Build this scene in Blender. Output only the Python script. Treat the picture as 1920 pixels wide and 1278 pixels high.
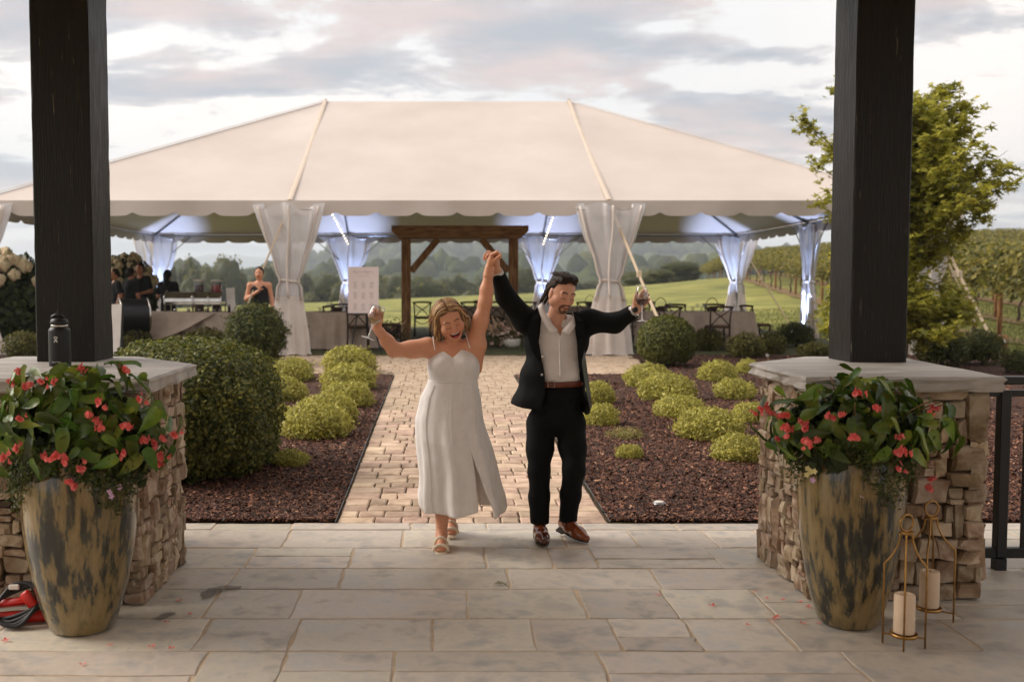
import bpy, math, random
import numpy as np
from mathutils import Vector, Matrix

# ---------------------------------------------------------------- scene, camera, world, sun
scene = bpy.context.scene
for o in list(bpy.data.objects):
    bpy.data.objects.remove(o)
R = math.radians
FPX = 1867.0                      # focal length in pixels of the 1920 px wide photograph (35 mm lens)
CAM = Vector((0.0, 0.0, 1.65))
YAW, PITCH = 0.0, 3.19
PPX = 825.0                       # the frame is cropped: the optical axis meets the photograph at this column
cam_d = bpy.data.cameras.new('camera')
cam = bpy.data.objects.new('camera', cam_d)
scene.collection.objects.link(cam)
cam.location = CAM
cam.rotation_euler = (R(90 - PITCH), 0, R(-YAW))
cam_d.sensor_width = 36.0
cam_d.lens = FPX / 1920 * 36.0
cam_d.shift_x = (960 - PPX) / 1920
cam_d.clip_start = 0.05
cam_d.clip_end = 20000
cam_d.dof.use_dof = True
cam_d.dof.focus_distance = 6.25
cam_d.dof.aperture_fstop = 2.4
scene.camera = cam

SUN_EL, SUN_AZ = 36.0, -78.0      # azimuth from +Y, negative to the left of the view axis
world = bpy.data.worlds.new('World')
scene.world = world
world.use_nodes = True
nt = world.node_tree
nt.nodes.clear()
def wn(t, **k):
    n = nt.nodes.new(t)
    for a, v in k.items():
        setattr(n, a, v)
    return n
wo = wn('ShaderNodeOutputWorld')
bg = wn('ShaderNodeBackground')
bg.inputs['Strength'].default_value = 0.1
nt.links.new(bg.outputs[0], wo.inputs[0])
sky = wn('ShaderNodeTexSky', sky_type='NISHITA', sun_disc=False)
sky.sun_elevation = R(SUN_EL)
sky.sun_rotation = R(SUN_AZ)
sky.altitude = 300
sky.air_density = 1.0
sky.dust_density = 2.0
tc = wn('ShaderNodeTexCoord')
sep = wn('ShaderNodeSeparateXYZ')
nt.links.new(tc.outputs['Generated'], sep.inputs[0])
def wmath(op, a, b=None, clamp=False):
    n = wn('ShaderNodeMath', operation=op)
    n.use_clamp = clamp
    for i, v in enumerate((a, b)):
        if v is None:
            continue
        if isinstance(v, (int, float)):
            n.inputs[i].default_value = v
        else:
            nt.links.new(v, n.inputs[i])
    return n.outputs[0]
zc = wmath('MAXIMUM', sep.outputs['Z'], 0.0)
den = wmath('ADD', zc, 0.13)
cx = wmath('DIVIDE', sep.outputs['X'], den)
cy = wmath('DIVIDE', sep.outputs['Y'], den)
comb = wn('ShaderNodeCombineXYZ')
nt.links.new(cx, comb.inputs[0]); nt.links.new(cy, comb.inputs[1])
comb.inputs[2].default_value = 3.7
def wnoise(scale, detail, rough, dist, offs=(0, 0, 0), sc=(1, 1, 1)):
    mp = wn('ShaderNodeMapping')
    mp.inputs['Location'].default_value = offs
    mp.inputs['Scale'].default_value = sc
    nt.links.new(comb.outputs[0], mp.inputs[0])
    n = wn('ShaderNodeTexNoise')
    n.inputs['Scale'].default_value = scale
    n.inputs['Detail'].default_value = detail
    n.inputs['Roughness'].default_value = rough
    n.inputs['Distortion'].default_value = dist
    nt.links.new(mp.outputs[0], n.inputs['Vector'])
    return n.outputs['Fac']
def wramp(fac, stops):
    n = wn('ShaderNodeValToRGB')
    el = n.color_ramp.elements
    while len(el) < len(stops):
        el.new(0.5)
    for e, (p, c) in zip(el, stops):
        e.position = p
        e.color = (c[0], c[1], c[2], 1)
    nt.links.new(fac, n.inputs[0])
    return n.outputs[0]
def wmix(fac, a, b):
    n = wn('ShaderNodeMix', data_type='RGBA')
    for sock, v in ((n.inputs[0], fac), (n.inputs[6], a), (n.inputs[7], b)):
        if isinstance(v, (int, float)):
            sock.default_value = v
        elif isinstance(v, tuple):
            sock.default_value = (*v, 1)
        else:
            nt.links.new(v, sock)
    return n.outputs[2]
f_cloud = wnoise(1.5, 10.0, 0.6, 0.25, offs=(1.3, 4.1, 0), sc=(0.8, 1.15, 1))
f_pink = wnoise(1.9, 5.0, 0.55, 0.2, offs=(7.3, 2.2, 0), sc=(0.8, 1.2, 1))
f_veil = wnoise(0.5, 3.0, 0.5, 0.0, offs=(2.5, 9.2, 0))
veil_col = wramp(f_veil, [(0.3, (6.0, 6.2, 6.3)), (0.62, (8.4, 7.6, 7.0))])
base = wmix(0.9, sky.outputs[0], veil_col)
mask = wramp(f_cloud, [(0.49, (0, 0, 0)), (0.525, (.7, .7, .7)), (0.575, (1, 1, 1))])
pinkm = wramp(f_pink, [(0.42, (0, 0, 0)), (0.62, (1, 1, 1))])
cloud_col = wmix(pinkm, (2.95, 3.2, 3.65), (5.0, 4.1, 3.95))
nm = wn('ShaderNodeRGBToBW'); nt.links.new(mask, nm.inputs[0])
mfac = wmath('MULTIPLY', nm.outputs[0], 0.92)
col = wmix(mfac, base, cloud_col)
nt.links.new(col, bg.inputs['Color'])

sd = bpy.data.lights.new('sun', 'SUN')
sun = bpy.data.objects.new('sun', sd)
scene.collection.objects.link(sun)
sd.energy = 2.9
sd.angle = R(38)
sd.color = (1.0, 0.92, 0.83)
_el, _az = R(SUN_EL), R(SUN_AZ)
sdir = Vector((math.sin(_az) * math.cos(_el), math.cos(_az) * math.cos(_el), math.sin(_el)))
sun.rotation_euler = sdir.to_track_quat('Z', 'Y').to_euler()

vs = scene.view_settings
scene.display_settings.display_device = 'sRGB'
vs.view_transform = 'Standard'
vs.look = 'None'
vs.exposure = 0.72
vs.gamma = 1.0
vs.use_curve_mapping = False
scene.render.engine = 'CYCLES'
scene.cycles.use_denoising = True
scene.cycles.max_bounces = 8
scene.cycles.transparent_max_bounces = 24
scene.cycles.volume_bounces = 0

# ---------------------------------------------------------------- helpers
rng = np.random.default_rng(7)
random.seed(7)
COL = scene.collection

_y, _p = R(YAW), R(PITCH)
FW = Vector((math.sin(_y) * math.cos(_p), math.cos(_y) * math.cos(_p), -math.sin(_p)))
RT = Vector((math.cos(_y), -math.sin(_y), 0))
UP = RT.cross(FW)
def ray(x, y):
    return FW + RT * ((x - PPX) / FPX) + UP * ((639 - y) / FPX)
def P(x, y, Y):
    d = ray(x, y)
    return CAM + d * (Y / d.y)
def smooth01(t):
    t = np.clip(t, 0, 1)
    return t * t * (3 - 2 * t)
def gz(X, Y):
    X = np.asarray(X, float); Y = np.asarray(Y, float)
    z = np.interp(Y, [6.85, 19.15, 32], [0, .32, .32])
    t = smooth01((Y - 30) / 55)
    crest = np.clip(.62 + .042 * X, -.7, 3.0)
    z = z * (1 - t) + crest * t
    z = z + np.clip((X - 11) * .045, 0, 2.5) * smooth01((Y - 17) / 25)
    z = z - .075 * np.clip(Y - 88, 0, 190) * (0.25 + 0.75 * smooth01((45 - X) / 40))
    return z
def G(x, y):
    """ground point seen at a pixel of the photograph"""
    d = ray(x, y)
    lo, hi = 2.0, 200.0
    Ys = np.linspace(3, 120, 6000)
    ts = Ys / d.y
    h = CAM.z + d.z * ts - gz(CAM.x + d.x * ts, Ys)
    i = np.argmax(h < 0) if (h < 0).any() else len(Ys) - 1
    p = CAM + d * ts[i]
    return Vector((p.x, p.y, float(gz(p.x, p.y))))

def s2l(c):
    return tuple(((v / 255) / 12.92 if v / 255 <= .04045 else ((v / 255 + .055) / 1.055) ** 2.4) for v in c)

def link(o, parent=None):
    COL.objects.link(o)
    if parent is not None:
        o.parent = parent
    return o
def set_tags(o, label=None, cat=None, group=None, kind=None):
    if label: o['label'] = label
    if cat: o['category'] = cat
    if group: o['group'] = group
    if kind: o['kind'] = kind
    return o
def thing(name, label, cat, loc=(0, 0, 0), rz=0.0, group=None):
    o = bpy.data.objects.new(name, None)
    o.empty_display_size = 0.1
    link(o)
    o.location = loc
    o.rotation_euler = (0, 0, rz)
    return set_tags(o, label, cat, group)
def copy_tree(o, parent=None):
    c = o.copy()
    COL.objects.link(c)
    c.parent = parent
    for ch in list(o.children):
        copy_tree(ch, c)
    return c

def make_mesh(name, V, F, smooth=True, colors=None):
    me = bpy.data.meshes.new(name)
    V = np.asarray(V, np.float32).reshape(-1, 3)
    if isinstance(F, np.ndarray):
        n, k = F.shape
        me.vertices.add(len(V)); me.vertices.foreach_set('co', V.ravel())
        me.loops.add(n * k); me.loops.foreach_set('vertex_index', F.astype(np.int32).ravel())
        me.polygons.add(n)
        me.polygons.foreach_set('loop_start', np.arange(0, n * k, k, dtype=np.int32))
        me.update(calc_edges=True)
        me.validate()
    else:
        me.from_pydata(V.tolist(), [], F)
    if smooth and len(me.polygons):
        me.polygons.foreach_set('use_smooth', np.ones(len(me.polygons), bool))
    if colors is not None:
        at = me.color_attributes.new('Col', 'FLOAT_COLOR', 'POINT')
        c = np.ones((len(V), 4), np.float32)
        c[:, :3] = colors
        at.data.foreach_set('color', c.ravel())
    me.update()
    return me
def mobj(name, V, F, mat, parent=None, loc=(0, 0, 0), smooth=True, colors=None):
    me = make_mesh(name, V, F, smooth, colors)
    if mat: me.materials.append(mat)
    o = bpy.data.objects.new(name, me)
    o.location = loc
    return link(o, parent)
def inst(name, me, parent=None, loc=(0, 0, 0), rot=(0, 0, 0), scale=(1, 1, 1)):
    o = bpy.data.objects.new(name, me)
    o.location = loc; o.rotation_euler = rot; o.scale = scale
    return link(o, parent)

class MB:
    """collects simple shapes into one mesh"""
    def __init__(s):
        s.V = []; s.F = []
    def add(s, V, F):
        b = len(s.V)
        s.V += [tuple(v) for v in V]
        s.F += [tuple(i + b for i in f) for f in F]
        return s
    def box(s, c, d, M=None, bev=0.0):
        hx, hy, hz = d[0] / 2, d[1] / 2, d[2] / 2
        b = min(bev, hx * .9, hy * .9, hz * .9)
        if b <= 0:
            V = [(x, y, z) for z in (-hz, hz) for y in (-hy, hy) for x in (-hx, hx)]
            F = [(0, 2, 3, 1), (4, 5, 7, 6), (0, 1, 5, 4), (2, 6, 7, 3), (0, 4, 6, 2), (1, 3, 7, 5)]
        else:
            V = []; F = []
            L = [(-hz, b), (-hz + b, 0), (hz - b, 0), (hz, b)]
            for z, i in L:
                x, y = hx - i, hy - i
                k = b - i if i == 0 else 0
                V += [(-x + b * (i == 0), -y, z), (x - b * (i == 0), -y, z), (x, -y + b * (i == 0), z), (x, y - b * (i == 0), z),
                      (x - b * (i == 0), y, z), (-x + b * (i == 0), y, z), (-x, y - b * (i == 0), z), (-x, -y + b * (i == 0), z)]
            for r in range(3):
                for j in range(8):
                    a, c2 = r * 8 + j, r * 8 + (j + 1) % 8
                    F.append((a, c2, c2 + 8, a + 8))
            F.append(tuple(range(7, -1, -1))); F.append(tuple(range(24, 32)))
        out = []
        for v in V:
            v = Vector(v)
            if M is not None: v = M @ v
            out.append(v + Vector(c))
        return s.add(out, F)
    def tube(s, pts, rad, n=8, cap=True, closed=False, squash=None):
        pts = [Vector(p) for p in pts]
        m = len(pts)
        if not hasattr(rad, '__len__'): rad = [rad] * m
        V = []; F = []
        up = Vector((0, 0, 1))
        t0 = (pts[1] - pts[0]).normalized()
        if abs(t0.dot(up)) > .95: up = Vector((0, 1, 0))
        a = (up - t0 * up.dot(t0)).normalized()
        for i in range(m):
            if closed: t = pts[(i + 1) % m] - pts[i - 1]
            else: t = pts[min(i + 1, m - 1)] - pts[max(i - 1, 0)]
            t.normalize()
            a = (a - t * a.dot(t))
            if a.length < 1e-6: a = t.orthogonal()
            a.normalize()
            b = t.cross(a)
            for j in range(n):
                th = 2 * math.pi * j / n
                sa, sb = (1, 1) if squash is None else squash
                V.append(pts[i] + a * (math.cos(th) * rad[i] * sa) + b * (math.sin(th) * rad[i] * sb))
        rows = m if closed else m - 1
        for i in range(rows):
            for j in range(n):
                p, q = i * n + j, i * n + (j + 1) % n
                p2, q2 = ((i + 1) % m) * n + j, ((i + 1) % m) * n + (j + 1) % n
                F.append((p, q, q2, p2))
        if cap and not closed:
            F.append(tuple(range(n - 1, -1, -1))); F.append(tuple((m - 1) * n + j for j in range(n)))
        return s.add(V, F)
    def lathe(s, prof, n=24, c=(0, 0, 0), M=None, capb=True, capt=True):
        V = []; F = []
        for r, z in prof:
            for j in range(n):
                th = 2 * math.pi * j / n
                v = Vector((r * math.cos(th), r * math.sin(th), z))
                if M is not None: v = M @ v
                V.append(v + Vector(c))
        for i in range(len(prof) - 1):
            for j in range(n):
                a, b = i * n + j, i * n + (j + 1) % n
                F.append((a, b, b + n, a + n))
        if capb: F.append(tuple(range(n - 1, -1, -1)))
        if capt: F.append(tuple((len(prof) - 1) * n + j for j in range(n)))
        return s.add(V, F)
    def prism(s, poly, z0, z1):
        n = len(poly)
        V = [(x, y, z0) for x, y in poly] + [(x, y, z1) for x, y in poly]
        F = [tuple(range(n - 1, -1, -1)), tuple(range(n, 2 * n))]
        F += [(i, (i + 1) % n, (i + 1) % n + n, i + n) for i in range(n)]
        return s.add(V, F)
    def build(s, name, mat, parent=None, loc=(0, 0, 0), smooth=False):
        return mobj(name, s.V, s.F, mat, parent, loc, smooth)
    def mesh(s, name, mat, smooth=False):
        me = make_mesh(name, s.V, s.F, smooth)
        if mat: me.materials.append(mat)
        return me

def auto_smooth(o, ang=40):
    me = o.data
    try:
        me.polygons.foreach_set('use_smooth', np.ones(len(me.polygons), bool))
        me.set_sharp_from_angle(angle=R(ang))
    except Exception:
        pass
    return o

# value noise on a hashed lattice, vectorised
_perm = rng.random(4096).astype(np.float32)
def vnoise(p, f=1.0, seed=0):
    p = np.asarray(p, np.float32) * f + seed * 17.31
    i = np.floor(p).astype(np.int64)
    u = p - i
    u = u * u * (3 - 2 * u)
    def h(a, b, c):
        k = (a * 73856093) ^ (b * 19349663) ^ (c * 83492791)
        return _perm[k & 4095]
    x, y, z = i[..., 0], i[..., 1], i[..., 2]
    ux, uy, uz = u[..., 0], u[..., 1], u[..., 2]
    c00 = h(x, y, z) * (1 - ux) + h(x + 1, y, z) * ux
    c10 = h(x, y + 1, z) * (1 - ux) + h(x + 1, y + 1, z) * ux
    c01 = h(x, y, z + 1) * (1 - ux) + h(x + 1, y, z + 1) * ux
    c11 = h(x, y + 1, z + 1) * (1 - ux) + h(x + 1, y + 1, z + 1) * ux
    return ((c00 * (1 - uy) + c10 * uy) * (1 - uz) + (c01 * (1 - uy) + c11 * uy) * uz) * 2 - 1
def fbm(p, f=1.0, octv=3, seed=0):
    r = 0; a = 1; t = 0
    for k in range(octv):
        r = r + a * vnoise(p, f * 2 ** k, seed + k); t += a; a *= .5
    return r / t

# ---------------------------------------------------------------- materials
MATS = {}
def mat(name, cols, scale=6.0, detail=5.0, rough=.7, bump=0.0, bscale=None, bdist=.01, rnd=0.0, hue=0.0, stretch=(1, 1, 1),
        metal=0.0, coat=0.0, spec=.5, trans=0.0, trl=0.0, sss=0.0, coord='Object', offs=False, attr=False, ramp=(.3, .7), alpha=1.0,
        ior=1.45, noise_d=0.0, rrange=None):
    m = bpy.data.materials.new(name)
    m.use_nodes = True
    t = m.node_tree
    b = t.nodes['Principled BSDF']
    out = t.nodes['Material Output']
    L = t.links.new
    b.inputs['Roughness'].default_value = rough
    b.inputs['Metallic'].default_value = metal
    b.inputs['Specular IOR Level'].default_value = spec
    b.inputs['IOR'].default_value = ior
    b.inputs['Coat Weight'].default_value = coat
    b.inputs['Transmission Weight'].default_value = trans
    b.inputs['Alpha'].default_value = alpha
    if sss:
        b.inputs['Subsurface Weight'].default_value = sss
        b.inputs['Subsurface Radius'].default_value = (.012, .006, .003)
        b.inputs['Subsurface Scale'].default_value = 1.0
    tcn = t.nodes.new('ShaderNodeTexCoord')
    vec = tcn.outputs[coord]
    info = t.nodes.new('ShaderNodeObjectInfo')
    mp = t.nodes.new('ShaderNodeMapping')
    mp.inputs['Scale'].default_value = stretch
    L(vec, mp.inputs[0])
    vec = mp.outputs[0]
    if offs:
        a = t.nodes.new('ShaderNodeVectorMath'); a.operation = 'ADD'
        mu = t.nodes.new('ShaderNodeMath'); mu.operation = 'MULTIPLY'; mu.inputs[1].default_value = 37.0
        L(info.outputs['Random'], mu.inputs[0]); L(vec, a.inputs[0]); L(mu.outputs[0], a.inputs[1])
        vec = a.outputs[0]
    no = t.nodes.new('ShaderNodeTexNoise')
    no.inputs['Scale'].default_value = scale
    no.inputs['Detail'].default_value = detail
    no.inputs['Roughness'].default_value = .6
    no.inputs['Distortion'].default_value = noise_d
    L(vec, no.inputs['Vector'])
    if attr:
        an = t.nodes.new('ShaderNodeAttribute'); an.attribute_name = 'Col'
        csock = an.outputs['Color']
        if cols:                                     # fine mottling over the painted regions
            mx = t.nodes.new('ShaderNodeMix'); mx.data_type = 'RGBA'; mx.blend_type = 'MULTIPLY'
            mx.inputs[0].default_value = 1.0
            r = t.nodes.new('ShaderNodeValToRGB')
            for e, p, c in zip(r.color_ramp.elements, ramp, cols):
                e.position = p; e.color = (*c, 1)
            L(no.outputs['Fac'], r.inputs[0]); L(csock, mx.inputs[6]); L(r.outputs[0], mx.inputs[7])
            csock = mx.outputs[2]
    else:
        r = t.nodes.new('ShaderNodeValToRGB')
        el = r.color_ramp.elements
        while len(el) < len(cols): el.new(.5)
        for i, (e, c) in enumerate(zip(el, cols)):
            e.position = ramp[0] + (ramp[1] - ramp[0]) * i / max(1, len(cols) - 1)
            e.color = (*c, 1)
        L(no.outputs['Fac'], r.inputs[0])
        csock = r.outputs[0]
    if rnd or hue:
        hs = t.nodes.new('ShaderNodeHueSaturation')
        mr = t.nodes.new('ShaderNodeMapRange')
        mr.inputs[3].default_value = 1 - rnd; mr.inputs[4].default_value = 1 + rnd
        L(info.outputs['Random'], mr.inputs[0]); L(mr.outputs[0], hs.inputs['Value'])
        if hue:
            m2 = t.nodes.new('ShaderNodeMath'); m2.operation = 'MULTIPLY'; m2.inputs[1].default_value = 7.13
            m3 = t.nodes.new('ShaderNodeMath'); m3.operation = 'FRACT'
            m4 = t.nodes.new('ShaderNodeMapRange'); m4.inputs[3].default_value = .5 - hue; m4.inputs[4].default_value = .5 + hue
            L(info.outputs['Random'], m2.inputs[0]); L(m2.outputs[0], m3.inputs[0]); L(m3.outputs[0], m4.inputs[0])
            L(m4.outputs[0], hs.inputs['Hue'])
        L(csock, hs.inputs['Color'])
        csock = hs.outputs[0]
    L(csock, b.inputs['Base Color'])
    if rrange:
        mr = t.nodes.new('ShaderNodeMapRange')
        mr.inputs[1].default_value = .35; mr.inputs[2].default_value = .65
        mr.inputs[3].default_value = rrange[0]; mr.inputs[4].default_value = rrange[1]
        L(no.outputs['Fac'], mr.inputs[0]); L(mr.outputs[0], b.inputs['Roughness'])
    if bump:
        nb = no
        if bscale:
            nb = t.nodes.new('ShaderNodeTexNoise')
            nb.inputs['Scale'].default_value = bscale
            nb.inputs['Detail'].default_value = 5
            L(vec, nb.inputs['Vector'])
        bn = t.nodes.new('ShaderNodeBump')
        bn.inputs['Strength'].default_value = bump
        bn.inputs['Distance'].default_value = bdist
        L(nb.outputs['Fac'], bn.inputs['Height']); L(bn.outputs[0], b.inputs['Normal'])
    if trl:
        tr = t.nodes.new('ShaderNodeBsdfTranslucent')
        L(csock, tr.inputs['Color'])
        mx = t.nodes.new('ShaderNodeMixShader'); mx.inputs[0].default_value = trl
        L(b.outputs[0], mx.inputs[1]); L(tr.outputs[0], mx.inputs[2]); L(mx.outputs[0], out.inputs['Surface'])
    MATS[name] = m
    return m
# ---------------------------------------------------------------- material library
m_lawn = mat('lawn', [s2l((90, 92, 40)), s2l((124, 124, 56)), s2l((150, 144, 74))], scale=.35, detail=9, rough=.9, bump=.6, bscale=30, bdist=.03, ramp=(.32, .68))
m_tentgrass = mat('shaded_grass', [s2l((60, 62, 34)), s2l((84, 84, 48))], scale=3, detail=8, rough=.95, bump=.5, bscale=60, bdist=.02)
m_flag = mat('bluestone', [s2l((134, 128, 122)), s2l((168, 162, 153)), s2l((192, 181, 165)), s2l((160, 157, 152)), s2l((178, 160, 138))], scale=5.5, detail=10, rough=.55, bump=.75, bscale=8, bdist=.010, rnd=.15, ramp=(.15, .85), hue=.012, offs=True, rrange=(.35, .7), noise_d=.2)
m_joint = mat('sanded_joint', [s2l((176, 156, 132)), s2l((200, 180, 154))], scale=14, rough=.95, bump=.3, bscale=80, bdist=.004)
m_paver = mat('concrete_paver', [s2l((150, 126, 106)), s2l((186, 160, 138)), s2l((204, 180, 158))], scale=7, detail=8, rough=.85, bump=.5, bscale=40, bdist=.004, rnd=.24, hue=.012, offs=True)
m_pavebase = mat('paver_joint_sand', [s2l((58, 50, 34)), s2l((92, 78, 56))], scale=9, rough=1.0)
m_mulch = mat('mulch_ground', [s2l((42, 24, 14)), s2l((80, 48, 30))], scale=30, rough=.95, bump=.8, bscale=60, bdist=.02)
m_chip = mat('mulch_chip', [(.7, .7, .7), (1.2, 1.2, 1.2)], scale=40, rough=.75, attr=True)
m_stone = mat('field_stone', [s2l((82, 66, 50)), s2l((130, 106, 82)), s2l((176, 158, 136)), s2l((120, 88, 58))], scale=3.6, detail=9, rough=.85, bump=.9, bscale=16, bdist=.012, rnd=.32, hue=.012, offs=True, noise_d=.8)
m_mortar = mat('mortar', [s2l((92, 80, 66)), s2l((132, 118, 100))], scale=12, rough=1.0, bump=.6, bscale=50)
m_cap = mat('capstone', [s2l((126, 118, 108)), s2l((166, 160, 152)), s2l((190, 184, 176))], scale=2.2, detail=9, rough=.6, bump=.5, bscale=12, bdist=.008, stretch=(1, 3, 1.5), rrange=(.4, .75))
m_column = mat('dark_timber', [s2l((19, 17, 14)), s2l((24, 21, 17)), s2l((32, 28, 23)), s2l((128, 120, 108))], ramp=(.34, .80), scale=5, detail=12, rough=.32, bump=.8, bscale=9, bdist=.005, stretch=(12, 12, .9), rrange=(.38, .6), spec=.3)
m_soffit = mat('soffit_boards', [s2l((186, 158, 124)), s2l((206, 180, 148))], scale=3, stretch=(8, .4, 1), rough=.7)
m_shingle = mat('shingle', [s2l((52, 48, 44)), s2l((80, 74, 68))], scale=12, rough=.95)
m_black = mat('black_metal', [s2l((14, 14, 15)), s2l((24, 24, 25))], scale=20, rough=.42)
m_wood = mat('weathered_wood', [s2l((92, 60, 36)), s2l((148, 106, 68)), s2l((180, 140, 98))], scale=4, detail=9, rough=.85, bump=.7, bscale=10, bdist=.01, stretch=(5, 5, .7), offs=True)
m_woodh = mat('weathered_beam', [s2l((84, 56, 34)), s2l((152, 110, 70)), s2l((186, 146, 102))], scale=4, detail=9, rough=.85, bump=.7, bscale=10, bdist=.01, stretch=(.8, 5, 5), offs=True)
m_tent = mat('tent_vinyl', [s2l((192, 179, 169)), s2l((207, 195, 186))], scale=.45, rough=.5, bump=.3, bscale=1.3, bdist=.06, trl=.02)
m_tentstrip = mat('tent_seam', [s2l((196, 178, 160)), s2l((210, 194, 178))], scale=6, rough=.6)
m_alu = mat('aluminium_tube', [s2l((120, 120, 122)), s2l((150, 150, 152))], scale=30, rough=.35, metal=.8)
m_curtain = mat('white_curtain', [s2l((226, 214, 204)), s2l((242, 232, 224))], scale=3, rough=.75, bump=.3, bscale=14, bdist=.01, trl=.25)
m_strap = mat('cream_webbing', [s2l((206, 184, 156)), s2l((224, 204, 178))], scale=30, rough=.8)
m_tree_leaf = mat('tree_leaf', [(.75, .75, .75), (1.2, 1.2, 1.2)], scale=3, rough=.55, attr=True, trl=.5)
m_bush_leaf = mat('shrub_leaf', [(.75, .75, .75), (1.2, 1.2, 1.2)], scale=4, rough=.55, attr=True, trl=.36)
m_bark = mat('bark', [s2l((58, 46, 36)), s2l((96, 80, 64))], scale=10, stretch=(3, 3, .6), rough=.95, bump=.8, bscale=25)
m_forest = mat('forest', [(.7, .7, .7), (1.25, 1.25, 1.25)], scale=.35, detail=6, rough=1.0, attr=True, spec=.1, bump=1.0, bscale=.9, bdist=1.2)
m_hill = mat('hill_ground', [s2l((52, 64, 34)), s2l((78, 88, 46))], scale=.02, rough=1.0, spec=.1)

# clear vinyl of the tent walls: thin, partly see-through sheet
def thin_clear(name, colr, opac, rough=.15):
    m = bpy.data.materials.new(name); m.use_nodes = True
    t = m.node_tree; b = t.nodes['Principled BSDF']; out = t.nodes['Material Output']
    no = t.nodes.new('ShaderNodeTexNoise'); no.inputs['Scale'].default_value = 4
    r = t.nodes.new('ShaderNodeMapRange'); r.inputs[3].default_value = opac - .15; r.inputs[4].default_value = opac + .15
    t.links.new(no.outputs['Fac'], r.inputs[0]); t.links.new(r.outputs[0], b.inputs['Alpha'])
    b.inputs['Base Color'].default_value = (*colr, 1); b.inputs['Roughness'].default_value = rough
    MATS[name] = m
    return m
m_clear = thin_clear('clear_vinyl', s2l((226, 222, 222)), .70)

# ---------------------------------------------------------------- foliage helpers
def leaf_cloud(pts, nrm, size, cols, aspect=.5, droop=0.0, jitter=.6, fold=.25, seed=1):
    """one folded leaf per point; returns V, F, colours"""
    g = np.random.default_rng(seed)
    n = len(pts)
    nrm = nrm + g.normal(0, jitter, (n, 3))
    nrm /= np.linalg.norm(nrm, axis=1, keepdims=True) + 1e-9
    d = g.normal(0, 1, (n, 3)); d[:, 2] -= droop
    d = d - nrm * (d * nrm).sum(1, keepdims=True)
    d /= np.linalg.norm(d, axis=1, keepdims=True) + 1e-9
    w = np.cross(nrm, d)
    L = (size * g.uniform(.65, 1.3, n))[:, None] if np.isscalar(size) else (size * g.uniform(.7, 1.25, n))[:, None]
    W = L * aspect
    a = pts - d * L * .5
    t = pts + d * L * .5
    up = nrm * (L * fold * .5)
    l = pts + w * W * .5 + up - d * L * .05
    r = pts - w * W * .5 + up - d * L * .05
    V = np.stack([a, l, t, r], 1).reshape(-1, 3)
    F = np.arange(4 * n).reshape(n, 4)
    cols = np.array(cols, np.float32)
    k = g.random(n)
    i = np.clip((k * (len(cols) - 1)).astype(int), 0, len(cols) - 2) if len(cols) > 1 else np.zeros(n, int)
    f = (k * (len(cols) - 1) - i)[:, None] if len(cols) > 1 else np.zeros((n, 1))
    C = cols[i] * (1 - f) + cols[np.minimum(i + 1, len(cols) - 1)] * f
    C = C * g.uniform(.8, 1.2, (n, 1))
    return V, F, np.repeat(C, 4, 0)
def sph_dirs(n, g, up_bias=0.0):
    v = g.normal(0, 1, (n, 3)); v[:, 2] += up_bias
    return v / np.linalg.norm(v, axis=1, keepdims=True)
def join_arr(parts):
    V = []; F = []; C = []; b = 0
    for v, f, c in parts:
        V.append(v); F.append(f + b); C.append(c); b += len(v)
    return np.concatenate(V), np.concatenate(F), np.concatenate(C)
def core_blob(rad, col, seed, n=14, lump=.1, zmin=None):
    """rough inner volume of a bush, as quads"""
    th = np.linspace(0, 2 * np.pi, 2 * n, endpoint=False); ph = np.linspace(-np.pi / 2, np.pi / 2, n + 1)
    T, Ph = np.meshgrid(th, ph)
    d = np.stack([np.cos(T) * np.cos(Ph), np.sin(T) * np.cos(Ph), np.sin(Ph)], -1).reshape(-1, 3)
    V = d * np.array(rad) * (1 + lump * fbm(d, 2.5, 2, seed))[:, None]
    if zmin is not None: V[:, 2] = np.maximum(V[:, 2], zmin)
    i, j = np.meshgrid(np.arange(n), np.arange(2 * n), indexing='ij')
    a = i * 2 * n + j; b = i * 2 * n + (j + 1) % (2 * n)
    F = np.stack([a, b, b + 2 * n, a + 2 * n], -1).reshape(-1, 4)
    return V, F, np.tile(np.array(col, np.float32), (len(V), 1))
def bush_mesh(name, rad, n, size, cols, seed, lump=.12, lf=2.5, shell=.18, flat=.0, aspect=.5, jitter=.6, cz=None, power=2.0, spiky=0.0):
    """shrub with leaves through the outer shell; local origin at ground"""
    g = np.random.default_rng(seed)
    rad = np.array(rad, float)
    cz = rad[2] if cz is None else cz
    d = sph_dirs(n, g)
    d = d[d[:, 2] > -.8]
    sd = np.sign(d) * np.abs(d) ** (2.0 / power)
    sd /= (np.abs(sd) ** power).sum(1, keepdims=True) ** (1 / power)
    k = 1 + lump * fbm(d, lf, 3, seed) + spiky * np.maximum(0, vnoise(d, 9, seed + 5)) ** 2
    depth = 1 - shell * g.random(len(d)) ** 1.6
    p = sd * rad * (k * depth)[:, None]
    p[:, 2] += cz
    keep = p[:, 2] > .005
    p, d = p[keep], d[keep]
    lv = leaf_cloud(p, d + np.array([0, 0, .35]), size, cols, aspect, jitter=jitter, seed=seed + 1)
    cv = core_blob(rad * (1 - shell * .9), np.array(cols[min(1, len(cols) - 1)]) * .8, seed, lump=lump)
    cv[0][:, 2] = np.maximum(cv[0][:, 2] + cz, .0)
    V, F, C = join_arr([lv, cv])
    me = make_mesh(name, V, F, True, C)
    me.materials.append(m_bush_leaf)
    return me

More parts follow.
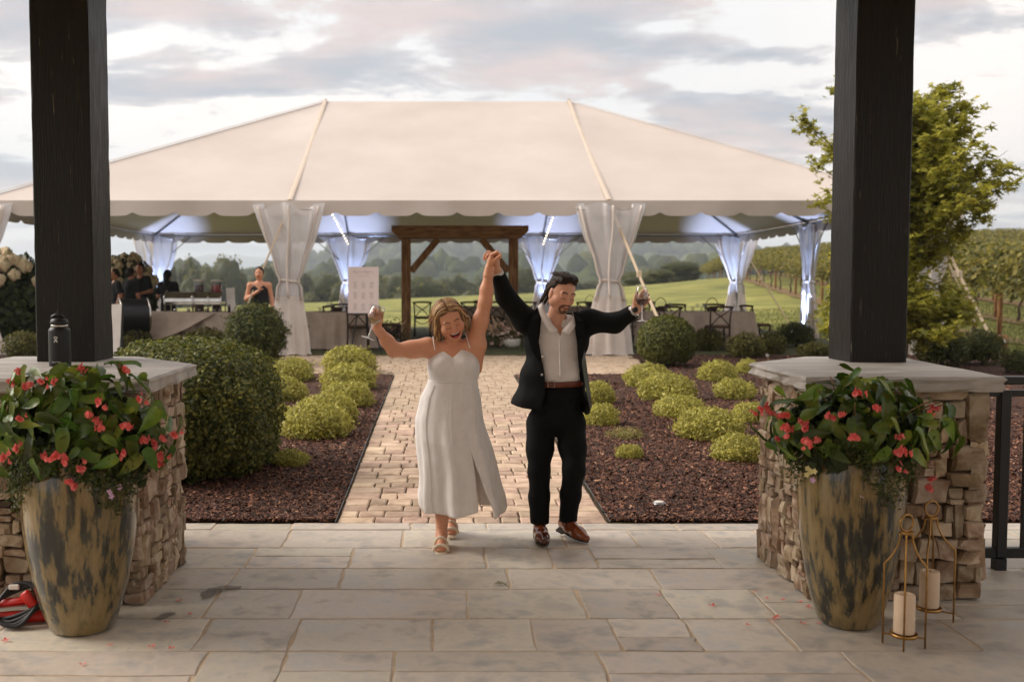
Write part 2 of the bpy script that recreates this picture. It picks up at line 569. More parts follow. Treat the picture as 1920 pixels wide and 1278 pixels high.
# ---------------------------------------------------------------- terrain
def sheet(name, xs, ys, zf, mt, kind='structure', parent=None):
    X, Y = np.meshgrid(xs, ys)
    V = np.stack([X, Y, zf(X, Y)], -1).reshape(-1, 3)
    nx, ny = len(xs), len(ys)
    i, j = np.meshgrid(np.arange(ny - 1), np.arange(nx - 1), indexing='ij')
    a = i * nx + j
    F = np.stack([a, a + 1, a + nx + 1, a + nx], -1).reshape(-1, 4)
    o = mobj(name, V, F, mt, parent)
    if kind: o['kind'] = kind
    return o
PATIO_Y = 6.85
def lawn_z(X, Y):
    z = gz(X, Y)
    under = (Y < 19.05) & (np.abs(X) < 16)
    z = np.where(under, z - .06, z)
    z = np.where(Y < PATIO_Y, z - .2, z)
    z = z + .03 * vnoise(np.stack([X, Y, 0 * X], -1), .35) * smooth01((Y - 36) / 20)
    return z
xs = np.concatenate([np.linspace(-600, -60, 28), np.linspace(-55, 55, 111), np.linspace(60, 600, 28)])
ys = np.concatenate([np.linspace(-60, -2, 10), np.linspace(0, 40, 101), np.linspace(41, 110, 70), np.linspace(115, 700, 50)])
lawn = sheet('lawn', xs, ys, lawn_z, m_lawn)
# grass sheet under the tent, its colour darkened to stand for the tent's shade
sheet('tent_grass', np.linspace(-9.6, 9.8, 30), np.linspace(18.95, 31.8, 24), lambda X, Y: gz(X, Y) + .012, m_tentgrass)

# far ground and hills
def ridge(name, Y0, depth, xs_px, ys_px, col, X0=-2600, X1=2600, seed=0, amp=.06, base=-40, nx=150, ny=22, fuzz=1.0):
    """a hill whose crest stands where the photograph shows it, at distance Y0"""
    xw = np.array([P(x, 500, Y0).x for x in xs_px]); zw = np.array([P(960, y, Y0).z for y in ys_px])
    xs_ = np.linspace(X0, X1, nx); t = np.linspace(-1, 1, ny)
    X, T = np.meshgrid(xs_, t)
    top = np.interp(X, xw, zw)
    Yv = Y0 + T * depth
    prof = np.where(T < 0, smooth01(1 + T), 1 - .5 * smooth01(T))
    n = fbm(np.stack([X / depth, Yv / depth, 0 * X], -1), 2.2, 4, seed)
    Z = base + (top - base) * prof * (1 + amp * n * (1 - np.abs(T)))
    V = np.stack([X, Yv, Z], -1).reshape(-1, 3)
    i, j = np.meshgrid(np.arange(ny - 1), np.arange(nx - 1), indexing='ij')
    a = i * nx + j
    F = np.stack([a, a + 1, a + nx + 1, a + nx], -1).reshape(-1, 4)
    C = np.tile(np.array(col, np.float32), (len(V), 1)) * (1 + .25 * fbm(V / 60, 1, 3, seed))[:, None]
    o = mobj(name, V, F, m_forest, colors=C)
    o['kind'] = 'structure'
    return X, Yv, Z
far_col = (.045, .062, .024)
ridge('mountain_range', 4200, 900, [-400, 100, 250, 340, 400, 470, 540, 640, 800, 1000, 1300, 1700, 2300], [512, 500, 497, 489, 476, 479, 492, 478, 482, 486, 484, 490, 505], far_col, X0=-4200, X1=4600, seed=3, base=-60, amp=.02)
hx, hy, hz_ = ridge('forested_hill', 1150, 420, [-500, 200, 480, 560, 640, 720, 800, 900, 980, 1080, 1200, 1320, 1500, 1800, 2400], [540, 536, 520, 494, 482, 470, 463, 466, 469, 465, 468, 474, 486, 500, 510], far_col, X0=-1300, X1=1500, seed=5, base=-40, nx=180, ny=40)
hx2, hy2, hz2 = ridge('wooded_rise', 520, 160, [-600, 100, 330, 420, 520, 620, 740, 860, 960, 1100, 1250, 1500, 2200], [545, 532, 524, 522, 518, 516, 512, 506, 512, 508, 504, 515, 525], far_col, X0=-600, X1=700, seed=8, base=-18, nx=120, ny=30)

# wood on the hills: a mass of crowns nobody could count
def crown_blob(nu, seed):
    g = np.random.default_rng(seed)
    v, f, c = core_blob((1, 1, 1.05), (1, 1, 1), seed, n=nu, lump=.45)
    return v, f
blobs = [crown_blob(5, 40 + k) for k in range(4)]
def wood(name, X, Y, Z, n, r0, r1, cols, seed, tmin, tmax, label):
    g = np.random.default_rng(seed)
    ny, nx = X.shape
    parts = []
    for k in range(n):
        i = int(g.uniform(tmin, tmax) * (ny - 1)); j = int(g.integers(0, nx - 1))
        x = X[i, j] + g.uniform(0, X[0, 1] - X[0, 0]); y = Y[i, j] + g.uniform(-1, 1) * (Y[1, 0] - Y[0, 0]); z = Z[i, j]
        if abs(x) > y * .75 + 60: continue
        v, f = blobs[k % 4]
        r = g.uniform(r0, r1)
        a = g.uniform(0, 6.28)
        ca, sa = math.cos(a), math.sin(a)
        vv = v * r * np.array([1, 1, g.uniform(.8, 1.3)])
        vv = np.stack([vv[:, 0] * ca - vv[:, 1] * sa + x, vv[:, 0] * sa + vv[:, 1] * ca + y, vv[:, 2] + z + r * .15], 1)
        c = np.array(cols[g.integers(0, len(cols))]) * g.uniform(.7, 1.3)
        parts.append((vv, f, np.tile(c.astype(np.float32), (len(vv), 1))))
    V, F, C = join_arr(parts)
    o = mobj(name, V, F, m_forest, colors=C)
    set_tags(o, label, 'woodland', kind='stuff')
wcols = [(.050, .066, .020), (.070, .082, .028), (.090, .092, .034), (.045, .058, .022)]
wood('hill_forest', hx, hy, hz_, 3000, 6, 13, wcols, 11, .05, .62, 'hazy green forest covering the far hillside')
wood('valley_wood', hx2, hy2, hz2, 900, 4, 8, wcols, 12, .0, .65, 'darker green wood filling the valley below the hills')

# individual trees at the edge of the lawn
def far_tree_mesh(name, seed, cols, n=1500, blobsn=7, leaf=.5):
    g = np.random.default_rng(seed)
    parts = []
    for b in range(blobsn):
        a = g.uniform(0, 6.28); rr = g.uniform(0, .5)
        c = np.array([math.cos(a) * rr, math.sin(a) * rr, g.uniform(.32, .82)])
        if b == 0: c = np.array([0, 0, .55])
        r = np.array([1, 1, .85]) * g.uniform(.22, .36)
        m = n // blobsn
        d = sph_dirs(m, g, .2)
        p = c + d * r * (1 + .25 * fbm(d, 3, 2, seed + b))[:, None] * (1 - .35 * g.random(m) ** 1.5)[:, None]
        parts.append(leaf_cloud(p, d, leaf * .1, np.array(cols), aspect=.75, jitter=.6, seed=seed + b))
        cv = core_blob(r * .78, np.array(cols[0]), seed + b, n=7, lump=.3)
        parts.append((cv[0] + c, cv[1], cv[2]))
    V, F, C = join_arr(parts)
    me = make_mesh(name, V, F, True, C); me.materials.append(m_tree_leaf)
    return me
tcols = [(.075, .085, .02), (.14, .14, .036), (.21, .19, .05)]
far_meshes = [far_tree_mesh('crown', 60 + k, tcols) for k in range(4)]
trunk_far = MB().tube([(0, 0, 0), (.02, 0, .3), (0, .02, .6)], [.035, .026, .012], 7).mesh('trunk', m_bark, True)
def far_tree(cx_, top, base_y, w_px, Y, k, label, group=None):
    c = P(cx_, top, Y)
    ground = float(gz(c.x, Y))
    H = c.z - ground
    W = w_px / FPX * Y
    t = thing('broadleaf_tree', label, 'tree', (c.x, Y, ground - .1), 0, group)
    cr = inst('crown', far_meshes[k % 4], t, (0, 0, 0), (0, 0, k * 1.7), (W, W, H * 1.02))
    inst('trunk', trunk_far, t, (0, 0, 0), (0, 0, 0), (W, W, H))
for i, (cx_, top, w, Y) in enumerate([(788, 497, 132, 150), (690, 512, 80, 185), (915, 515, 70, 210), (985, 508, 75, 180), (880, 527, 70, 190), (850, 520, 70, 200), (725, 520, 70, 175)]):
    far_tree(cx_, top, 560, w, Y, i, ['round dark green tree framed by the timber arbor, the largest at the lawn edge', 'green tree beyond the lawn just behind the white seating chart board',
             'small tree beyond the lawn between the raised arms and the arbor post', 'yellowish green tree beyond the lawn just behind the arbor post near the groom', 'low tree beyond the lawn above the bride\'s head', 'low pale tree to one side of the round dark tree', 'bushy tree between the seating chart board and the round dark tree'][i])
for i, (cx_, top, w, Y) in enumerate([(345, 494, 75, 185), (400, 489, 88, 215), (438, 494, 84, 190), (478, 486, 92, 230), (520, 497, 70, 200), (375, 512, 70, 165), (610, 520, 90, 170), (585, 528, 80, 200), (640, 530, 70, 160), (560, 516, 70, 205), (300, 500, 80, 190), (255, 505, 90, 210)]):
    far_tree(cx_, top, 575, w, Y, i + 1, 'leafy green tree in the row beyond the buffet and the tent curtains', 'trees in the row beyond the buffet')
for i, (cx_, top, w, Y) in enumerate([(1215, 505, 100, 120), (1275, 492, 120, 135), (1175, 520, 60, 150)]):
    far_tree(cx_, top, 540, w, Y, i + 2, ['dense olive green tree beside the tied tent curtain next to the groom', 'wide bushy tree at the corner of the vineyard', 'small round tree just behind the tied curtain beside the groom'][i])
for i, (cx_, top, w, Y) in enumerate([(1045, 530, 70, 230), (1100, 526, 80, 240), (1015, 528, 60, 220), (955, 530, 60, 240)]):
    far_tree(cx_, top, 545, w, Y, i, 'low green tree on the far lawn edge behind the groom', 'trees on the far lawn edge behind the groom')

# ---------------------------------------------------------------- patio of flagstones
pat = sheet('patio', np.linspace(-9, 9, 20), np.linspace(-7, PATIO_Y - .005, 20), lambda X, Y: 0 * X - .0045, m_joint)
def slab(name, x0, x1, y0, y1, z0, z1, mt, parent, bev=.004, wob=.008, seed=0):
    g = np.random.default_rng(seed)
    def edge(pa, pb, k):
        t = np.linspace(0, 1, k, endpoint=False)
        return [(pa[0] + (pb[0] - pa[0]) * s, pa[1] + (pb[1] - pa[1]) * s) for s in t]
    pts = edge((x0, y0), (x1, y0), 6) + edge((x1, y0), (x1, y1), 4) + edge((x1, y1), (x0, y1), 6) + edge((x0, y1), (x0, y0), 4)
    pts = np.array(pts) + g.normal(0, wob * .5, (20, 2))
    c = pts.mean(0)
    d = pts - c
    ln = np.linalg.norm(d, axis=1, keepdims=True)
    inn = pts - d / ln * bev * 1.3
    n = len(pts)
    tilt = g.normal(0, .0008, 2)
    zt = z1 + (pts - c) @ tilt
    V = [(p[0], p[1], z0) for p in pts] + [(p[0], p[1], zt[i] - bev * .7) for i, p in enumerate(pts)] + [(p[0], p[1], zt[i]) for i, p in enumerate(inn)]
    F = []
    for r in range(2):
        for i in range(n):
            j = (i + 1) % n
            F.append((r * n + i, r * n + j, (r + 1) * n + j, (r + 1) * n + i))
    F.append(tuple(2 * n + i for i in range(n)))
    V = [(v[0] - c[0], v[1] - c[1], v[2]) for v in V]
    return mobj(name, V, F, mt, parent, (c[0], c[1], 0), smooth=False)
g = np.random.default_rng(21)
rows = [6.85, 6.66, 6.20, 5.74, 5.34, 4.86, 4.42, 3.9, 3.3]
jt = .0065
x_cuts = {0: [-3.6, -2.5, -1.55, -1.02, -.20, .32, .98, 1.62, 2.3, 3.2, 4.1, 5.0]}
sid = 0
for r in range(len(rows) - 1):
    y1, y0 = rows[r], rows[r + 1]
    if r in x_cuts: cuts = x_cuts[r]
    else:
        cuts = [-4.6 + g.uniform(0, .4)]
        while cuts[-1] < 4.6: cuts.append(cuts[-1] + g.choice([.46, .62, .78, .92, 1.06]) * g.uniform(.92, 1.08))
    for a, b in zip(cuts[:-1], cuts[1:]):
        if y1 - y0 > .43 and (b - a) > .6 and g.random() < .45:
            if g.random() < .5:
                ym = y0 + (y1 - y0) * g.uniform(.4, .6)
                parts_ = [(a, b, y0, ym), (a, b, ym, y1)]
            else:
                xm = a + (b - a) * g.uniform(.4, .6); ym = y0 + (y1 - y0) * g.uniform(.4, .6)
                parts_ = [(a, xm, y0, y1), (xm, b, y0, ym), (xm, b, ym, y1)]
        else:
            parts_ = [(a, b, y0, y1)]
        for (a2, b2, c2, d2) in parts_:
            sid += 1
            slab('flagstone', a2 + jt, b2 - jt, c2 + jt, d2 - jt, -.03, float(g.normal(0, .0012)), m_flag, pat, seed=500 + sid)

# ---------------------------------------------------------------- paver path
PATH_L, PATH_R, CROSS_Y = -.72, 1.17, 15.7
def pathz(X, Y): return gz(X, Y)
path = sheet('paver_path', np.linspace(PATH_L - .02, PATH_R + .02, 8), np.linspace(PATIO_Y, CROSS_Y + .1, 40), lambda X, Y: gz(X, Y) - .014, m_pavebase)
cross = sheet('cross_path', np.linspace(-3.0, 3.6, 12), np.linspace(CROSS_Y + .1, 18.95, 16), lambda X, Y: gz(X, Y) - .014, m_pavebase)
paver_meshes = {}
def paver_mesh(w, d, k):
    key = (round(w, 3), round(d, 3), k)
    if key not in paver_meshes:
        g2 = np.random.default_rng(hash(key) % 10000)
        hw, hd, b = w / 2, d / 2, .010
        ring = [(-hw, -hd), (0, -hd), (hw, -hd), (hw, 0), (hw, hd), (0, hd), (-hw, hd), (-hw, 0)]
        ring = np.array(ring) + g2.normal(0, .003, (8, 2))
        V = []
        for z, i in ((-.03, 0), (-.008, 0), (0, b)):
            for x, y in ring:
                V.append((x - np.sign(x) * i, y - np.sign(y) * i, z + (g2.normal(0, .001) if i else 0)))
        F = [(r * 8 + j, r * 8 + (j + 1) % 8, (r + 1) * 8 + (j + 1) % 8, (r + 1) * 8 + j) for r in range(2) for j in range(8)]
        F.append(tuple(range(16, 24)))
        me = make_mesh('paver', V, F, False); me.materials.append(m_paver)
        paver_meshes[key] = me
    return paver_meshes[key]
pav = []
g = np.random.default_rng(5)
y = PATIO_Y + .006
k = 0
widths = [.13, .19, .26]
while y < CROSS_Y + .08:
    d = [.13, .2, .165][int(g.integers(0, 3))]
    x = PATH_L
    first = True
    while x < PATH_R - .02:
        w = widths[int(g.choice(3, p=[.25, .5, .25]))]
        if PATH_R - (x + w) < .14: w = PATH_R - x
        w = round(w, 2) if PATH_R - (x + w) > .001 else w
        pav.append((x + w / 2, y + d / 2, w - .009, d - .009, 0)); x += w
    y += d
ncross0 = len(pav)
y = CROSS_Y + .1
while y < 18.9:
    d = .235; x = -2.95 + g.uniform(0, .15)
    while x < 3.5:
        w = widths[int(g.integers(1, 3))]
        pav.append((x + w / 2, y + d / 2, w - .009, d - .009, 1)); x += w
    y += d
pv_sorted = pav
n_ind = 0
rest = MB()
def paver_z(x, y): return float(gz(x, y)) + float(rng.normal(0, .0022))
slope = math.atan(.026)
for i, (x, y, w, d, c) in enumerate(pv_sorted):
    z = paver_z(x, y)
    if n_ind < 300 and c == 0:
        wk = round(w, 2); dk = round(d, 3)
        inst('paver', paver_mesh(wk if abs(wk - w) < .004 else w, dk, i % 3), path, (x, y, z), (slope, float(rng.normal(0, .004)), float(rng.normal(0, .006))))
        n_ind += 1
    else:
        M_ = Matrix.Rotation(slope, 3, 'X')
        rest.box((x, y, z - .02), (w, d, .04), M_, bev=.007)
o = rest.build('paver_field', m_paver, cross); o['kind'] = 'stuff'
# per-paver tone for the joined ones comes from the noise in the material; thin metal edging along the beds
for sx, nm in ((PATH_L - .012, 'edge'), (PATH_R + .012, 'edge')):
    pts = [(sx + .004 * math.sin(q), q, float(gz(sx, q)) + .012) for q in np.linspace(PATIO_Y, CROSS_Y, 30)]
    e = MB().tube(pts, .004, 5).build('bed_edging', m_alu)
    set_tags(e, 'thin metal edging strip along the %s bed' % ('boxwood hedge' if sx < 0 else 'groom\'s side mulch'), 'edging')

# ---------------------------------------------------------------- mulch beds
def in_bed(X, Y):
    X = np.asarray(X); Y = np.asarray(Y)
    L = (X < PATH_L - .018) & (X > -9) & (Y > PATIO_Y) & ((Y < CROSS_Y + .1) | ((X < -3.02) & (Y < 18.9)))
    Rr = (X > PATH_R + .018) & (X < 12) & (Y > PATIO_Y) & ((Y < CROSS_Y + .1) | ((X > 3.62) & (Y < 18.9)))
    Rr &= ~((X > 9.2) & (Y > 17.5))
    return L | Rr
def mulch_sheet(name, x0, x1, y0, y1, n, m):
    return sheet(name, np.linspace(x0, x1, n), np.linspace(y0, y1, m),
                 lambda X, Y: gz(X, Y) + .004 + .022 * (fbm(np.stack([X, Y, 0 * X], -1), 3, 3) * .5 + .5) * smooth01((Y - PATIO_Y) / .25) * np.where((np.abs(X - (PATH_L - .018)) < .12) | (np.abs(X - PATH_R - .018) < .12), .3, 1) , m_mulch)
bedL = mulch_sheet('mulch_bed', -9, PATH_L - .018, PATIO_Y + .004, CROSS_Y + .1, 90, 90)
bedR = mulch_sheet('mulch_bed', PATH_R + .018, 12, PATIO_Y + .004, CROSS_Y + .1, 110, 90)
mulch_sheet('mulch_bed', -9, -3.02, CROSS_Y + .1, 18.93, 40, 24)
mulch_sheet('mulch_bed', 3.62, 12, CROSS_Y + .1, 18.93, 50, 24)
def chips(n, x0, x1, y0, y1, parent, seed, s=1.0):
    g = np.random.default_rng(seed)
    X = g.uniform(x0, x1, n); Y = PATIO_Y + .02 + (y1 - PATIO_Y) * g.random(n) ** 1.7
    ok = in_bed(X, Y); X = X[ok]; Y = Y[ok]; n = len(X)
    Z = gz(X, Y) + .012 + .016 * g.random(n)
    a = g.uniform(0, 6.28, n); tilt = g.normal(0, .35, n); roll = g.normal(0, .5, n)
    L = g.uniform(.014, .045, n) * s; W = g.uniform(.004, .010, n) * s
    d = np.stack([np.cos(a) * np.cos(tilt), np.sin(a) * np.cos(tilt), np.sin(tilt)], 1)
    w = np.stack([-np.sin(a) * np.cos(roll), np.cos(a) * np.cos(roll), np.sin(roll)], 1)
    p = np.stack([X, Y, Z], 1)
    nrm = np.cross(d, w)
    th = .004 * s
    A = p - d * L[:, None] / 2; B = p + d * L[:, None] / 2
    V = np.stack([A - w * W[:, None], A + w * W[:, None], B + w * W[:, None] * .7, B - w * W[:, None] * .7, p + nrm * th], 1).reshape(-1, 3)
    b = np.arange(n)[:, None] * 5
    F = np.concatenate([b + np.array([[1, 0, 4]]), b + np.array([[2, 1, 4]]), b + np.array([[3, 2, 4]]), b + np.array([[0, 3, 4]])], 0)
    cols = np.array([s2l((68, 40, 28)), s2l((96, 60, 42)), s2l((122, 80, 58)), s2l((46, 29, 22)), s2l((156, 116, 90)), s2l((80, 47, 34))], np.float32)
    C = cols[g.choice(6, n, p=[.28, .26, .14, .2, .04, .08])] * g.uniform(.85, 1.5, (n, 1))
    o = mobj('mulch_chips', V, F, m_chip, parent, smooth=False, colors=np.repeat(C, 5, 0))
    o['kind'] = 'stuff'
chips(46000, -3.6, PATH_L, 0, 13, bedL, 31)
chips(70000, PATH_R, 6.5, 0, 13, bedR, 32)
chips(12000, -8, PATH_L, 0, 18.9, bedL, 33, 1.5)
chips(22000, PATH_R, 9, 0, 18.9, bedR, 34, 1.5)

# ---------------------------------------------------------------- stone piers, columns, roof, railing
def stone_block(w, h, dep, seed):
    """irregular stone whose face lies towards -Y in its own frame"""
    g = np.random.default_rng(seed)
    n = 5
    u = np.array([-1, -.86, 0.0 + .25 * g.uniform(-1, 1), .86, 1])
    U, Vv = np.meshgrid(u, u)
    rr = np.sqrt((np.abs(U) ** 4 + np.abs(Vv) ** 4))
    sq = .93 + .07 * g.random()
    cj = g.normal(0, .075, (2, 2, 2)); s4 = lambda c: c[0, 0] * (1 - U) * (1 - Vv) / 4 + c[0, 1] * (1 + U) * (1 - Vv) / 4 + c[1, 0] * (1 - U) * (1 + Vv) / 4 + c[1, 1] * (1 + U) * (1 + Vv) / 4
    x = (U - .05 * U * np.abs(Vv) ** 6) * w / 2 + s4(cj[0]) * w; z = (Vv - .05 * Vv * np.abs(U) ** 6) * h / 2 + s4(cj[1]) * h
    edge = np.maximum(np.abs(U), np.abs(Vv))
    P3 = np.stack([U * 1.3, Vv * 1.3, np.full_like(U, seed * .37)], -1)
    y = -dep * (1 - .30 * np.where(edge > .99, 1, 0)) + .014 * vnoise(P3, 1.7, seed % 50)
    sx, sz = g.normal(0, .035, 2)
    y = y + sx * x + sz * z
    x = x + .06 * w * vnoise(P3, 1.6, 3) ; z = z + .06 * h * vnoise(P3, 1.6, 9)
    V = np.stack([x, y, z], -1).reshape(-1, 3).tolist()
    F = [(i * n + j, i * n + j + 1, (i + 1) * n + j + 1, (i + 1) * n + j) for i in range(n - 1) for j in range(n - 1)]
    ring = [j for j in range(n)] + [i * n + n - 1 for i in range(1, n)] + [(n - 1) * n + j for j in range(n - 2, -1, -1)] + [i * n for i in range(n - 2, 0, -1)]
    b = len(V)
    for r in ring: V.append((V[r][0] * 1.0, .03, V[r][2] * 1.0))
    m = len(ring)
    F += [(ring[i], b + i, b + (i + 1) % m, ring[(i + 1) % m]) for i in range(m)]
    return V, F
def stone_layout(W, H, seed):
    """rubble courses: (u centre, v centre, width, height)"""
    g = np.random.default_rng(seed)
    out = []
    def split(u0, v0, w, h):
        if w * h < .0055 or h < .05 or (w * h < .015 and g.random() < .5) or (w * h < .045 and max(w, h) < .32 and g.random() < .24):
            out.append((u0 + w / 2, v0 + h / 2, w, h)); return
        if h > w * g.uniform(.55, 1.25):
            k = h * g.uniform(.25, .75)
            split(u0, v0, w, k); split(u0, v0 + k, w, h - k)
        else:
            k = w * g.uniform(.28, .72)
            split(u0, v0, k, h); split(u0 + k, v0, w - k, h)
    split(0, 0, W, H)
    return out
PIER_H = 1.105
CAP_Z = 1.182
def pier(name, poly, cap_poly, label, seed):
    t = thing(name, label, 'stone pier', (poly[0][0], poly[0][1], 0))
    ox, oy = poly[0]
    inset = []
    c = np.mean(poly, 0)
    core = [((x - c[0]) * .93 + c[0] - ox, (y - c[1]) * .93 + c[1] - oy) for x, y in poly]
    co = MB().prism(core, -.0, PIER_H).build('mortar_core', m_mortar, t)
    n = len(poly)
    sd_ = seed
    for i in range(n):
        a = np.array(poly[i]); b = np.array(poly[(i + 1) % n])
        e = b - a; L = np.linalg.norm(e); e = e / L
        ang = math.atan2(e[1], e[0])
        for (u, v, w, h) in stone_layout(L, PIER_H, seed * 13 + i):
            sd_ += 1
            dep = float(rng.uniform(.045, .068))
            V, F = stone_block(w - .004, h - .003, dep, sd_)
            p = a + e * u
            nrm = np.array([e[1], -e[0]])
            p = p - nrm * .045
            o = auto_smooth(mobj('stone', V, F, m_stone, t, (p[0] - ox, p[1] - oy, v + .002)), 14)
            o.rotation_euler = (0, 0, ang)
    # capstone slab: chipped edges
    g = np.random.default_rng(seed + 900)
    cp = []
    for i in range(len(cap_poly)):
        a = np.array(cap_poly[i]); b = np.array(cap_poly[(i + 1) % len(cap_poly)])
        for s_ in np.linspace(0, 1, 9, endpoint=False): cp.append(a + (b - a) * s_)
    cp = np.array(cp); cc = cp.mean(0)
    V = []; m = len(cp)
    for z, ins, j in ((PIER_H + .001, .02, .010), (PIER_H + .016, .002, .007), (PIER_H + .045, .008, .006), (CAP_Z - .012, .001, .006), (CAP_Z, .016, .004)):
        d = cp - cc; d = d / np.linalg.norm(d, axis=1, keepdims=True)
        q = cp - d * ins + g.normal(0, j, (m, 2))
        V += [(x - ox, y - oy, z + (g.normal(0, .002) if z < CAP_Z else 0)) for x, y in q]
    F = [(r * m + i, r * m + (i + 1) % m, (r + 1) * m + (i + 1) % m, (r + 1) * m + i) for r in range(4) for i in range(m)]
    F += [tuple(range(4 * m, 5 * m)), tuple(range(m - 1, -1, -1))]
    co = mobj('capstone', V, F, m_cap, t, smooth=False)
    return t
pier('stone_pier', [(1.95, 5.15), (2.84, 5.15), (2.98, 6.5), (2.45, 6.5), (1.95, 5.99)],
     [(1.87, 5.07), (2.90, 5.07), (3.04, 6.58), (2.41, 6.58), (1.87, 6.02)], 'rubble stone pier with flat cap beside the black railing and candle lanterns', 100)
pier('stone_pier', [(-2.75, 5.06), (-1.54, 5.06), (-1.54, 5.92), (-2.03, 6.5), (-2.75, 6.5)],
     [(-2.83, 4.98), (-1.46, 4.98), (-1.46, 5.95), (-2.00, 6.58), (-2.83, 6.58)], 'rubble stone pier with flat cap carrying the black water bottle', 300)
def column(cx_, cy_, w, top, collar, label):
    t = thing('timber_column', label, 'column', (cx_, cy_, CAP_Z + .001))
    h = top - CAP_Z
    ny = 24
    V = []; F = []
    g = np.random.default_rng(int(cx_ * 100) + 1000)
    ch = .008; hw = w / 2
    ring = [(-hw + ch, -hw), (0, -hw), (hw - ch, -hw), (hw, -hw + ch), (hw, 0), (hw, hw - ch), (hw - ch, hw), (0, hw), (-hw + ch, hw), (-hw, hw - ch), (-hw, 0), (-hw, -hw + ch)]
    for i in range(ny + 1):
        for x, y in ring:
            V.append((x + g.normal(0, .0012), y + g.normal(0, .0012), h * i / ny))
    m = len(ring)
    F = [(i * m + j, i * m + (j + 1) % m, (i + 1) * m + (j + 1) % m, (i + 1) * m + j) for i in range(ny) for j in range(m)]
    F += [tuple(range(m - 1, -1, -1)), tuple(ny * m + j for j in range(m))]
    auto_smooth(mobj('shaft', V, F, m_column, t), 30)
    MB().box((0, 0, h - (collar / 2)), (w + .05, w + .05, collar - .002), bev=.006).build('collar', m_column, t)
    return t
column(2.672, 6.225, .345, 3.56, .03, 'dark brown timber column on the pier beside the railing')
column(-2.30, 6.275, .355, 3.56, .03, 'dark brown timber column behind the black water bottle')
rf = thing('pavilion_roof', 'timber pavilion roof over the flagstone patio', 'roof', (0.17, 0, 3.563))
MB().box((0, 6.25, .16), (8.4, .32, .31), bev=.01).build('beam', m_column, rf)
MB().box((0, 1.2, .16), (8.4, .32, .31), bev=.01).build('beam', m_column, rf)
lw_ = MB().box((0, -9.0, -1.63), (14, .3, 3.86)).build('light_block_wall', m_soffit, rf)  # unseen wall added behind the camera to cut frontal light and reflections
MB().box((0, -8.82, -2.4), (1.9, .06, 2.3)).build('block_wall_door', m_column, rf)  # dark panel on the added wall
for sx in (-1, 1):
    MB().box((sx * 4.25, 3.0, .16), (.3, 6.1, .31), bev=.01).build('beam', m_column, rf)
    V = [(0, -4.2, 2.3), (sx * 5.0, -4.2, .33), (sx * 5.0, 6.55, .33), (0, 6.55, 2.3)]
    V2 = [(x, y, z + .12) for x, y, z in V]
    F = [(0, 1, 2, 3), (7, 6, 5, 4), (0, 4, 5, 1), (1, 5, 6, 2), (2, 6, 7, 3), (3, 7, 4, 0)]
    mobj('roof_slope', V + V2, F, m_soffit, rf, smooth=False)
rt_ = thing('black_railing', 'black metal railing beside the pier in front of the mulch bed', 'railing', (2.93, 5.72, 0))
MB().box((1.4, 0, 1.105), (2.8, .075, .045), bev=.006).build('top_rail', m_black, rt_)
MB().box((1.4, 0, 1.03), (2.8, .04, .035), bev=.004).build('rail', m_black, rt_)
MB().box((1.4, 0, .10), (2.8, .045, .06), bev=.005).build('bottom_rail', m_black, rt_)
MB().box((.325, 0, .56), (.06, .06, .97), bev=.004).build('post', m_black, rt_)
MB().box((2.4, 0, .53), (.06, .06, 1.04), bev=.004).build('post', m_black, rt_)
MB().box((.325, 0, .035), (.06, .06, .07)).build('foot', m_black, rt_)
for q in range(8):
    MB().box((.46 + q * .115, 0, .57), (.022, .022, .90)).build('baluster', m_black, rt_)
# ---------------------------------------------------------------- frame tent
TX0, TX1, TY0, TY1 = -8.97, 9.33, 19.15, 31.35
TB = 6.10
EZ, RZ = 3.25, 6.25
TG = .32
RX0, RX1, RYm = TX0 + TB, TX1 - TB, (TY0 + TY1) / 2
tent = thing('frame_tent', 'large white hipped frame tent with scalloped valance standing on the lawn', 'tent', (0, TY0, TG))
def tl(p): return (p[0], p[1] - TY0, p[2] - TG)
def panel(name, corners, n, mt, sag=.05):
    """bilinear fabric panel between four corners with a little sag"""
    a, b, c, d = [np.array(q, float) for q in corners]
    s = np.linspace(0, 1, n)
    S, T = np.meshgrid(s, s)
    p = (a[None, None] * ((1 - S) * (1 - T))[..., None] + b * (S * (1 - T))[..., None] + c * (S * T)[..., None] + d * ((1 - S) * T)[..., None])
    p[..., 2] -= sag * np.sin(np.pi * S) * np.sin(np.pi * T) * 1.0
    p[..., 2] += .03 * fbm(p, .6, 3) * np.sin(np.pi * S) * np.sin(np.pi * T)
    V = p.reshape(-1, 3) - np.array([0, TY0, TG])
    i, j = np.meshgrid(np.arange(n - 1), np.arange(n - 1), indexing='ij')
    q = i * n + j
    F = np.stack([q, q + 1, q + n + 1, q + n], -1).reshape(-1, 4)
    return mobj(name, V, F, mt, tent)
A, B, C_, D = (TX0, TY0, EZ), (TX1, TY0, EZ), (TX1, TY1, EZ), (TX0, TY1, EZ)
RL, RR = (RX0, RYm, RZ), (RX1, RYm, RZ)
m1, m2 = (RX0, TY0, EZ), (RX1, TY0, EZ); b1, b2 = (RX0, TY1, EZ), (RX1, TY1, EZ)
panel('roof_panel', [m1, m2, RR, RL], 26, m_tent)
panel('roof_panel', [A, m1, RL, RL], 26, m_tent)
panel('roof_panel', [m2, B, RR, RR], 26, m_tent)
panel('roof_panel', [b2, b1, RL, RR], 26, m_tent)
panel('roof_panel', [C_, b2, RR, RR], 16, m_tent)
panel('roof_panel', [b1, D, RL, RL], 16, m_tent)
panel('roof_panel', [D, A, RL, RL], 20, m_tent)
panel('roof_panel', [B, C_, RR, RR], 20, m_tent)
